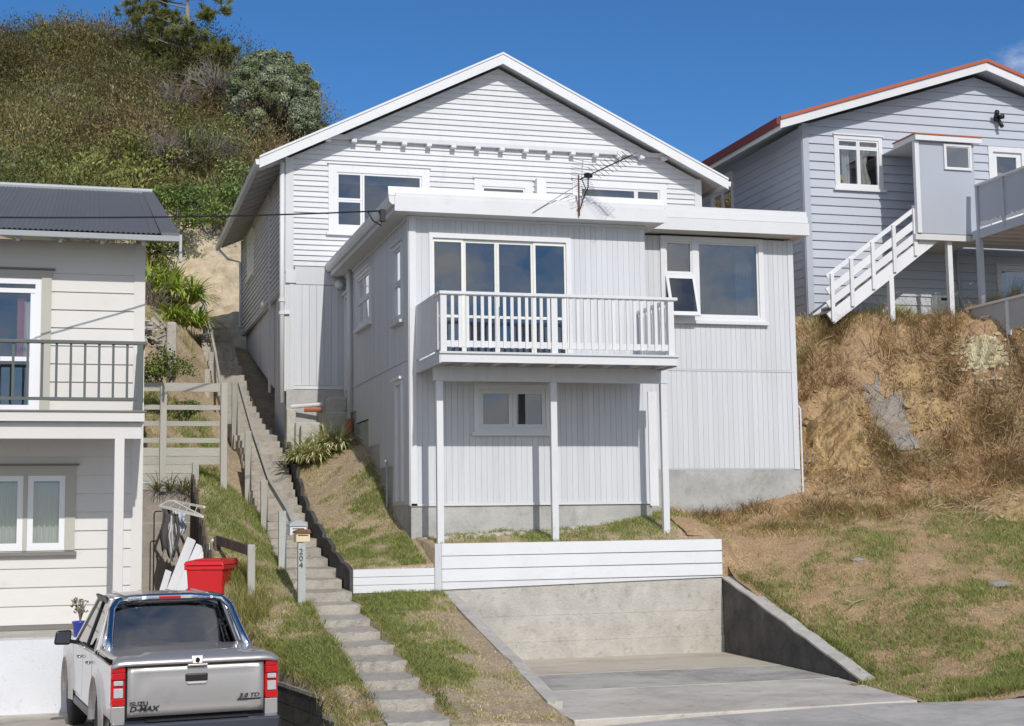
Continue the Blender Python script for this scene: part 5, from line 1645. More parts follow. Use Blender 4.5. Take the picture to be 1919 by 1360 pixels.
mb = MB(); mb.hexa([(1.06, YG - 0.04, ZG0 - 0.06), (1.31, YG - 0.04, ZG0 - 0.06), (1.20, YRD, ZRD - 0.06), (1.0, YRD, ZRD - 0.06), (1.02, YG - 0.04, ZG0 + 0.045), (1.31, YG - 0.04, ZG0 + 0.045), (1.20, YRD, ZRD + 0.045), (0.98, YRD, ZRD + 0.045)])
mb.build('barge_flashing', M_IRON, nb)
mb = MB(); mb.tube([(XNL, YRD, ZRD + 0.05), (1.18, YRD, ZRD + 0.05)], 0.06, 8); mb.build('ridge_cap', M_GUTTER, nb)
mb = MB(); mb.prism([(XNL, YG - 0.13, ZG0 - 0.02), (XNL, YG - 0.115, ZG0 - 0.10), (XNL, YG - 0.03, ZG0 - 0.10), (XNL, YG - 0.03, ZG0 - 0.02)], (1.34 - XNL, 0, 0)); mb.build('gutter', M_GUTTER, nb)
mb = MB(); mb.box(1.30, 1.34, YG - 0.14, YG + 0.02, ZG0 - 0.42, ZG0 - 0.0); mb.build('barge_end', M_GUTTER, nb)
mb = MB(); mb.hexa([(XNL, YG - 0.02, ZG0 - 0.05), (1.05, YG - 0.02, ZG0 - 0.05), (1.0, YRD, ZRD - 0.07), (XNL, YRD, ZRD - 0.07), (XNL, YG - 0.02, ZG0 - 0.03), (1.05, YG - 0.02, ZG0 - 0.03), (1.0, YRD, ZRD - 0.05), (XNL, YRD, ZRD - 0.05)]); mb.build('eave_lining', M_STONE, nb)
for i in range(9):
    x = 0.74 - i * 0.62
    mb = MB(); mb.prism([(x, YG + 0.03, ZG0 - 0.16), (x, YN - 0.03, ZG0 - 0.02), (x, YN - 0.03, ZG0 + 0.12), (x, YG + 0.03, ZG0 - 0.052)], (0.055, 0, 0)); mb.build('rafter_end', M_CREAM, nb)
# white painted terrace wall under the house
tw = thing('terrace_wall', 'white painted concrete terrace wall at the foot of the cream house', 'concrete wall', (-4, 22.3, -2.7))
mb = MB(); mb.box(-12, 0.95, YNF, YNF + 0.25, -2.9, -1.60); mb.build('wall_body', M_WHITEBLOCK, tw)
mb = MB(); mb.box(-12, 1.95, YNF + 0.251, 26.0, -2.9, -1.585); mb.build('terrace_slab', M_CONC, tw)
mb = MB(); mb.box(0.952, 2.0, YNF, YNF + 0.25, -2.9, -1.60); mb.build('wall_end', M_CONC, tw)
mb = MB(); slab(mb, FN, XNL, XN1, 0.002, 0.03, -1.58, -1.505); mb.build('base_board', M_BROWNTR, nb)

# ---- alley between the houses
YK = 26.0
cw = thing('alley_wall', 'stained concrete wall under the timber fence beside the cream house', 'concrete wall', (1.3, 26, -1.58))
for i, (a, b, c, d) in enumerate(((0.5, 1.78, -1.58, -0.55), (0.5, 1.78, -0.548, 0.02), (0.5, 1.78, 0.022, 0.60))):
    mb = MB(); mb.box(a, b, YK + 0.004 * i, YK + 0.2, c, d); mb.build('concrete_lift', mat('alley_concrete', (0.36, 0.32, 0.27), 0.9, 0.25, 1.5, 0.5, 30, dirt=[((0.36, 0.17, 0.11), 0.33, 1.6, 0.7), ((0.19, 0.17, 0.14), 0.35, 4, 0.7)]), cw)
dw = thing('dark_timber_wall', 'dark rotting timber retaining wall holding the grass verge by the alley', 'retaining wall', (1.8, 24.8, -1.5))
ya = 23.0
while ya < 25.95:
    w_ = random.uniform(0.24, 0.30)
    zt = float(f_left(1.85, ya + w_ / 2)) + random.uniform(0.03, 0.12)
    xx = left_edge(ya) - 0.06
    mb = MB(); mb.box(xx - 0.045, xx, ya, min(ya + w_ - 0.006, 25.97), -1.58, zt); mb.build('board', M_DKTIMBER, dw)
    ya += w_
fe = thing('timber_fence', 'weathered grey timber fence of open rails above solid boards', 'fence', (1.5, 26.05, 0.6))
fx0, fx1 = 0.45, 2.30
for zc, h_ in ((2.35, 0.15), (2.0, 0.085), (1.72, 0.085), (1.43, 0.085)):
    mb = MB(); mb.box(fx0, fx1 - 0.11, YK + 0.02, YK + 0.055, zc - h_ / 2, zc + h_ / 2); mb.build('fence_rail', M_TIMBERH, fe)
zt = 1.31
for i in range(5):
    mb = MB(); h_ = 0.148 if i else 0.15
    mb.box(fx0, 1.72 if i > 1 else 2.19, YK + 0.02, YK + 0.055, zt - h_, zt - 0.006); mb.build('fence_board', M_TIMBERH, fe); zt -= h_
for x, zb_, zt in ((1.22, 0.55, 2.36), (2.245, 0.35, 2.43), (1.77, 0.40, 1.05)):
    mb = MB(); mb.box(x - 0.055, x + 0.055, YK - 0.085, YK + 0.018, zb_, zt); mb.build('fence_post', M_TIMBER, fe, bevel=0.008)
pr = thing('post_and_rail', 'dark sloping rail fixed to a grey round-edged post above the red bin', 'fence', (2.3, 22.0, -1.4))
q = at(471, 1020, Y=22.0)
mb = MB(); mb.box(q.x - 0.055, q.x + 0.055, 21.95, 22.06, -1.7, q.z); mb.build('post', M_TIMBER, pr, bevel=0.015)
q0 = at(407, 1012, Y=23.6)
mb = MB(); mb.bar((q0.x, 23.6, q0.z), (q.x - 0.02, 22.07, q.z - 0.09), 0.05, 0.14); mb.build('rail', M_DKTIMBER, pr)
mb = MB(); mb.box(q0.x - 0.05, q0.x + 0.05, 23.56, 23.66, -1.0, q0.z + 0.05); mb.build('short_post', M_DKTIMBER, pr)
# short block wall right of the parking pad
bk = thing('block_wall', 'low blackened block wall stepping down beside the parked pickup', 'concrete wall', (2.5, 17.5, -2.7))
da = Vector((-0.158, 0.987, 0)).normalized()
for k, (p0, l0, l1, zt) in enumerate((((2.635, 17.25), 0.0, 4.5, -2.0), ((2.635, 17.25), -0.75, -0.006, -2.2))):
    nrow = 2 if k == 0 else 1
    L_ = l1 - l0
    nb_ = max(1, int(round(L_ / 0.42)))
    for i in range(nb_):
        for r in range(3 - k):
            a = l0 + L_ * i / nb_; b = l0 + L_ * (i + 1) / nb_ - 0.007
            z1_ = zt - 0.2 * r - 0.045; z0_ = z1_ - 0.193
            p = Vector((p0[0], p0[1], 0)) + da * a; q2 = Vector((p0[0], p0[1], 0)) + da * b
            nrm = Vector((da.y, -da.x, 0)) * (0.15 + random.uniform(-0.004, 0.004))
            mb = MB(); mb.hexa([(p.x, p.y, z0_), (p.x + nrm.x, p.y + nrm.y, z0_), (q2.x + nrm.x, q2.y + nrm.y, z0_), (q2.x, q2.y, z0_), (p.x, p.y, z1_), (p.x + nrm.x, p.y + nrm.y, z1_), (q2.x + nrm.x, q2.y + nrm.y, z1_), (q2.x, q2.y, z1_)])
            mb.build('block', M_DARKCONC, bk)
    p = Vector((p0[0], p0[1], 0)) + da * l0; q2 = Vector((p0[0], p0[1], 0)) + da * l1
    nrm = Vector((da.y, -da.x, 0)) * 0.17
    p = p - nrm * 0.06; q2 = q2 - nrm * 0.06
    mb = MB(); mb.hexa([(p.x, p.y, zt - 0.043), (p.x + nrm.x, p.y + nrm.y, zt - 0.043), (q2.x + nrm.x, q2.y + nrm.y, zt - 0.043), (q2.x, q2.y, zt - 0.043), (p.x, p.y, zt), (p.x + nrm.x, p.y + nrm.y, zt), (q2.x + nrm.x, q2.y + nrm.y, zt), (q2.x, q2.y, zt)])
    mb.build('capping', M_CONC, bk)
# red wheelie bin
bin_c = Vector((1.80, 22.75, -1.585))
wb = thing('wheelie_bin', 'bright red wheelie bin with closed lid beside the alley', 'bin', bin_c)
BT = Matrix.Translation(bin_c) @ Matrix.Rotation(math.radians(-24), 4, 'Z')
mb = MB(); mb.hexa([(-0.23, -0.25, 0.06), (0.23, -0.25, 0.06), (0.23, 0.27, 0.06), (-0.23, 0.27, 0.06), (-0.285, -0.33, 0.95), (0.285, -0.33, 0.95), (0.285, 0.33, 0.95), (-0.285, 0.33, 0.95)]); mb.xf(BT); mb.build('bin_body', M_BINRED, wb, bevel=0.025)
mb = MB(); mb.box(-0.305, 0.305, -0.345, 0.345, 0.90, 0.965); mb.xf(BT); mb.build('rim', M_BINRED, wb, bevel=0.012)
mb = MB(); mb.hexa([(-0.315, -0.375, 0.968), (0.315, -0.375, 0.968), (0.315, 0.37, 0.968), (-0.315, 0.37, 0.968), (-0.29, -0.34, 1.03), (0.29, -0.34, 1.03), (0.29, 0.36, 1.06), (-0.29, 0.36, 1.06)]); mb.xf(BT); mb.build('lid', M_BINRED, wb, bevel=0.02)
mb = MB(); mb.box(-0.2, 0.2, -0.20, 0.2, 1.035, 1.055); mb.xf(BT); mb.build('lid_panel', M_BINRED, wb, bevel=0.012)
mb = MB(); mb.tube([(-0.25, 0.42, 0.95), (0.25, 0.42, 0.95)], 0.02, 8); mb.box(-0.24, -0.2, 0.33, 0.43, 0.93, 0.97); mb.box(0.2, 0.24, 0.33, 0.43, 0.93, 0.97); mb.xf(BT); mb.build('handle', M_BINRED, wb)
for x in (-0.24, 0.24):
    mb = MB(); mb.tube([(x - 0.03, 0.29, 0.1), (x + 0.03, 0.29, 0.1)], 0.1, 16); mb.xf(BT); mb.build('wheel', M_TYRE, wb)
mb = MB(); mb.hexa([(-0.262, -0.24, 0.52), (-0.262, -0.1, 0.52), (-0.255, -0.1, 0.52), (-0.255, -0.24, 0.52), (-0.28, -0.24, 0.75), (-0.28, -0.1, 0.75), (-0.272, -0.1, 0.75), (-0.272, -0.24, 0.75)]); mb.xf(BT); mb.build('sticker', M_CLOTH2, wb)
# leaning white boards
lb = thing('scrap_boards', 'old white painted boards stacked leaning behind the red bin', 'boards', (1.35, 23.6, -1.58))
for (b, t, w_) in ((((1.02, 23.2, -1.58), (1.62, 24.6, -0.25), 0.15)), (((1.10, 23.0, -1.58), (1.72, 24.1, -0.35), 0.13)), (((1.25, 22.95, -1.58), (1.80, 24.0, -0.40), 0.12)), (((0.95, 23.3, -1.58), (1.25, 24.4, -0.75), 0.10)), (((1.4, 23.6, -1.0), (1.95, 23.95, -0.28), 0.12))):
    mb = MB(); mb.bar(b, t, w_, 0.03, up=(0.3, -1, 0.6)); mb.build('board', M_TRIM, lb)
# clothes airer with washing, above the alley
ca = thing('clothes_airer', 'folding wall airer with drab washing hanging in the alley', 'clothes airer', (1.3, 24.8, -0.2))
A0 = at(300, 948, Y=25.0); A1 = at(320, 938, Y=25.8); A2 = at(383, 950, Y=24.6); A3 = at(380, 968, Y=24.0)
mb = MB()
for a, b in ((A0, A1), (A1, A2), (A1, A3), (A0, A3)):
    mb.bar(a, b, 0.035, 0.035)
for k in range(1, 5):
    mb.tube([A0.lerp(A3, k / 5), A1.lerp(A2, k / 5)], 0.006, 5)
mb.build('frame', M_CREAMFR, ca)
sp = at(289, 958, Y=25.3); sb2 = at(283, 1112, Y=25.3)
mb = MB(); mb.tube([(sp.x, 25.3, sb2.z - 0.05), (sp.x, 25.3, sp.z - 0.03), (sp.x + 0.02, 25.3, sp.z), (sp.x + 0.12, 25.3, sp.z)], 0.012, 6); mb.build('support_pole', M_BLACK, ca)
for i, (p0, p1, drop, mt_) in enumerate((((303, 952), (318, 955), 0.72, M_CLOTH1), ((316, 957), (326, 957), 0.75, M_CLOTH2), ((325, 955), (333, 958), 0.62, M_CLOTH2), ((334, 958), (348, 962), 0.36, M_CLOTH3), ((326, 962), (336, 964), 0.65, M_CLOTH1))):
    a = at(*p0, Y=24.9 - 0.04 * i); b = at(*p1, Y=24.8 - 0.04 * i)
    P = []
    for k in range(7):
        row = []
        for j in range(9):
            t = j / 8
            c = a.lerp(b, t)
            row.append((c.x + 0.02 * math.sin(k * 1.3 + i), c.y + 0.035 * math.sin(t * 9 + k * 0.4 + i), c.z - drop * k / 6 * (1 - 0.1 * math.sin(t * 5 + i))))
        P.append(row)
    ob = MB().grid(P).build('garment', mt_, ca, smooth=True)
    s_ = ob.modifiers.new('thickness', 'SOLIDIFY'); s_.thickness = 0.006
# pot plant on the terrace
pc = at(150, 1172, Y=22.45)
pp = thing('pot_plant', 'withered plant in a blue glazed pot on the terrace wall', 'pot plant', (pc.x, 22.45, -1.60))
mb = MB(); mb.lathe((pc.x, 22.45, -1.60), [(0.075, 0), (0.085, 0.01), (0.105, 0.19), (0.115, 0.2), (0.115, 0.225), (0.1, 0.225), (0.09, 0.19)], 18); mb.build('pot', M_BLUEPOT, pp, smooth=True)
mb = MB()
for i in range(14):
    a = random.uniform(0, 6.28); r = random.uniform(0.03, 0.11); h_ = random.uniform(0.16, 0.34)
    mb.tube([(pc.x, 22.45, -1.40), (pc.x + 0.5 * r * math.cos(a), 22.45 + 0.5 * r * math.sin(a), -1.40 + h_ * 0.6), (pc.x + r * math.cos(a), 22.45 + r * math.sin(a), -1.40 + h_)], 0.005, 5)
mb.build('stem', M_BRANCH, pp)
V, Q, T_ = join([clump((pc.x + RNG.uniform(-0.1, 0.1), 22.45 + RNG.uniform(-0.1, 0.1), -1.40 + RNG.uniform(0.12, 0.34)), 0.045, 10, 0.022, (0.25, 0.18, 0.10), 0.4) for _ in range(16)])
fast_mesh('withered_leaves', V, quads=Q, tone=T_, material=M_LEAF, parent=pp)

# ================================================================== RIGHT NEIGHBOUR (blue-grey house)
YH, XH0, XH1 = 29.0, 15.12, 24.0
XHA = 19.55
ZHE, ZHA = 8.62, 10.02
FH = mapper('F', YH); LH = mapper('L', XH0)
bh = thing('blue_house', 'blue-grey weatherboard house with red roof edge and outside stair', 'house', (19, 29, 4.25))
HW = (15.86, 17.06, 7.23, 8.44)
HD = (19.80, 20.80, 6.1, 8.40)
HL = (19.87, 21.6, 4.6, 5.63)
oph = [opening(*HW), (HD[0] + 0.05, HD[1] - 0.05, HD[2], HD[3] - 0.05), opening(*HL)]
LHW = (32.68, 34.0, 7.0, 8.42)


def rakeH(z):
    t = max(0.0, (z - ZHE) / (ZHA - ZHE))
    return XH0 + (XHA - XH0) * t, XH1 - (XH1 - XHA) * t


backing(bh, FH, [(XH0, XH1, 4.0, ZHE)], oph, M_BLUE)
mb = MB(); mb.prism([FH(XH0, -0.1, ZHE), FH(XH1, -0.1, ZHE), FH(XHA, -0.1, ZHA)], (0, -0.1, 0)); mb.build('gable_wall', M_BLUE, bh)
boards_h(bh, FH, XH0 + 0.12, XH1, 4.05, ZHA - 0.02, 0.200, oph, M_BLUE, gable=lambda z: rakeH(z) if z > ZHE else (XH0 + 0.12, XH1), butt=0.038)
mb = MB(); slab(mb, FH, XH0 - 0.03, XH0 + 0.12, 0.001, 0.04, 4.0, ZHE + 0.04); mb.build('corner_board', M_BLUEPANEL, bh)
backing(bh, LH, [(YH, 41, 4.0, ZHE - 0.02)], [opening(*LHW)], M_BLUE)
boards_h(bh, LH, YH + 0.12, 41, 4.05, ZHE - 0.05, 0.200, [opening(*LHW)], M_BLUE, butt=0.024)
mb = MB(); slab(mb, LH, YH, YH + 0.12, 0.001, 0.04, 4.0, ZHE); mb.build('corner_board', M_BLUEPANEL, bh)
w_ = window(bh, FH, *HW, [1, 1], fr=0.09, transoms={0: [0.82], 1: [0.82]}, glass=M_GLASS2, sash=0.04)
drape(bh, FH, 16.12, 16.32, HW[2] + 0.1, HW[3] - 0.15, -0.14, M_CURT, 3, 0.03)
drape(bh, FH, 16.50, 16.86, HW[2] + 0.1, HW[3] - 0.15, -0.14, M_CURT, 3, 0.03, pinch=(16.52, 0.35))
yb_ = thing('yellow_tray', 'yellow plastic object standing inside the left casement of the blue house', 'plastic holder', (16.08, 29.1, 7.31))
mb = MB(); mb.prism([(15.99, 29.07, 7.31), (16.04, 29.07, 7.31), (16.055, 29.07, 7.44), (16.075, 29.07, 7.46), (16.10, 29.07, 7.44), (16.12, 29.07, 7.31), (16.17, 29.07, 7.31), (16.16, 29.07, 7.56), (16.0, 29.07, 7.56)], (0, 0.05, 0)); mb.build('holder_body', M_YELLOW, yb_)
window(bh, LH, *LHW, [1, 1], fr=0.09, transoms={0: [0.78], 1: [0.78]}, glass=M_GLASS2, sash=0.04)
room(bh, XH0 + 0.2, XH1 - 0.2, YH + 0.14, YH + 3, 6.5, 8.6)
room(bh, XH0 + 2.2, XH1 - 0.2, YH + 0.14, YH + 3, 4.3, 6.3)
# door and lower window
mb = MB()
for a, b, c, d in ((HD[0], HD[0] + 0.12, HD[2], HD[3]), (HD[1] - 0.12, HD[1], HD[2], HD[3]), (HD[0] + 0.12, HD[1] - 0.12, HD[3] - 0.12, HD[3])):
    slab(mb, FH, a, b, -0.05, 0.05, c, d)
slab(mb, FH, HD[0] + 0.12, HD[0] + 0.24, -0.04, 0.0, HD[2], HD[3] - 0.12); slab(mb, FH, HD[1] - 0.24, HD[1] - 0.12, -0.04, 0.0, HD[2], HD[3] - 0.12); slab(mb, FH, HD[0] + 0.24, HD[1] - 0.24, -0.04, 0.0, HD[2], 7.42); slab(mb, FH, HD[0] + 0.24, HD[1] - 0.24, -0.04, 0.0, HD[3] - 0.22, HD[3] - 0.12)
dh = mb.build('door', M_TRIM, bh)
mb = MB(); slab(mb, FH, HD[0] + 0.23, HD[1] - 0.23, -0.03, -0.024, 7.41, HD[3] - 0.21); mb.build('door_pane', M_GLASS2, dh)
drape(bh, FH, HD[0] + 0.22, HD[1] - 0.22, 7.35, 7.82, -0.10, M_CURT, 5, 0.02)
window(bh, FH, *HL, [1, 1], fr=0.09, glass=M_GLASS2)
drape(bh, FH, HL[0] + 0.18, HL[0] + 0.55, HL[2] + 0.1, HL[3] - 0.1, -0.14, M_CURT, 4, 0.03)
# roof and barge boards
YH0, YH1 = 28.5, 41.4
EHL, EHR = 14.33, 24.8
zl = ZHE + (ZHA - ZHE) * (EHL - XH0) / (XHA - XH0); zr_ = ZHE + (ZHA - ZHE) * (XH1 - EHR) / (XH1 - XHA)
for ex, ez in ((EHL, zl), (EHR, zr_)):
    mb = MB(); mb.prism([(ex, YH0, ez), (XHA, YH0, ZHA + 0.02), (XHA, YH0, ZHA + 0.21), (ex, YH0, ez + 0.19)], (0, 0.028, 0)); mb.build('barge_board', M_TRIM, bh)
    mb = MB(); mb.prism([(ex, YH0 - 0.04, ez + 0.192), (XHA, YH0 - 0.04, ZHA + 0.212), (XHA, YH0 - 0.04, ZHA + 0.285), (ex, YH0 - 0.04, ez + 0.265)], (0, 0.12, 0)); mb.build('roof_edge', M_RED, bh)
    mb = MB(); mb.prism([(ex, YH0 + 0.081, ez + 0.20), (XHA, YH0 + 0.081, ZHA + 0.22), (XHA, YH0 + 0.081, ZHA + 0.26), (ex, YH0 + 0.081, ez + 0.24)], (0, YH1 - YH0, 0)); mb.build('roof_slope', M_RED, bh)
    mb = MB(); mb.prism([(ex, YH0 + 0.03, ez + 0.12), (XHA, YH0 + 0.03, ZHA + 0.14), (XHA, YH0 + 0.03, ZHA + 0.16), (ex, YH0 + 0.03, ez + 0.14)], (0, YH1 - YH0 - 0.1, 0)); mb.build('soffit', M_BLUEPANEL, bh)
mb = MB(); mb.box(EHL - 0.10, EHL - 0.0, YH0 - 0.03, YH1, zl + 0.06, zl + 0.235); mb.build('gutter', M_DKRED, bh, bevel=0.02)
mb = MB(); mb.box(EHL + 0.002, EHL + 0.03, YH0 + 0.03, YH1 - 0.2, zl - 0.02, zl + 0.11); mb.build('fascia', M_TRIM, bh)
# enclosed porch
PX0, PX1, PY, PZ0, PZ1 = 17.09, 18.50, 27.6, 6.0, 8.02
PWN = (17.74, 18.42, 7.42, 7.99)
FP = mapper('F', PY)
mb = MB()
for r in subtract([(PX0, PX1, PZ0, PZ1)], [opening(*PWN, fr=0.06)]):
    slab(mb, FP, r[0], r[1], -0.06, 0.0, r[2], r[3])
po = mb.build('porch_wall', M_BLUEPANEL, bh)
window(bh, FP, *PWN, [1], fr=0.05, glass=M_GLASS2, sash=0.02, sill=False, head=False)
mb = MB(); mb.box(PX1 - 0.06, PX1 - 0.001, PY + 0.061, 28.97, PZ0, PZ1); mb.build('porch_side', M_BLUEPANEL, bh)
mb = MB(); mb.box(PX0 - 0.06, PX0 + 0.04, PY - 0.03, PY + 0.07, PZ0, PZ1); mb.build('porch_post', M_TRIM, bh)
mb = MB(); mb.box(PX0 - 0.08, PX1 + 0.15, PY - 0.11, PY - 0.08, PZ1 + 0.002, PZ1 + 0.12); mb.box(PX0 - 0.08, PX0 - 0.05, PY - 0.079, 28.4, PZ1 + 0.002, PZ1 + 0.12); mb.build('porch_fascia', M_TRIM, bh)
mb = MB(); mb.box(PX0 - 0.049, PX1 + 0.15, PY - 0.079, 28.96, PZ1 + 0.01, PZ1 + 0.03); mb.build('porch_soffit', M_TRIM, bh)
mb = MB(); mb.box(PX0 - 0.10, PX1 + 0.17, PY - 0.13, 28.42, PZ1 + 0.123, PZ1 + 0.15); mb.build('porch_roof', M_RED, bh)
mb = MB(); mb.box(PX0 - 0.1, PX1 + 0.1, PY + 0.01, 28.97, 5.86, 5.99); mb.build('landing', M_SOFFIT, bh)
# outside stair
YS = 27.75
sa = at(1545, 600, Y=YS); sb3 = at(1775, 440, Y=YS)
S0 = Vector((14.95, YS, 4.10)); S1 = Vector((17.55, YS, 6.0))
dS = (S1 - S0)
for y in (YS, YS + 0.95):
    mb = MB(); mb.bar((S0.x, y, S0.z), (S1.x, y, S1.z - 0.02), 0.05, 0.26); mb.build('stair_string', M_TRIM, bh)
for i in range(10):
    p = S0 + dS * ((i + 0.7) / 10.5)
    mb = MB(); mb.box(p.x - 0.13, p.x + 0.13, YS + 0.026, YS + 0.924, p.z + 0.03, p.z + 0.065); mb.build('stair_tread', M_TRIM, bh)
for k in (0.02, 0.2, 0.4, 0.6, 0.80):
    p = S0 + dS * k
    mb = MB(); mb.box(p.x - 0.04, p.x + 0.04, YS - 0.075, YS - 0.027, p.z - 0.1, p.z + 0.92); mb.build('stair_post', M_TRIM, bh)
for off, w_ in ((0.90, 0.09), (0.58, 0.15), (0.30, 0.15)):
    mb = MB(); mb.bar(S0 + Vector((-0.05, -0.01, off)), S0 + dS * 0.815 + Vector((0, -0.01, off)), 0.03, w_); mb.build('stair_rail', M_TRIM, bh)
for px2, zt in ((1671, 5.1), (1783, 5.98)):
    q = at(px2, 560, Y=YS)
    mb = MB(); mb.box(q.x - 0.055, q.x + 0.055, YS - 0.03, YS + 0.08, 3.7, zt); mb.build('stair_support', M_TRIM, bh)
# decks
DX = 18.34
qd = at(1838, 500, Y=27.3)
mb = MB(); mb.box(qd.x - 0.055, qd.x + 0.055, 27.25, 27.36, 3.7, 5.9); mb.build('deck_post', M_BLUEPANEL, bh)
mb = MB(); mb.box(qd.x - 0.06, qd.x + 0.0, 27.19, 27.248, 3.7, 4.62); mb.build('deck_post', M_TRIM, bh)
mb = MB(); mb.box(DX, DX + 3.2, 24.6, 28.9, 6.0, 6.05); mb.build('deck_floor', M_SOFFIT, bh)
mb = MB(); mb.box(DX - 0.03, DX, 24.6, 27.5, 5.86, 6.06); mb.build('deck_fascia', M_BLUEPANEL, bh)
for i in range(9):
    y = 24.8 + i * 0.42
    mb = MB(); mb.box(DX + 0.01, DX + 3.2, y, y + 0.045, 5.85, 5.998); mb.build('deck_joist', M_TRIM, bh)
for y in (27.28, 26.35, 25.45, 24.65):
    mb = MB(); mb.box(DX - 0.045, DX + 0.03, y - 0.035, y + 0.035, 5.95, 7.0); mb.build('deck_rail_post', M_BLUEPANEL, bh)
mb = MB(); mb.box(DX - 0.06, DX + 0.05, 24.5, 27.33, 7.0, 7.045); mb.build('deck_top_rail', M_TRIM, bh)
for a, b in ((26.39, 27.24), (25.49, 26.31), (24.69, 25.41)):
    mb = MB(); mb.box(DX - 0.01, DX, a, b, 6.14, 6.99); mb.build('deck_screen', M_BLUEPANEL, bh)
    mb = MB()
    for k in range(9):
        yy = a + 0.04 + k * (b - a - 0.08) / 9
        mb.box(DX - 0.03, DX - 0.012, yy, yy + 0.07, 6.10, 6.10 + random.uniform(0.06, 0.12))
    mb.build('scalloped_trim', M_TRIM, bh)
q0 = 18.0
mb = MB(); mb.box(q0 - 0.01, q0 + 0.0, 24.0, 27.2, 3.7, 4.30); mb.build('lower_balustrade', mat('frosted_panel', (0.42, 0.43, 0.44), 0.4, 0.12, 2), bh)
mb = MB(); mb.box(q0 - 0.05, q0 + 0.04, 24.0, 27.36, 4.31, 4.36); mb.build('lower_top_rail', M_TRIM, bh)
for y in (27.3, 25.9):
    mb = MB(); mb.box(q0 - 0.04, q0 + 0.03, y - 0.04, y + 0.04, 3.6, 4.308); mb.build('lower_rail_post', M_TRIM, bh)
# meter box, waste pipe, wall light
qm = at(1746, 556, Y=28.95)
mb = MB(); slab(mb, FH, qm.x, qm.x + 0.40, 0.025, 0.22, 4.36, 4.86); mbx = mb.build('meter_box', M_TRIM, bh, bevel=0.01)
mb = MB(); slab(mb, FH, qm.x + 0.13, qm.x + 0.34, 0.221, 0.226, 4.74, 4.80); mb.build('meter_window', M_BLACK, mbx)
qp = at(1792, 470, Y=28.93)
mb = MB(); mb.tube([(qp.x, 28.93, 5.9), (qp.x + 0.04, 28.93, 5.2), (qp.x + 0.04, 28.93, 4.2)], 0.03, 8); mb.build('waste_pipe', M_BLUEPANEL, bh, smooth=True)
ql = at(1868, 222, Y=28.9)
sl_ = thing('security_light', 'black security light fixed high on the blue gable', 'light', (ql.x, 28.95, ql.z))
mb = MB(); mb.box(ql.x - 0.04, ql.x + 0.04, 28.86, 28.972, ql.z - 0.05, ql.z + 0.07); mb.build('mount', M_BLACK, sl_, bevel=0.01)
for s, dz in ((-1, 0.13), (1, 0.02)):
    mb = MB(); mb.tube([(ql.x + s * 0.03, 28.88, ql.z + 0.03), (ql.x + s * 0.08, 28.76, ql.z + dz)], 0.055, 10); mb.build('lamp_head', M_BLACK, sl_, smooth=True)
mb = MB(); mb.tube([(ql.x + 0.02, 28.86, ql.z - 0.05), (ql.x + 0.07, 28.80, ql.z - 0.22)], 0.045, 8); mb.build('sensor', M_BLACK, sl_, smooth=True)

# ================================================================== THE PICKUP
TK = thing('pickup_truck', 'silver double-cab pickup with hard bed lid and polished sports bar, parked nose-in', 'pickup truck', (1.165, 16.65, -2.625))
TM = Matrix.Translation((1.165, 16.65, -2.625)) @ Matrix.Rotation(math.radians(6.5), 4, 'Z')
HWd = 0.90


def tb(mb, name, mtl, parent=None, **k):
    mb.xf(TM)
    return mb.build(name, mtl, parent or TK, **k)


def arch_outline(y0, y1, zb, zt_pts, arches, n=10):
    """side panel outline in (y, z): bottom edge with wheel arch cut-outs, then the top edge back"""
    P = [(y0, zb)]
    for (c, r) in arches:
        h0 = zb - 0.38
        a0 = math.asin(max(-1, min(1, h0 / r)))
        for k in range(n + 1):
            a = math.pi - a0 - (math.pi - 2 * a0) * k / n
            P.append((c + r * math.cos(a), 0.38 + r * math.sin(a)))
    P.append((y1, zb))
    P += zt_pts
    return P


WR, WF = 1.22, 4.30                                  # axle positions, from the tailgate
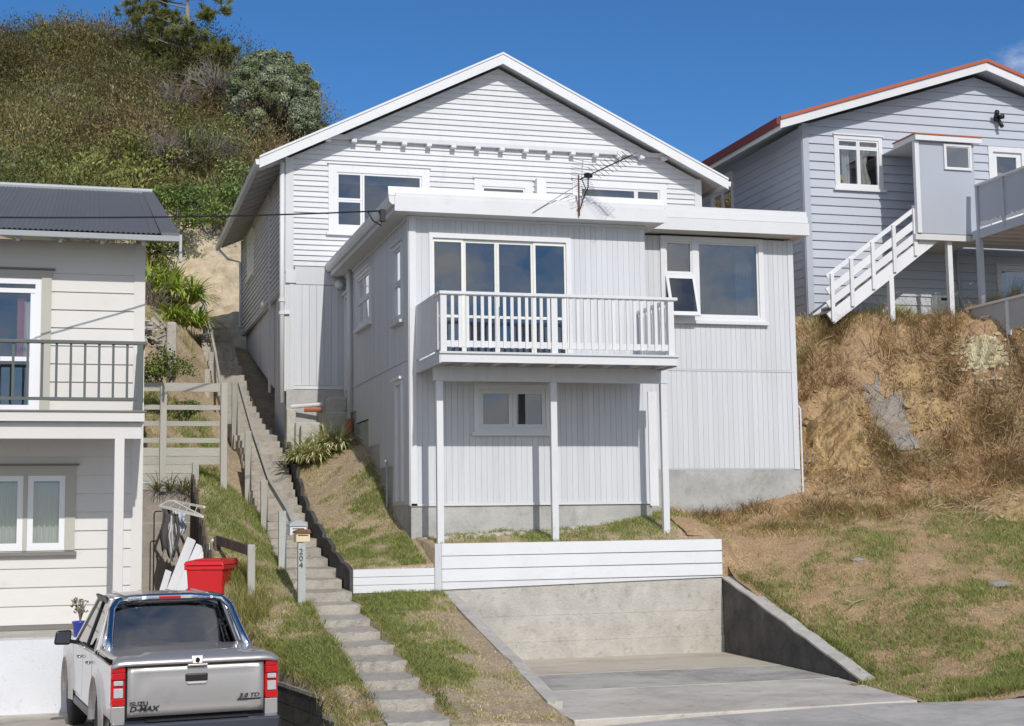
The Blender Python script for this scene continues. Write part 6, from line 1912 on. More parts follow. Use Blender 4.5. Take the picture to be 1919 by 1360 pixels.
# bed side + cab lower side + front wing, one shell each side
bed_top = [(1.50, 1.12), (0.03, 1.10)]
for s in (-1, 1):
    # bed side
    P = arch_outline(0.05, 1.52, 0.52, bed_top, [(WR, 0.47)] if False else [], 10)
    mb = MB()
    out = [(0.05, 0.55), (WR - 0.46, 0.55)]
    for k in range(11):
        a = math.pi - math.pi * k / 10
        out.append((WR + 0.46 * math.cos(a), 0.50 + 0.42 * math.sin(a)))
    out += [(WR + 0.47, 0.50), (1.74, 0.50), (1.74, 1.13), (0.05, 1.11)]
    # outer skin swells at mid height
    V_, F_ = [], []
    mb.prism([(s * (HWd - 0.035), y, z) for y, z in out], (s * 0.035, 0, 0))
    tb(mb, 'bed_side', M_SILVER, bevel=0.02)
    # flared rear guard
    mb = MB()
    for k in range(14):
        a0 = math.pi * (1.06 - 1.12 * k / 14); a1 = math.pi * (1.06 - 1.12 * (k + 1) / 14)
        r0, r1 = 0.455, 0.56
        q = []
        for a in (a0, a1):
            q.append(((s * (HWd + 0.045), WR + r0 * math.cos(a), 0.46 + r0 * math.sin(a)), (s * (HWd - 0.002), WR + r1 * math.cos(a), 0.46 + r1 * 0.98 * math.sin(a)), (s * (HWd - 0.08), WR + r0 * math.cos(a), 0.46 + r0 * math.sin(a))))
        (A1_, B1_, C1_), (A2_, B2_, C2_) = q
        mb.add([A1_, B1_, B2_, A2_, C1_, C2_], [(0, 1, 2, 3), (0, 3, 5, 4)])
    tb(mb, 'rear_guard', M_SILVER, smooth=True)
    # cab side: sill, doors
    mb = MB()
    mb.prism([(s * (HWd - 0.04), 1.76, 0.46), (s * (HWd - 0.04), 3.80, 0.46), (s * (HWd - 0.04), 3.84, 1.12), (s * (HWd - 0.04), 1.76, 1.14)], (s * 0.02, 0, 0))
    tb(mb, 'cab_side', M_SILVER)
    for nm, a, b in (('rear_door', 1.80, 2.70), ('front_door', 2.72, 3.74)):
        mb = MB(); mb.hexa([(s * (HWd - 0.02), a, 0.52), (s * (HWd - 0.02), b, 0.52), (s * (HWd + 0.005), b, 0.52), (s * (HWd + 0.005), a, 0.52), (s * (HWd - 0.03), a, 1.13), (s * (HWd - 0.03), b, 1.12), (s * (HWd - 0.005), b, 1.12), (s * (HWd - 0.005), a, 1.13)])
        d_ = tb(mb, nm, M_SILVER, bevel=0.008)
        mb = MB(); mb.tube([(s * (HWd + 0.01), a + 0.08, 1.0), (s * (HWd + 0.045), a + 0.11, 1.0), (s * (HWd + 0.045), a + 0.24, 1.0), (s * (HWd + 0.01), a + 0.27, 1.0)], 0.014, 6); tb(mb, 'door_handle', M_CHROME, d_, smooth=True)
    mb = MB(); mb.box(s * (HWd - 0.01) if s < 0 else HWd - 0.06, s * (HWd - 0.06) if s < 0 else HWd - 0.01, 1.76, 3.78, 0.34, 0.45)
    tb(mb, 'side_step', M_BLACK, bevel=0.015)
    # front wing
    out = [(3.76, 0.46)]
    for k in range(11):
        a = math.pi - math.pi * k / 10
        out.append((WF + 0.46 * math.cos(a), 0.46 + 0.44 * math.sin(a)))
    out += [(5.0, 0.50), (5.08, 0.75), (5.0, 0.98), (4.3, 1.09), (3.76, 1.12)]
    mb = MB(); mb.prism([(s * (HWd - 0.05), y, z) for y, z in out], (s * 0.05, 0, 0)); tb(mb, 'front_wing', M_SILVER, bevel=0.02)
    mb = MB()
    for k in range(14):
        a0 = math.pi * (1.04 - 1.08 * k / 14); a1 = math.pi * (1.04 - 1.08 * (k + 1) / 14)
        q = []
        for a in (a0, a1):
            q.append(((s * (HWd + 0.05), WF + 0.455 * math.cos(a), 0.45 + 0.455 * math.sin(a)), (s * (HWd - 0.002), WF + 0.57 * math.cos(a), 0.45 + 0.56 * math.sin(a)), (s * (HWd - 0.08), WF + 0.455 * math.cos(a), 0.45 + 0.455 * math.sin(a))))
        (A1_, B1_, C1_), (A2_, B2_, C2_) = q
        mb.add([A1_, B1_, B2_, A2_, C1_, C2_], [(0, 1, 2, 3), (0, 3, 5, 4)])
    tb(mb, 'front_guard', M_SILVER, smooth=True)
    for c in (WR, WF):
        mb = MB()
        xi, xo = s * (HWd - 0.24), s * (HWd + 0.0)
        prof_ = [(0.30, 0), (0.365, 0.02), (0.38, 0.06), (0.38, 0.19), (0.365, 0.22), (0.25, 0.235)]
        T2 = Matrix.Translation((xi, c, 0.38)) @ Matrix.Rotation(s * math.pi / 2, 4, 'Y')
        mb.lathe((0, 0, 0), prof_, 24); mb.xf(T2); w__ = tb(mb, 'wheel', M_TYRE, smooth=True)
        mb = MB(); mb.lathe((0, 0, 0), [(0.25, 0.225), (0.245, 0.20), (0.08, 0.19), (0.07, 0.215), (0.0, 0.216)], 24)
        for k in range(6):
            a = k * math.pi / 3
            mb.bar((0.07 * math.cos(a), 0.07 * math.sin(a), 0.212), (0.24 * math.cos(a), 0.24 * math.sin(a), 0.222), 0.05, 0.02)
        mb.xf(T2); tb(mb, 'rim', M_ALU, w__)
    # mirror
    mb = MB(); mb.hexa([(s * 0.98, 3.34, 1.11), (s * 1.19, 3.31, 1.12), (s * 1.18, 3.42, 1.12), (s * 0.97, 3.46, 1.11), (s * 0.96, 3.34, 1.30), (s * 1.16, 3.31, 1.30), (s * 1.15, 3.42, 1.29), (s * 0.96, 3.46, 1.30)])
    mr_ = tb(mb, 'mirror', M_BLACK, bevel=0.035, segs=3)
    mb = MB(); mb.hexa([(s * 0.995, 3.318, 1.135), (s * 1.165, 3.297, 1.145), (s * 1.165, 3.31, 1.145), (s * 0.995, 3.33, 1.135), (s * 0.98, 3.318, 1.275), (s * 1.14, 3.297, 1.275), (s * 1.14, 3.31, 1.275), (s * 0.98, 3.33, 1.275)]); tb(mb, 'mirror_glass', M_BUMPER, mr_)
    mb = MB(); mb.bar((s * 0.86, 3.44, 1.13), (s * 1.0, 3.40, 1.16), 0.05, 0.05); tb(mb, 'mirror_arm', M_BLACK, mr_)
# underbody, bed floor, bonnet, cab floor
mb = MB(); mb.box(-0.80, 0.80, 0.1, 5.0, 0.42, 0.58); mb.box(-0.62, 0.62, 0.4, 4.9, 0.28, 0.42); tb(mb, 'chassis', M_BLACK)
mb = MB(); mb.box(-0.85, 0.85, 1.55, 1.75, 0.5, 1.10); tb(mb, 'cab_back', M_SILVER)
mb = MB(); mb.grid([[(x * (0.86 - 0.04 * (k == 5)), 3.78 + 1.25 * k / 5, 1.14 - 0.012 * k - 0.05 * (k / 5) ** 3 - 0.05 * abs(x) ** 3) for x in np.linspace(-1, 1, 11)] for k in range(6)]); tb(mb, 'bonnet', M_SILVER, smooth=True, solid=0.02)
mb = MB(); mb.box(-0.84, 0.84, 5.03, 5.1, 0.45, 1.0); tb(mb, 'grille', M_BLACK, bevel=0.02)
# cab greenhouse: pillars and roof from (half width, y, z) rings
ROOFZ = 1.745
roof = []
for k in range(8):
    t = k / 7
    y = 1.98 + (3.22 - 1.98) * t
    crown = 0.032 * math.sin(math.pi * (0.15 + 0.75 * t))
    row = []
    for x in np.linspace(-1, 1, 15):
        row.append((x * (0.655 - 0.02 * t), y, ROOFZ + crown - 0.045 * abs(x) ** 4))
    roof.append(row)
mb = MB(); mb.grid(roof); rf = tb(mb, 'roof', M_SILVER, smooth=True, solid=0.03)
for x in (-0.5, -0.17, 0.17, 0.5):
    mb = MB(); mb.bar((x, 2.05, ROOFZ + 0.034), (x, 3.1, ROOFZ + 0.04), 0.03, 0.012); tb(mb, 'roof_rib', M_SILVER, rf)
for s in (-1, 1):
    A_ = (s * 0.845, 1.80, 1.13); B_ = (s * 0.655, 1.98, ROOFZ - 0.03); C_ = (s * 0.64, 3.18, ROOFZ - 0.03); D_ = (s * 0.835, 3.92, 1.12)
    M1 = (s * 0.84, 2.72, 1.13); M2 = (s * 0.648, 2.62, ROOFZ - 0.03)
    for nm, p, q, w_ in (('rear_pillar', A_, B_, 0.17), ('front_pillar', D_, C_, 0.07), ('middle_pillar', M1, M2, 0.07)):
        mb = MB(); mb.bar(p, q, w_, 0.05, up=(s, 0, 0.4)); tb(mb, nm, M_SILVER if nm != 'middle_pillar' else M_BLACK, bevel=0.01)
    mb = MB(); mb.bar(B_, C_, 0.06, 0.06); tb(mb, 'cant_rail', M_SILVER, bevel=0.015)

    def lerp(a, b, t, off=0.0):
        return tuple(a[i] + (b[i] - a[i]) * t + (off * s if i == 0 else 0) for i in range(3))
    for nm, (p, q, r2, t2) in (('rear_side_window', (lerp(A_, M1, 0.16), lerp(A_, M1, 0.97), lerp(B_, M2, 0.97), lerp(B_, M2, 0.16))), ('front_side_window', (lerp(M1, D_, 0.03), lerp(M1, D_, 0.97), lerp(M2, C_, 0.97), lerp(M2, C_, 0.03)))):
        mb = MB(); mb.hexa([p, q, lerp(q, q, 0, 0.004), lerp(p, p, 0, 0.004), t2, r2, lerp(r2, r2, 0, 0.004), lerp(t2, t2, 0, 0.004)]); tb(mb, nm, M_CARGLASS)
        mb = MB(); mb.bar(lerp(t2, t2, 0, 0.025), lerp(r2, r2, 0, 0.025), 0.03, 0.09, up=(s * 0.5, 0, 1)); tb(mb, 'weather_shield', M_BLACK)
    mb = MB(); mb.bar((s * 0.86, 1.84, 1.135), (s * 0.85, 3.85, 1.125), 0.025, 0.03); tb(mb, 'belt_moulding', M_BLACK)
# rear window and windscreen
mb = MB(); mb.hexa([(-0.76, 1.80, 1.12), (0.76, 1.80, 1.12), (0.76, 1.806, 1.12), (-0.76, 1.806, 1.12), (-0.60, 1.965, ROOFZ - 0.05), (0.60, 1.965, ROOFZ - 0.05), (0.60, 1.971, ROOFZ - 0.05), (-0.60, 1.971, ROOFZ - 0.05)]); tb(mb, 'rear_window', M_CARGLASS)
mb = MB(); mb.bar((-0.80, 1.79, 1.12), (0.80, 1.79, 1.12), 0.04, 0.06); tb(mb, 'rear_window_sill', M_BLACK)
mb = MB(); mb.bar((-0.64, 1.975, ROOFZ - 0.02), (0.64, 1.975, ROOFZ - 0.02), 0.06, 0.07); tb(mb, 'roof_header', M_SILVER, bevel=0.015)
mb = MB(); mb.hexa([(-0.62, 3.19, ROOFZ - 0.03), (0.62, 3.19, ROOFZ - 0.03), (0.62, 3.20, ROOFZ - 0.03), (-0.62, 3.20, ROOFZ - 0.03), (-0.80, 3.90, 1.14), (0.80, 3.90, 1.14), (0.80, 3.91, 1.14), (-0.80, 3.91, 1.14)]); tb(mb, 'windscreen', M_GLASS2)
# interior: seats and dashboard
mb = MB()
mb.box(-0.76, 0.76, 1.9, 3.85, 0.6, 0.75)
mb.box(-0.74, 0.74, 3.55, 3.85, 0.75, 1.10)
tb(mb, 'cabin_floor', M_BLACK)
for x in (-0.38, 0.38):
    mb = MB(); mb.hexa([(x - 0.25, 2.75, 0.76), (x + 0.25, 2.75, 0.76), (x + 0.25, 2.90, 0.76), (x - 0.25, 2.90, 0.76), (x - 0.22, 2.60, 1.30), (x + 0.22, 2.60, 1.30), (x + 0.22, 2.70, 1.30), (x - 0.22, 2.70, 1.30)]); st_ = tb(mb, 'seat', M_CLOTH1, bevel=0.03)
    mb = MB(); mb.box(x - 0.13, x + 0.13, 2.58, 2.66, 1.33, 1.50); tb(mb, 'headrest', M_CLOTH1, st_, bevel=0.03)
mb = MB(); mb.hexa([(-0.7, 2.05, 0.76), (0.7, 2.05, 0.76), (0.7, 2.2, 0.76), (-0.7, 2.2, 0.76), (-0.66, 1.98, 1.28), (0.66, 1.98, 1.28), (0.66, 2.08, 1.28), (-0.66, 2.08, 1.28)]); tb(mb, 'rear_seat', M_CLOTH1, bevel=0.03)
# tailgate, lid
mb = MB()
TGW, TZ0, TZ1 = 0.735, 0.575, 1.105
gy = lambda z: 0.012 * ((z - 0.84) / 0.26) ** 2
P = []
for k in range(9):
    z = TZ0 + (TZ1 - TZ0) * k / 8
    row = []
    for x in np.linspace(-TGW, TGW, 25):
        t = abs(x) / TGW
        rec = 0.012 * (1 - min(1, max(0, (t - (0.78 + 0.10 * (z - TZ0) / (TZ1 - TZ0))) / 0.03)))
        if k in (0, 8):
            rec = 0
        dent = 0.006 * math.exp(-((x + 0.55) ** 2 + (z - 0.93) ** 2) / 0.004) + 0.005 * math.exp(-((x + 0.42) ** 2 + (z - 0.78) ** 2) / 0.002)
        row.append((x, gy(z) + rec + dent, z))
    P.append(row)
mb.grid(P)
tg = tb(mb, 'tailgate', M_SILVER, smooth=True, solid=0.03)
mb = MB(); mb.box(-0.76, 0.76, 0.06, 0.09, 0.55, 1.1); tb(mb, 'tailgate_inner', M_DARK)
mb = MB(); mb.box(-0.125, 0.125, -0.012, 0.03, 0.915, 1.01); th = tb(mb, 'tailgate_handle', M_BLACK, tg, bevel=0.02)
mb = MB(); mb.hexa([(-0.10, -0.03, 0.895), (0.10, -0.03, 0.895), (0.11, 0.01, 0.895), (-0.11, 0.01, 0.895), (-0.12, -0.025, 0.925), (0.12, -0.025, 0.925), (0.12, 0.0, 0.925), (-0.12, 0.0, 0.925)]); tb(mb, 'handle_lip', M_SILVER, tg, bevel=0.008)
lid = [[], [], [], [], [], []]
mb = MB()
P = []
for (y, zz, wv) in ((-0.03, 1.118, 0.895), (-0.038, 1.14, 0.90), (0.0, 1.18, 0.89), (0.16, 1.205, 0.86), (0.5, 1.195, 0.865), (1.0, 1.20, 0.87), (1.42, 1.205, 0.87), (1.5, 1.16, 0.87)):
    row = []
    for x in np.linspace(-1, 1, 25):
        e = max(0, abs(x) - 0.86) / 0.14
        raised = 0.022 if (abs(x) < 0.66 and 0.02 < y < 1.45) else 0
        row.append((x * wv, y + (0.02 * e if y < 0.1 else 0), zz - 0.03 * e ** 2 + raised))
    P.append(row)
mb.grid(P); tl = tb(mb, 'bed_lid', M_SILVER, smooth=True, solid=0.02)
mb = MB(); mb.hexa([(-0.055, -0.062, 1.115), (0.055, -0.062, 1.115), (0.055, -0.03, 1.115), (-0.055, -0.03, 1.115), (-0.065, -0.035, 1.20), (0.065, -0.035, 1.20), (0.065, 0.0, 1.215), (-0.065, 0.0, 1.215)]); tb(mb, 'lid_lock_plate', M_SILVER, tl, bevel=0.008)
mb = MB(); mb.tube([(0, -0.075, 1.155), (0, -0.05, 1.158)], 0.024, 12); tb(mb, 'lid_lock', M_BLACK, tl)
mb = MB(); mb.box(-0.105, 0.115, -0.06, -0.03, 1.088, 1.112); tb(mb, 'lid_pull', M_SILVER, tl, bevel=0.008)
# tail lamps
for s in (-1, 1):
    x0, x1 = (0.752, 0.905)
    segs_ = [(0.705, 0.775, M_LENSRED), (0.785, 0.885, M_LENSCLR), (0.915, 0.965, M_LENSCLR), (0.98, 1.045, M_LENSRED), (1.052, 1.12, M_LENSRED)]
    tlamp = None
    mb = MB(); mb.box(min(s * x0, s * x1), max(s * x0, s * x1), 0.02, 0.16, 0.70, 1.125); tlamp = tb(mb, 'tail_lamp', M_LENSRED, bevel=0.02)
    for (a, b, mt_) in segs_:
        ins = 0.028 if mt_ is M_LENSCLR else 0.006
        mb = MB(); mb.box(min(s * (x0 + ins), s * (x1 - ins)), max(s * (x0 + ins), s * (x1 - ins)), -0.012, 0.022, a, b); tb(mb, 'lamp_lens', mt_, tlamp, bevel=0.006)
    mb = MB(); mb.box(min(s * 0.755, s * 0.90), max(s * 0.755, s * 0.90), 0.012, 0.10, 0.52, 0.698); tb(mb, 'corner_panel', M_SILVER, bevel=0.01)
# bumper
mb = MB(); mb.hexa([(-0.88, -0.11, 0.33), (0.88, -0.11, 0.33), (0.90, 0.06, 0.33), (-0.90, 0.06, 0.33), (-0.90, -0.13, 0.515), (0.90, -0.13, 0.515), (0.90, 0.06, 0.535), (-0.90, 0.06, 0.535)]); bu = tb(mb, 'rear_bumper', M_BUMPER, bevel=0.025, segs=3)
mb = MB(); mb.box(-0.55, 0.55, -0.115, 0.03, 0.53, 0.545); tb(mb, 'step_pad', M_BLACK, bu)
# sports bar
for s in (-1, 1):
    mb = MB(); mb.tube([(s * 0.80, 1.02, 1.15), (s * 0.765, 1.25, 1.33), (s * 0.70, 1.60, 1.63), (s * 0.63, 1.74, 1.715), (s * 0.50, 1.79, 1.74)], 0.042, 12); tb(mb, 'sports_bar_leg', M_CHROME, smooth=True)
    mb = MB(); mb.tube([(s * 0.81, 1.42, 1.16), (s * 0.765, 1.55, 1.36), (s * 0.70, 1.66, 1.60)], 0.036, 10); tb(mb, 'sports_bar_brace', M_CHROME, smooth=True)
    mb = MB(); mb.box(s * 0.80 - 0.06, s * 0.80 + 0.06, 0.95, 1.5, 1.13, 1.175); tb(mb, 'sports_bar_foot', M_SILVER, bevel=0.015)
mb = MB(); mb.tube([(-0.52, 1.788, 1.738), (-0.25, 1.81, 1.752), (0.25, 1.81, 1.752), (0.52, 1.788, 1.738)], 0.042, 12); hb = tb(mb, 'sports_bar_hoop', M_CHROME, smooth=True)
mb = MB(); mb.box(-0.13, 0.13, 1.762, 1.775, 1.735, 1.765); tb(mb, 'brake_light', M_LENSRED, hb, bevel=0.005)
# badges


def badge(txt, x, z, size, bold=0.0, shear=0.0, sx=1.25):
    cu = D.curves.new('badge', 'FONT'); cu.body = txt; cu.size = size; cu.extrude = 0.004; cu.offset = bold; cu.shear = shear
    tmp = D.objects.new('tmp_text', cu); COL.objects.link(tmp)
    bpy.context.view_layer.update()
    me = D.meshes.new_from_object(tmp.evaluated_get(bpy.context.evaluated_depsgraph_get()))
    D.objects.remove(tmp)
    me.materials.append(M_BLACK)
    M_ = TM @ Matrix.Translation((x, -0.018, z)) @ Matrix.Rotation(math.pi / 2, 4, 'X') @ Matrix.Diagonal((sx, 1, 1, 1))
    for v in me.vertices:
        v.co = M_ @ v.co
    link('badge', me, tg)


badge('ISUZU', -0.715, 0.695, 0.062, 0.0012, 0.0, 1.15)
badge('D-MAX', -0.715, 0.635, 0.075, 0.002, 0.25, 1.25)
badge('3.0 TD', 0.46, 0.725, 0.058, 0.001, 0.3, 1.35)
mb = MB(); mb.hexa([(0.44, -0.02, 0.695), (0.70, -0.02, 0.695), (0.70, -0.012, 0.695), (0.44, -0.012, 0.695), (0.45, -0.02, 0.712), (0.71, -0.02, 0.712), (0.71, -0.012, 0.712), (0.45, -0.012, 0.712)]); tb(mb, 'badge_bar', M_BLACK, tg)

# ================================================================== ANTENNA AND CABLE
an = thing('tv_antenna', 'dark multi-element television antenna on a rusty pole braced to the front fascia', 'antenna', (8.0, 23.56, 5.2))
mb = MB(); mb.tube([(8.005, 23.565, 5.15), (8.005, 23.565, 5.86)], 0.016, 8); mb.build('pole', M_RUST, an, smooth=True)
mb = MB(); b_ = at(998, 398, Y=23.585); mb.tube([(b_.x, 23.585, b_.z), (8.005, 23.565, 5.70)], 0.008, 6); mb.build('brace', M_ALU, an)
tip = at(1185, 290, Z=5.98)
base = Vector((8.02, 23.53, 5.78))
bd = (tip - base)
mb = MB(); mb.tube([base, tip], 0.011, 6); mb.build('boom', M_STEEL, an)
bdn = bd.normalized(); sdv = bdn.cross(Vector((0, 0, 1))).normalized(); upv = sdv.cross(bdn)
for i in range(10):
    c = base + bd * (0.28 + 0.72 * i / 9)
    mb = MB()
    for sx_ in (-1, 1):
        for sz_ in (-1, 1):
            mb.tube([c, c + sdv * sx_ * 0.06 + upv * sz_ * 0.03, c + sdv * sx_ * 0.15 + upv * sz_ * 0.075], 0.0045, 5)
    mb.build('director', M_STEEL, an)
c = base + bd * 0.16
mb = MB(); mb.bar(c - sdv * 0.06, c + sdv * 0.06, 0.09, 0.07); mb.build('balun_box', M_BLACK, an)
for sz_ in (-1, 1):
    mb = MB()
    for k in range(7):
        p = base + bd * (0.03 + 0.035 * 0) + upv * sz_ * (0.03 + 0.045 * k) - bdn * (-0.012 * k)
        mb.tube([p - sdv * 0.26, p + sdv * 0.26], 0.004, 5)
    mb.tube([base + bd * 0.03, base + bd * 0.03 + upv * sz_ * 0.32 + bdn * 0.09], 0.008, 5)
    mb.build('reflector', M_ALU if sz_ > 0 else M_STEEL, an)
mb = MB(); mb.tube([c, c + Vector((0, 0.02, -0.2)), Vector((8.08, 23.56, 5.45)), Vector((8.03, 23.56, 5.28)), Vector((7.97, 23.57, 5.26))], 0.011, 6); mb.build('coax_cable', M_BLACK, an, smooth=True)
pl = thing('power_cable', 'thin black service cable strung across to the front corner of the flat roof', 'cable', (4.72, 23.56, 5.1))
A_ = at(712, 395, Y=23.56)
pts = []
for k in range(41):
    x = A_.x - k * 0.75
    t = (A_.x - x)
    pts.append((x, A_.y - 0.325 * t, A_.z - 0.155 * t + 0.0046 * t * t))
mb = MB(); mb.tube(pts, 0.013, 6); mb.build('wire', M_BLACK, pl, smooth=True)
mb = MB(); mb.tube([A_ + Vector((-0.02, 0, 0)), A_ + Vector((0.03, 0.01, -0.16)), A_ + Vector((0.02, 0.02, -0.24)), A_ + Vector((-0.12, -0.02, -0.17)), A_ + Vector((-0.22, -0.06, -0.02))], 0.012, 6); mb.build('drip_loop', M_BLACK, pl, smooth=True)
mb = MB(); mb.box(A_.x - 0.0, A_.x + 0.09, A_.y - 0.03, A_.y + 0.035, A_.z - 0.18, A_.z + 0.03); mb.build('connector', M_BLACK, pl, bevel=0.01)

# ================================================================== VEGETATION


def hit(px, py, f, y0=15.0, y1=110.0, step=0.1):
    """first point of the sight line through a photograph pixel that lies on the ground f(x, y)"""
    d = CR * (px - 959.5) - CU * (py - 680.0) + CF * FPX
    d = d / d.y
    ys = np.arange(y0, y1, step)
    P = np.outer(ys, np.array(d))
    g_ = f(P[:, 0], P[:, 1])
    k = np.argmax(P[:, 2] < g_)
    return Vector((P[k, 0], P[k, 1], g_[k]))


GREEN = np.array([0.20, 0.265, 0.065]); DRY = np.array([0.62, 0.50, 0.29]); OLIVE = np.array([0.40, 0.385, 0.14]); BROWN = np.array([0.20, 0.13, 0.065])


def turf(name, f, left, right, y0, y1, dens, lush, hgt=0.055, seed=1, thin=0.35, label=None, tall=1.0, dry=DRY, yf=None):
    lush_n = lambda x, y: lush(x, y) + 0.75 * vnoise(x, y, 0.9, seed) + 0.5 * vnoise(x, y, 2.7, seed + 3) + 0.4 * vnoise(x, y, 7.0, seed + 5)
    keep = lambda x, y: np.clip(0.45 + 0.8 * lush_n(x, y) + 0.5 * vnoise(x, y, 5.0, seed + 9), 0.04, 1)
    P = scatter(f, left, right, y0, y1, dens, keep)
    n = len(P)
    lv = lush_n(P[:, 0], P[:, 1]) + RNG.normal(0, 0.25, n)
    t = np.clip(0.5 + lv * 1.5, 0, 1)[:, None]
    tone = dry * (1 - t) + (GREEN * (1 - 0.35) + OLIVE * 0.35) * t
    tone = tone * RNG.uniform(0.6, 1.45, (n, 1))
    h = hgt * (0.6 + 0.7 * t[:, 0]) * RNG.uniform(0.5, 1.6, n) * tall
    w = RNG.uniform(0.006, 0.012, n) * (1.0 + 0.4 * (hgt > 0.06))
    P[:, 2] -= 0.006
    V, Q, T = blades(P, h, w, RNG.uniform(0.2, 1.3, n), tone)
    o = fast_mesh(name, V, quads=Q, tone=T, material=M_GRASS)
    tag(o, label, 'grass', kind='stuff')
    return o


turf('lawn_grass', flow, lambda y: 3.86, lambda y: 5.30, 16.1, 22.55, 5200, lambda x, y: 0.32 - 0.85 * np.clip((x - 4.3) / 0.8, 0, 1) + 0.35 * (y > 21.3), 0.05, 3, label='short patchy grass between the lower steps and the parking bay')
turf('lawn_grass', fmid, lambda y: 3.97, lambda y: 5.10, 22.7, 29.3, 5200, lambda x, y: 0.22 - 0.45 * (y > 27.3) + 0.3 * np.exp(-((y - 23.3) / 0.8) ** 2), 0.045, 5, label='short dry lawn between the steps and the front extension')
turf('yard_grass', fyard, lambda y: 5.3, lambda y: 10.05, 22.68, 25.15, 2600, lambda x, y: -0.15 + 0.3 * ((x > 6.6) & (x < 9.6)), 0.05, 6, label='thin grass under the balcony behind the white wall')
turf('verge_grass', fstrip, lambda y: left_edge(y) + 0.01, lambda y: 3.12 if y < 21.6 else 2.98, 16.1, 27.3, 5600, lambda x, y: 0.18 + 0.55 * (y > 23.6), 0.055, 12, label='yellowish green grass verge left of the steps')
fhill_ = lambda x, y: f_hill(x, y) + 0.07 * fbm(x, y, 0.9, 4, 5)
turf('slope_grass', fhill_, lambda y: 0.6, lambda y: 2.55, 27.3, 33.0, 1500, lambda x, y: 0.25, 0.09, 31, label='grass and weeds on the slope behind the timber fence')
turf('slope_grass', fhill_, lambda y: 0.0, lambda y: 2.45, 33.0, 39.0, 700, lambda x, y: -0.2, 0.09, 33, label='sparse dry grass beside the upper handrail')
BX0 = lambda y: (9.9 if y < 18.1 else 10.3 if y < 22.65 else 10.06) if y < 25.2 else 12.95
BX1 = lambda y: min(26.8, y * 0.84)
turf('bank_grass', fbank, BX0, BX1, 15.98, 24.2, 2300, lambda x, y: 0.50 * np.clip((23.2 - y) / 3.0, -0.5, 1) - 0.08, 0.055, 21, label='green and dry grass on the lower bank right of the parking bay', dry=np.array([0.56, 0.42, 0.25]))
turf('bank_grass', fbank, BX0, BX1, 24.0, 28.0, 1700, lambda x, y: -0.75 + 0.3 * (y > 27.4), 0.06, 25, label='dry brown grass on the steep upper bank', dry=np.array([0.56, 0.37, 0.19]))
turf('bank_grass', fbank, BX0, BX1, 27.5, 28.9, 2200, lambda x, y: -0.25, 0.22, 27, label='tall dry weeds along the foot of the blue house')
# seeding weeds with small pale flowers near the lower balustrade
P = scatter(fbank, lambda y: 16.3, lambda y: 20.5, 27.4, 28.6, 45)
V, Q, T = blades(P, RNG.uniform(0.3, 0.75, len(P)), np.full(len(P), 0.008), RNG.uniform(0.1, 0.4, len(P)), np.tile(OLIVE, (len(P), 1)))
tips = V.reshape(-1, 6, 3)[:, 4]
V2, Q2, T2 = leafquads(np.repeat(tips, 3, 0) + RNG.normal(0, 0.03, (len(tips) * 3, 3)), unit(RNG.normal(size=(len(tips) * 3, 3))), np.full(len(tips) * 3, 0.013), np.tile((0.55, 0.53, 0.33), (len(tips) * 3, 1)), 1.0)
V, Q, T = join([(V, Q, T), (V2, Q2, T2)])
tag(fast_mesh('flowering_weeds', V, quads=Q, tone=T, material=M_GRASS), 'pale flowering weeds in front of the blue house', 'weeds', kind='stuff')


# dry tufts and hanging brown grass on the steep bank
def tufts(name, spots, f, n, hmin, hmax, cols, lean, label, width=0.011, rad=0.14):
    parts = []
    for (x, y) in spots:
        k = int(n * RNG.uniform(0.6, 1.4))
        xx = x + RNG.normal(0, rad, k); yy = y + RNG.normal(0, rad * 0.8, k)
        P = np.stack([xx, yy, f(xx, yy) - 0.01], 1)
        h = RNG.uniform(hmin, hmax, k)
        c = np.array(cols)[RNG.integers(0, len(cols))] * RNG.uniform(0.65, 1.4, (k, 1))
        V, Q, T = blades(P, h, np.full(k, width), RNG.uniform(*lean, k), c)
        # hang down the slope towards the street
        parts.append((V, Q, T))
    V, Q, T = join(parts)
    o = fast_mesh(name, V, quads=Q, tone=T, material=M_GRASS)
    tag(o, label, 'grass', kind='stuff')
    return o


SHOT = [hit(*p, fbank) for p in ((1606, 665), (1622, 700), (1640, 740), (1655, 780), (1675, 815), (1695, 842))]
FACES = [(hit(*p, fbank), w) for p, w in (((1842, 668), 0.5), ((1556, 775), 0.5), ((1566, 812), 0.55), ((1576, 850), 0.5), ((1742, 782), 0.4), ((1722, 712), 0.35))]
sp_ = []
while len(sp_) < 640:
    y = RNG.uniform(23.6, 28.2); x = RNG.uniform(BX0(y), BX1(y))
    if min((x - q.x) ** 2 + (y - q.y) ** 2 for q in SHOT) < 0.33 ** 2 and RNG.uniform() < 0.9:
        continue
    if any((x - q.x) ** 2 + (y - q.y) ** 2 < w ** 2 for q, w in FACES) and RNG.uniform() < 0.85:
        continue
    if True:
        sp_.append((x, y))
for _ in range(420):
    q = hit(RNG.uniform(1500, 1960), RNG.uniform(618, 905), fbank, 20, 30, 0.04)
    if min((q.x - p.x) ** 2 + (q.y - p.y) ** 2 for p in SHOT) < 0.33 ** 2 or any((q.x - p.x) ** 2 + (q.y - p.y) ** 2 < w ** 2 for p, w in FACES):
        continue
    sp_.append((q.x, q.y))
tufts('dark_tufts', [sp_[i] for i in RNG.integers(0, len(sp_), 190)], fbank, 55, 0.14, 0.36, [(0.26, 0.155, 0.075), (0.34, 0.21, 0.10), (0.24, 0.20, 0.075), (0.20, 0.13, 0.07)], (0.4, 1.5), 'taller dark brown tufts hanging on the steep bank')
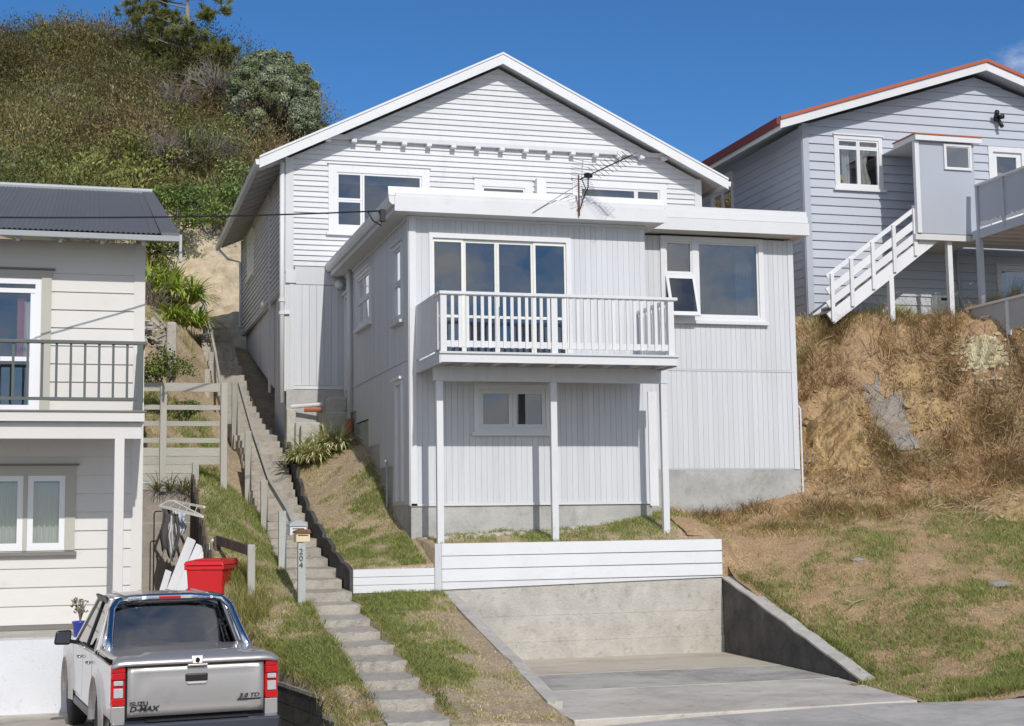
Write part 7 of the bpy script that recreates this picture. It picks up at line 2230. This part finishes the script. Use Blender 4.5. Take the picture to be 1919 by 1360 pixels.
tufts('dry_tufts', sp_, fbank, 42, 0.05, 0.19, [(0.56, 0.36, 0.17), (0.40, 0.25, 0.12), (0.66, 0.48, 0.25), (0.40, 0.32, 0.14), (0.30, 0.27, 0.10)], (0.6, 2.2), 'drooping tufts of dry brown grass on the steep bank')
# twigs and roots left from cutting
mbt = []
mb = MB()
for i in range(900):
    y = RNG.uniform(22.6, 28.0)
    x = RNG.uniform(max(BX0(y), 12.2 if y < 25 else 12.95), BX1(y))
    if RNG.uniform() < 0.4 and x < 15:
        continue
    L_ = RNG.uniform(0.12, 0.5); a = RNG.uniform(0, 6.28)
    pts = []
    for k in range(4):
        t = k / 3
        xx = x + L_ * t * math.cos(a + 0.5 * t * RNG.normal()); yy = y + 0.7 * L_ * t * math.sin(a + 0.5 * t * RNG.normal())
        pts.append((xx, yy, float(fbank(xx, yy)) + 0.03 + 0.07 * RNG.uniform() + 0.05 * math.sin(3.1 * t)))
    mb.tube(pts, RNG.uniform(0.004, 0.013), 4, 0.003)
for i in range(650):
    q = hit(RNG.uniform(1510, 1940), RNG.uniform(640, 960), fbank, 20, 30, 0.04)
    if q.x < 14.6 and RNG.uniform() < 0.6:
        continue
    L_ = RNG.uniform(0.10, 0.42); dd = unit(RNG.normal(size=3) * np.array((1, 0.5, 0.9)))
    pts = [np.array(q) + np.array((0, -0.06, 0.05))]
    for k in range(3):
        pts.append(pts[-1] + dd * L_ / 3 + RNG.normal(0, 0.025, 3))
    mb.tube(pts, RNG.uniform(0.005, 0.015), 4, 0.004)
o = mb.build('brush_cuttings', mat('dry_twig', (0.44, 0.32, 0.20), 0.9, 0.45, 3)); tag(o, 'cut twigs and roots littering the brown bank', 'twigs', kind='stuff')
mb = MB(); mb.hexa([(10.042, 22.63, -1.3), (10.5, 22.63, -1.3), (10.6, 23.4, -1.3), (10.042, 23.4, -1.3), (10.042, 22.63, -0.47), (10.48, 22.63, -0.99), (10.6, 23.4, -0.42), (10.042, 23.4, -0.33)]); tag(mb.build('earth_fill', M_BANK), kind='structure')
# a branch lying on the green slope
q = hit(1600, 1138, fbank)
bt = thing('fallen_branch', 'small forked dry branch lying on the green lower bank', 'branch', q)
mb = MB(); mb.tube([q + Vector((-0.12, 0.05, 0.09)), q + Vector((0.0, 0, 0.05)), q + Vector((0.14, -0.02, 0.10)), q + Vector((0.30, 0.02, 0.05))], 0.014, 6, 0.006); mb.tube([q + Vector((0.0, 0, 0.05)), q + Vector((-0.06, -0.1, 0.04)), q + Vector((-0.16, -0.14, 0.03))], 0.012, 6, 0.005); mb.build('stick', mat('dry_twig', (0.36, 0.25, 0.15)), bt)


def rock(name, c, s, mtl, parent, seed, sub=3, flat=(1, 1, 0.8)):
    bm = bmesh.new()
    bmesh.ops.create_icosphere(bm, subdivisions=sub, radius=1)
    from mathutils import noise as mn
    for v in bm.verts:
        n1 = mn.noise(v.co * 1.3 + Vector((seed * 3.1, 0, 0))); n2 = mn.noise(v.co * 3.3 + Vector((0, seed * 2.7, 0)))
        cell = mn.cell(v.co * 1.7 + Vector((seed, seed, 0)))
        v.co *= 1 + 0.35 * n1 + 0.16 * n2 + 0.10 * cell
        v.co = Vector((v.co.x * flat[0], v.co.y * flat[1], v.co.z * flat[2])) * s
    me = D.meshes.new(name); bm.to_mesh(me); bm.free(); me.materials.append(mtl)
    o = link(name, me, parent)
    if parent.type == 'EMPTY':
        o.matrix_basis = Matrix.Translation(c)
    return o


def rock_face(label, cx, cy, rx, ry, mtl, seed, amp=0.12, lift=0.05, ang=0.5, frag=30, frs=(0.03, 0.10)):
    """broken rock face standing a little proud of the bank: ridged relief, ragged outline, loose fragments"""
    t = thing('rock_outcrop', label, 'rocks', hit(cx, cy, fbank))
    n = 44
    P = []
    ca, sa = math.cos(ang), math.sin(ang)
    for i in range(n + 1):
        row = []
        for j in range(n + 1):
            u, v = -1 + 2 * j / n, -1 + 2 * i / n
            p = hit(cx + u * rx, cy + v * ry, fbank, 22, 30, 0.02)
            a, b = u * rx * 0.01, v * ry * 0.01
            aa, bb = a * ca + b * sa, -a * sa + b * ca
            rid = 1 - abs(float(fbm(aa * 3.2, bb * 1.2, 1.6, 4, seed)))
            cel = math.floor(3.0 * float(fbm(aa * 2.0, bb * 0.9, 2.4, 2, seed + 5))) / 3.0
            rr = math.hypot(u, v) + 0.35 * float(fbm(u, v, 1.7, 3, seed + 9))
            m_ = max(-0.6, 1 - rr ** 3)
            d = lift * (1.4 if m_ > 0.2 else 1) * m_ + amp * max(0, m_) * (0.55 * rid ** 2 + 0.35 * cel)
            row.append((p.x, p.y - 0.75 * d, p.z + 0.6 * d - (0.10 if m_ <= 0 else 0)))
        P.append(row)
    MB().grid(P).build('rock_face', mtl, t)
    for i in range(frag):
        p = hit(RNG.normal(cx, rx * 0.55), RNG.normal(cy + ry * 0.25, ry * 0.6), fbank)
        s_ = RNG.uniform(*frs)
        rock('rock', p + Vector((0, 0.0, 0.15 * s_)), s_, mtl, t, i + seed * 7, 1, (1.2, 0.8, 0.6))
    return t


rock_face('pale yellow crumbling rock face high on the bank under the blue house', 1844, 668, 46, 34, M_PALEROCK, 3, 0.28, 0.06, 0.2, 90)
rock_face('ochre clay rock face on the bank beside the right wall of the extension', 1566, 812, 58, 78, M_CLAYROCK, 11, 0.42, 0.15, 0.75, 80)
rock_face('small ochre ledge right of the grey concrete patch', 1742, 782, 42, 26, M_CLAYROCK, 17, 0.26, 0.09, 0.3, 30)
rock_face('orange earth scar in the middle of the upper bank', 1722, 712, 44, 24, M_CLAYROCK, 23, 0.22, 0.07, 0.2, 20)
rock_face('small ochre earth scar low at the right edge of the bank', 1888, 945, 30, 34, M_CLAYROCK, 29, 0.10, 0.03, 0.4, 14)
# grey shotcrete patch running down the bank
cl_ = [((1632, 728), 0.18), ((1640, 745), 0.32), ((1652, 772), 0.46), ((1668, 805), 0.50), ((1688, 832), 0.48), ((1700, 850), 0.30)]
pc_ = [(hit(*p, fbank), w) for p, w in cl_]
P = []
N1 = 60
for k in range(N1 + 1):
    t = k / N1 * (len(pc_) - 1); i = min(int(t), len(pc_) - 2); u = t - i
    c = pc_[i][0].lerp(pc_[i + 1][0], u); w = pc_[i][1] * (1 - u) + pc_[i + 1][1] * u
    row = []
    for j in range(19):
        s = -1 + 2 * j / 18
        xx = c.x + s * w * (1 + 0.25 * float(vnoise(k * 0.23, 3.3 if s > 0 else 9.1, 1.0, 2))); yy = c.y + 0.10 * float(vnoise(s * 2, k * 0.2, 1.0, 5))
        e = 1 - abs(s) ** 4
        row.append((xx, yy, float(fbank(xx, yy)) + 0.15 * e - 0.06 + 0.05 * float(fbm(xx, yy, 3.5, 4, 3))))
    P.append(row)
sc_ = thing('shotcrete_patch', 'grey sprayed concrete patch running down the brown bank', 'concrete patch', pc_[4][0])
MB().grid(P).build('patch', M_GREYROCK, sc_, smooth=True)
# stones
for (p, s, lab) in (((1607, 1052), 0.10, 'small grey stone on the grassy bank near its middle'), ((1872, 1098), 0.16, 'flat grey stone in the dry grass low on the right of the bank'), ((790, 1000), 0.13, 'pale stone at the left front corner of the extension foundation')):
    q = hit(*p, fbank if p[0] > 900 else fmid)
    st = thing('stone', lab, 'stone', q)
    rock('stone_body', q, s, M_GREYROCK, st, p[0], 2, (1.2, 0.9, 0.5))
# rubble strip at the foot of the foundation
rb = thing('rubble_strip', 'crumbled concrete strip at the foot of the front foundation', 'rubble', (6.8, 23.8, -0.25))
for i in range(60):
    x = RNG.uniform(5.3, 8.2); y = RNG.uniform(23.55, 23.9)
    rock('rubble', Vector((x, y, float(fyard(x, y)) + 0.005)), RNG.uniform(0.03, 0.09), M_CONC, rb, i, 1, (1.3, 1, 0.5))

# ---- strap-leaved plants


def strap(c, n, ln, wd, tones, spread=1.0, seg=5, up=1.0, hole=0.05):
    V, Q, T = [], [], []
    for i in range(n):
        a = RNG.uniform(0, 2 * math.pi)
        L_ = ln * RNG.uniform(0.6, 1.15); w = wd * RNG.uniform(0.7, 1.2)
        rr = RNG.uniform(0, 1) ** 0.6 * spread
        o = np.array(c) + np.array([math.cos(a), math.sin(a), 0]) * hole * RNG.uniform(0, 1)
        side = np.array([-math.sin(a), math.cos(a), 0])
        base = len(V)
        el = math.pi / 2 - 0.9 * rr
        p = o.copy()
        for k in range(seg + 1):
            t = k / seg
            wk = w * (0.6 + 0.8 * t) * (1 - t ** 3) + 0.001
            V += [p - side * wk / 2, p + side * wk / 2]
            ee = el - (1.1 + 0.9 * rr) * t ** 1.6
            p = p + np.array([math.cos(a) * math.cos(ee), math.sin(a) * math.cos(ee), math.sin(ee) * up]) * L_ / seg
        tn = np.array(tones[RNG.integers(0, len(tones))]) * RNG.uniform(0.75, 1.25)
        T += [tn * (0.75 + 0.35 * (k // 2) / seg) for k in range(2 * (seg + 1))]
        for k in range(seg):
            b = base + 2 * k
            Q.append((b, b + 1, b + 3, b + 2))
    return np.array(V), np.array(Q), np.array(T)


def strap_plant(name, label, cat, cs, **k):
    t = thing(name, label, cat, cs[0])
    V, Q, T = join([strap(c, **k) for c in cs])
    fast_mesh('leaves', V, quads=Q, tone=T, material=M_LEAF, parent=t)
    return t


VAR = [(0.58, 0.60, 0.27), (0.80, 0.76, 0.46), (0.40, 0.46, 0.16), (0.72, 0.66, 0.40)]
for (p, lab) in (((578, 838), 'sunlit variegated flax clump beside the steps below the corner downpipe'), ((624, 832), 'shaded variegated flax clump against the extension wall')):
    q = at(*p, Y=29.1)
    z = float(fmid(q.x, 29.1))
    strap_plant('flax_plant', lab, 'plant', [(q.x - 0.15, 29.15, z), (q.x + 0.12, 29.0, z), (q.x, 29.3, z)], n=170, ln=0.70, wd=0.034, tones=VAR, spread=1.15)
BRI = [(0.34, 0.46, 0.06), (0.48, 0.56, 0.10), (0.24, 0.36, 0.05), (0.56, 0.58, 0.16)]
for (p, y, lab, n, ln) in (((335, 535), 38.5, 'large bright green strap-leaved plant above the upper handrail', 150, 0.95), ((345, 580), 37.5, 'bright green strap-leaved plant nearest the top handrail post', 120, 0.8), ((300, 510), 39.0, 'green strap-leaved plant behind the cream house corner', 100, 0.9)):
    q = at(*p, Y=y)
    z = min(float(f_hill(q.x, y)), q.z - 0.1)
    z = float(f_hill(q.x, y))
    strap_plant('strappy_plant', lab, 'plant', [(q.x, y, max(z, q.z - 0.45)), (q.x + 0.35, y + 0.2, max(z, q.z - 0.45)), (q.x - 0.3, y, max(z, q.z - 0.35))], n=n, ln=ln, wd=0.05, tones=BRI, spread=1.2)
q = hit(350, 345, f_hill)
strap_plant('strappy_plant', 'pale cabbage-tree-like tuft growing out of the hillside scrub', 'plant', [(q.x, q.y - 1.0, q.z + 0.9)], n=60, ln=1.1, wd=0.07, tones=[(0.30, 0.33, 0.12), (0.20, 0.24, 0.07)], spread=1.2)
q = at(335, 905, Y=25.9)
strap_plant('grass_tuft', 'brown-green grass tuft hanging over the alley wall', 'grass', [(1.35, 25.95, 0.58), (1.55, 25.95, 0.56), (1.7, 25.9, 0.52), (1.15, 25.95, 0.58)], n=70, ln=0.36, wd=0.012, tones=[(0.20, 0.20, 0.05), (0.32, 0.22, 0.09), (0.14, 0.17, 0.04)], spread=1.2)
# long grass by the bin and post
tufts('verge_tufts', [(2.15 + 0.25 * RNG.uniform(), y) for y in np.linspace(21.0, 23.0, 22)], fstrip, 70, 0.10, 0.38, [(0.30, 0.29, 0.08), (0.17, 0.19, 0.05), (0.36, 0.31, 0.12)], (0.2, 0.9), 'long yellow-green grass beside the red bin', 0.009, 0.10)
tufts('verge_tufts', [(left_edge(y) + 0.04, y) for y in np.linspace(16.4, 21.0, 40)], fstrip, 40, 0.05, 0.16, [(0.28, 0.27, 0.08), (0.12, 0.15, 0.035), (0.34, 0.28, 0.12)], (0.3, 1.3), 'grass tufts hanging over the block wall edge', 0.009, 0.07)
tufts('lawn_tufts', [(3.93 + 0.05 * RNG.uniform(), y) for y in np.linspace(16.3, 22.3, 46)] + [(3.08, y) for y in np.linspace(16.3, 21.4, 40)], lambda x, y: np.where(np.asarray(x) > 3.5, flow(x, y), fstrip(x, y)), 30, 0.04, 0.12, [(0.26, 0.25, 0.07), (0.11, 0.14, 0.03), (0.34, 0.27, 0.12)], (0.4, 1.4), 'grass tufts creeping over the edges of the lower steps', 0.009, 0.05)
tufts('kerb_tufts', [(10.32 + 0.05 * RNG.uniform(), y) for y in np.linspace(18.2, 22.5, 40)] + [(x, 16.02) for x in np.linspace(10.2, 14.5, 60)], fbank, 30, 0.05, 0.14, [(0.18, 0.19, 0.05), (0.10, 0.14, 0.03), (0.32, 0.25, 0.11)], (0.4, 1.4), 'grass tufts over the edge of the dark side wall and footpath', 0.009, 0.06)

# ---- shrubs


def shrub(name, label, cat, c, r, n, size, cols, group=None, sq=(1, 1, 0.9), k=9, twigs=True):
    t = thing(name, label, cat, c, group)
    parts = []
    for i in range(k):
        a = RNG.uniform(0, 6.28); rr = r * RNG.uniform(0.1, 0.75)
        cc = (c[0] + rr * math.cos(a), c[1] + rr * math.sin(a), c[2] + r * sq[2] * RNG.uniform(0.35, 1.15))
        parts.append(clump(cc, r * RNG.uniform(0.32, 0.55), n // k, size, 1.6 * np.array(cols[RNG.integers(0, len(cols))]), 0.35, fill=0.6))
    V, Q, T = join(parts)
    fast_mesh('foliage', V, quads=Q, tone=T, material=M_LEAF, parent=t)
    mb = MB()
    for i in range(7):
        a = RNG.uniform(0, 6.28)
        mb.tube([c, (c[0] + 0.3 * r * math.cos(a), c[1] + 0.3 * r * math.sin(a), c[2] + 0.5 * r), (c[0] + 0.6 * r * math.cos(a), c[1] + 0.6 * r * math.sin(a), c[2] + r)], 0.02 * r + 0.008, 5, 0.006)
    mb.build('stems', M_BRANCH, t)
    return t


def bare_shrub(label, c, r, n=60, col=None):
    t = thing('bare_shrub', label, 'shrub', c, 'bare grey shrubs on the hillside')
    mb = MB()
    for i in range(n):
        a = RNG.uniform(0, 6.28); e = RNG.uniform(0.25, 1.3)
        L_ = r * RNG.uniform(0.6, 1.2)
        d = np.array([math.cos(a) * math.cos(e), math.sin(a) * math.cos(e), math.sin(e)])
        p0 = np.array(c); pts = [p0]
        for k in range(1, 5):
            pts.append(p0 + d * L_ * k / 4 + RNG.normal(0, 0.07 * r, 3) * k / 4)
        mb.tube(pts, 0.016 * r + 0.006, 4, 0.004)
        for k in range(5):
            j = RNG.integers(1, 4); q0 = pts[j]
            d2 = d + RNG.normal(0, 0.5, 3); d2 /= np.linalg.norm(d2)
            mb.tube([q0, q0 + d2 * L_ * 0.25, q0 + d2 * L_ * 0.42 + RNG.normal(0, 0.05 * r, 3)], 0.008 * r + 0.004, 3, 0.003)
    mb.build('branches', col or M_BRANCH, t)
    return t


for (p, lab, r) in (((325, 215), 'bare grey shrub right of centre on the upper hillside', 1.5), ((398, 190), 'tall bare grey shrub under the pine beside the rounded tree', 1.7), ((310, 325), 'bare twiggy shrub low on the hillside behind the cream roof', 1.5), ((385, 318), 'dark bare shrub low on the hillside near the house eave', 1.4), ((120, 215), 'dead brown shrub on the left of the hillside', 1.2)):
    q = hit(p[0], p[1] + 25, f_hill)
    bare_shrub(lab, (q.x, q.y - 0.9, q.z + 0.5), r * 0.8, 60)
SHG = 'green shrubs above the clay bank'
for (p, y, r, cols, lab) in (((395, 385), 45.5, 1.5, [(0.10, 0.15, 0.045), (0.13, 0.17, 0.05)], 'green rounded shrub on top of the clay bank beside the house'),
                             ((330, 395), 44.0, 1.3, [(0.12, 0.16, 0.04), (0.09, 0.13, 0.035)], 'green shrub behind the end of the dark roof'),
                             ((300, 470), 41.0, 1.0, [(0.11, 0.12, 0.03), (0.16, 0.14, 0.05)], 'olive shrub in shade behind the cream house corner'),
                             ((420, 300), 52.0, 1.9, [(0.16, 0.18, 0.06), (0.13, 0.16, 0.05)], 'pale green shrub next to the left eave of the white house'),
                             ((430, 350), 48.0, 1.4, [(0.12, 0.17, 0.06), (0.15, 0.19, 0.07)], 'light green shrub just left of the white house gutter'),
                             ((260, 350), 48.0, 1.5, [(0.13, 0.15, 0.04), (0.16, 0.17, 0.05)], 'yellow-green shrub above the dark roof ridge'),
                             ((310, 690), 31.0, 0.75, [(0.12, 0.15, 0.03), (0.09, 0.12, 0.025)], 'low green bush behind the timber fence'),
                             ((345, 770), 28.5, 0.4, [(0.10, 0.14, 0.035), (0.14, 0.15, 0.05)], 'small green plant seen through the fence rails')):
    q = at(*p, Y=y)
    z = float(f_hill(q.x, y))
    shrub('shrub', lab, 'shrub', (q.x, y, max(z, q.z - r * 0.75)), r, int(2600 * min(1.2, r)), 0.055 if r > 0.8 else 0.035, cols)
q = at(285, 545, Y=38.0)
bare_shrub('purplish dry shrub beside the bright strap-leaved plants', (q.x, 38.0, q.z - 0.5), 0.8, 50, mat('purple_twig', (0.20, 0.15, 0.15), 0.9, 0.2))
# old concrete post and rubble above the fence
q = at(322, 655, Y=33.5)
cp = thing('concrete_post', 'old rounded concrete post standing on the slope above the fence', 'post', (q.x, 33.5, q.z - 0.3))
mb = MB(); mb.box(q.x - 0.12, q.x + 0.10, 33.4, 33.6, q.z - 0.6, q.z + 0.62); mb.build('post', M_CONC, cp, bevel=0.05)
rr_ = thing('rubble_heap', 'pale rubble and broken boards on the slope behind the cream house', 'rubble', at(290, 625, Y=34.5))
for i in range(26):
    p = at(RNG.uniform(268, 318), RNG.uniform(600, 650), Y=34.2)
    mb = MB(); d = Vector(RNG.normal(0, 1, 3)).normalized() * RNG.uniform(0.08, 0.28); mb.bar(p - d, p + d, RNG.uniform(0.04, 0.14), RNG.uniform(0.02, 0.06)); mb.build('piece', M_CONC if i % 2 else M_TIMBER, rr_)

# ---- hillside scrub
parts = []
cnt = 0
spots = []
while cnt < 860:
    y = RNG.uniform(42.5, 76)
    x = RNG.uniform(-0.42 * y, 0.155 * y)
    if x > 0.5 and y < 46.5:
        continue
    z = float(f_hill(x, y))
    v = CR.dot(Vector((x, y, z))), CU.dot(Vector((x, y, z))), CF.dot(Vector((x, y, z)))
    px2 = 959.5 + FPX * v[0] / v[2]; py2 = 680 - FPX * v[1] / v[2]
    if px2 < -60 or px2 > 640 or py2 > 470:
        cnt += 0
        if RNG.uniform() > 0.08:
            continue
    spots.append((x, y, z)); cnt += 1
PAL = np.array([(0.092, 0.088, 0.028), (0.118, 0.098, 0.036), (0.140, 0.090, 0.048), (0.075, 0.078, 0.028), (0.15, 0.115, 0.05), (0.125, 0.120, 0.040), (0.18, 0.15, 0.075)])
for (x, y, z) in spots:
    k = vnoise(x, y, 0.16, 3) + 0.6 * vnoise(x, y, 0.5, 8) + 0.25 * RNG.normal()
    i = 2 if k > 0.75 else 4 if k > 0.5 else 1 if k > 0.15 else 0 if k > -0.3 else 3 if k > -0.6 else 5
    if RNG.uniform() < 0.05:
        i = 6
    near = np.clip((58 - y) / 12, 0, 1) * np.clip((x + 6) / 6, 0, 1)
    base = PAL[i] * 1.5 * (1 + 0.25 * near) + np.array([0.0, 0.02, 0.0]) * near
    base = base * RNG.uniform(0.45, 1.6)
    r = 0.55 + 1.0 * RNG.uniform() ** 1.5
    tall = RNG.uniform(0.8, 1.5) if y < 66 else RNG.uniform(0.7, 1.0)
    n = int(480 * r ** 1.7 + 40)
    d = unit(RNG.normal(size=(n, 3))); d[:, 1] = np.where(RNG.uniform(size=n) < 0.5, -np.abs(d[:, 1]), d[:, 1]); d[:, 2] = np.abs(d[:, 2]) - 0.2; d = unit(d)
    lump = 1 + 0.26 * np.sin(d[:, 0] * 6 + x * 3) * np.cos(d[:, 1] * 5 + y) + 0.2 * np.sin(d[:, 2] * 9 + d[:, 0] * 4 + x)
    P = np.array((x, y, z + r * 0.25)) + d * (r * lump * RNG.uniform(0.78, 1.05, n))[:, None] * np.array((1, 1, tall))
    tn = (base * (1 + 0.2 * RNG.normal(size=(n, 1))).clip(0.4, 1.8) * (1 + 0.08 * RNG.normal(size=(n, 3)))).clip(0.005, 0.8)
    ax = unit(d * 0.9 + RNG.normal(size=(n, 3)) * 0.55 + np.array([0, 0, 0.35]))
    sd_ = unit(np.cross(ax, d + RNG.normal(size=(n, 3)) * 0.4))
    s_ = (RNG.uniform(0.042, 0.07) * RNG.uniform(0.7, 1.4, n))[:, None]
    w_ = s_ * RNG.uniform(0.22, 0.42)
    Vq = np.stack([P - ax * s_, P + sd_ * w_, P + ax * s_, P - sd_ * w_], 1).reshape(-1, 3)
    parts.append((Vq, np.arange(4 * n).reshape(n, 4), np.repeat(tn, 4, 0)))
    if RNG.uniform() < 0.22:
        k = 26
        dd = unit(RNG.normal(size=(k, 3)) + np.array([0, 0, 1.2]))
        tw = leafquads(np.array((x, y, z + r * 0.7 * tall)) + dd * (r * 0.6 * RNG.uniform(0.5, 1.1, k))[:, None], unit(np.cross(dd, RNG.normal(size=(k, 3)))), np.full(k, 0.17), np.array((0.24, 0.20, 0.155)) * RNG.uniform(0.7, 1.4, (k, 1)), 0.06)
        parts.append(tw)
V, Q, T = join(parts)
tag(fast_mesh('hillside_scrub', V, quads=Q, tone=T, material=M_LEAF), 'dense olive and brown gorse scrub covering the hillside', 'scrub', kind='stuff')
# far scrub right of the ridge and unseen flanks stay low

# ---- pine tree on the ridge
pb = hit(352, 165, f_hill)
pb = Vector((pb.x, pb.y, pb.z - 0.4))
pt = thing('pine_tree', 'open-crowned pine tree standing on the ridge with bare upper trunk', 'tree', pb)
H = 9.5
trunk = [pb + Vector((0.06 * math.sin(k * 1.1), 0, H * k / 10)) for k in range(11)]
mb = MB(); mb.tube(trunk, 0.14, 10, 0.03); mb.build('trunk', mat('pine_bark', (0.30, 0.25, 0.20), 0.9, 0.25, 4, 0.4, 15), pt, smooth=True)
mbb = MB(); tips_ = []
# (height fraction, azimuth: 0 = right, pi = left, length, rise)
limbs = [(0.04, 0.2, 2.5, 0.0), (0.05, 3.0, 2.2, 0.2), (0.07, 5.8, 2.2, 0.1), (0.08, 2.7, 2.1, 0.4), (0.09, 0.6, 2.1, 0.2), (0.10, 3.0, 2.3, 0.5), (0.13, 0.3, 2.4, 0.1), (0.16, 2.6, 2.0, 0.6), (0.17, 5.6, 2.0, 0.2), (0.20, 0.1, 1.9, 0.2), (0.22, 3.4, 2.5, 0.7), (0.24, 0.9, 1.6, 0.3), (0.24, 4.6, 1.5, 0.3), (0.30, 3.05, 2.7, 0.7), (0.31, 3.6, 2.2, 0.5), (0.33, 2.5, 2.1, 0.9), (0.34, 6.0, 1.5, 0.6),
         (0.40, 3.2, 2.5, 0.9), (0.42, 2.7, 2.0, 0.8), (0.44, 0.2, 1.9, 0.9), (0.46, 3.9, 1.8, 0.7), (0.50, 0.4, 2.1, 1.2), (0.52, 5.8, 1.6, 0.9), (0.53, 3.1, 2.2, 0.8), (0.60, 2.8, 1.9, 0.9), (0.62, 0.2, 1.8, 1.0), (0.66, 3.7, 1.6, 0.8), (0.72, 1.0, 1.4, 0.9), (0.75, 3.0, 1.5, 0.9), (0.82, 5.5, 1.1, 0.8), (0.86, 2.2, 1.1, 0.8), (0.95, 0.5, 0.7, 0.6), (0.98, 3.5, 0.6, 0.6)]
for (hf, az, L_, rise) in limbs:
    b = pb + Vector((0, 0, H * hf))
    d = Vector((math.cos(az), math.sin(az) * 0.8, 0))
    pts = [b, b + d * L_ * 0.35 + Vector((0, 0, rise * 0.12)), b + d * L_ * 0.7 + Vector((0, 0, rise * 0.45)), b + d * L_ + Vector((0, 0, rise))]
    mbb.tube(pts, 0.04, 5, 0.012)
    for k in range(27):
        t = RNG.uniform(0.3, 1.05)
        p = pts[0].lerp(pts[-1], t) + Vector((0, 0, -0.1 * math.sin(t * 3)))
        q2 = p + Vector((RNG.normal(0, 0.33), RNG.normal(0, 0.33), RNG.uniform(-0.15, 0.42)))
        mbb.tube([p, q2], 0.012, 4, 0.006)
        tips_.append((np.array(q2), np.array((q2 - p).normalized())))
mbb.build('branches', M_BRANCH, pt)
nV, nQ, nT = [], [], []
o = 0
for (p, d) in tips_:
    k = 85
    dirs = unit(d + np.array([0, 0, 0.35]) + RNG.normal(0, 0.62, (k, 3)))
    base = p - d * RNG.uniform(0, 0.22, (k, 1))
    L_ = RNG.uniform(0.16, 0.28, (k, 1))
    s = unit(np.cross(dirs, RNG.normal(size=(k, 3)))) * 0.013
    V = np.stack([base - s, base + s, base + dirs * L_ + s * 0.3, base + dirs * L_ - s * 0.3], 1).reshape(-1, 3)
    c = np.array((0.20, 0.21, 0.065)) * RNG.uniform(0.55, 1.7) * RNG.uniform(0.7, 1.3, (k, 1))
    nV.append(V); nQ.append(np.arange(4 * k).reshape(k, 4) + o); nT.append(np.repeat(c, 4, 0)); o += 4 * k
fast_mesh('crown', np.concatenate(nV), quads=np.concatenate(nQ), tone=np.concatenate(nT), material=M_LEAF, parent=pt)

# ---- rounded silver-green tree right of the pine


def dome_tree(name, label, c, rx, ry, rz, ncl, leafs, size, cols, trunk_h, clr=(0.22, 0.36)):
    t = thing(name, label, 'tree', (c[0], c[1], c[2] - rz - trunk_h))
    mb = MB(); b = Vector((c[0], c[1], c[2] - rz - trunk_h))
    mb.tube([b, b + Vector((0.05, 0, trunk_h)), Vector(c) + Vector((0, 0, -0.2 * rz))], 0.2, 8, 0.1)
    for i in range(10):
        a = RNG.uniform(0, 6.28); e = RNG.uniform(-0.1, 1.2)
        mb.tube([b + Vector((0.05, 0, trunk_h * 0.9)), Vector(c) + Vector((rx * 0.4 * math.cos(a), ry * 0.4 * math.sin(a), rz * (0.4 * math.sin(e) - 0.2))), Vector(c) + Vector((rx * 0.85 * math.cos(a) * math.cos(e), ry * 0.85 * math.sin(a) * math.cos(e), rz * 0.85 * math.sin(e)))], 0.08, 6, 0.02)
    mb.build('trunk', M_BARK, t, smooth=True)
    parts = []
    for i in range(ncl):
        d = unit(RNG.normal(size=3)); d[2] = abs(d[2]) if RNG.uniform() < 0.45 else d[2]; d[1] = -abs(d[1]) if RNG.uniform() < 0.7 else d[1]
        rad = RNG.uniform(*clr)
        k = RNG.uniform(0.82, 1.02)
        cc = np.array(c) + d * np.array([rx - rad, ry - rad, rz - rad]) * k
        n = leafs
        dd = unit(RNG.normal(size=(n, 3)) * 0.75 + d + np.array([0, -0.1, 0.35]))
        P = cc + dd * (rad * RNG.uniform(0.65, 1.05, n))[:, None]
        Nn = unit(dd + RNG.normal(size=(n, 3)) * 0.55)
        base = np.array(cols[RNG.integers(0, len(cols))]) * RNG.uniform(0.8, 1.25)
        parts.append(leafquads(P, Nn, size * RNG.uniform(0.7, 1.3, n), (base * (1 + 0.3 * RNG.normal(size=(n, 1)))).clip(0.01, 0.9), 0.45))
    V, Q, T = join(parts)
    fast_mesh('crown', V, quads=Q, tone=T, material=M_LEAF, parent=t)
    return t


qc = at(512, 186, Y=56)
dome_tree('broadleaf_tree', 'dense rounded silver-green tree between the pine and the white roof', (qc.x, 56, qc.z), 1.9, 1.8, 1.95, 170, 230, 0.052, [(0.23, 0.275, 0.15), (0.29, 0.335, 0.205), (0.17, 0.21, 0.105), (0.34, 0.375, 0.255)], 1.2)
qc = at(568, 225, Y=55)
dome_tree('broadleaf_tree', 'smaller rounded silver-green tree right behind the roof slope', (qc.x, 55, qc.z), 0.75, 0.8, 0.95, 60, 140, 0.052, [(0.24, 0.28, 0.17), (0.30, 0.34, 0.23), (0.18, 0.22, 0.12)], 1.2)
qc = at(285, 85, Y=67)
dome_tree('flowering_bush', 'dark bush with white flowers below the left side of the pine', (qc.x, 67, qc.z), 0.75, 0.8, 1.0, 50, 120, 0.06, [(0.12, 0.15, 0.05), (0.15, 0.18, 0.06), (0.5, 0.5, 0.36)], 0.6)
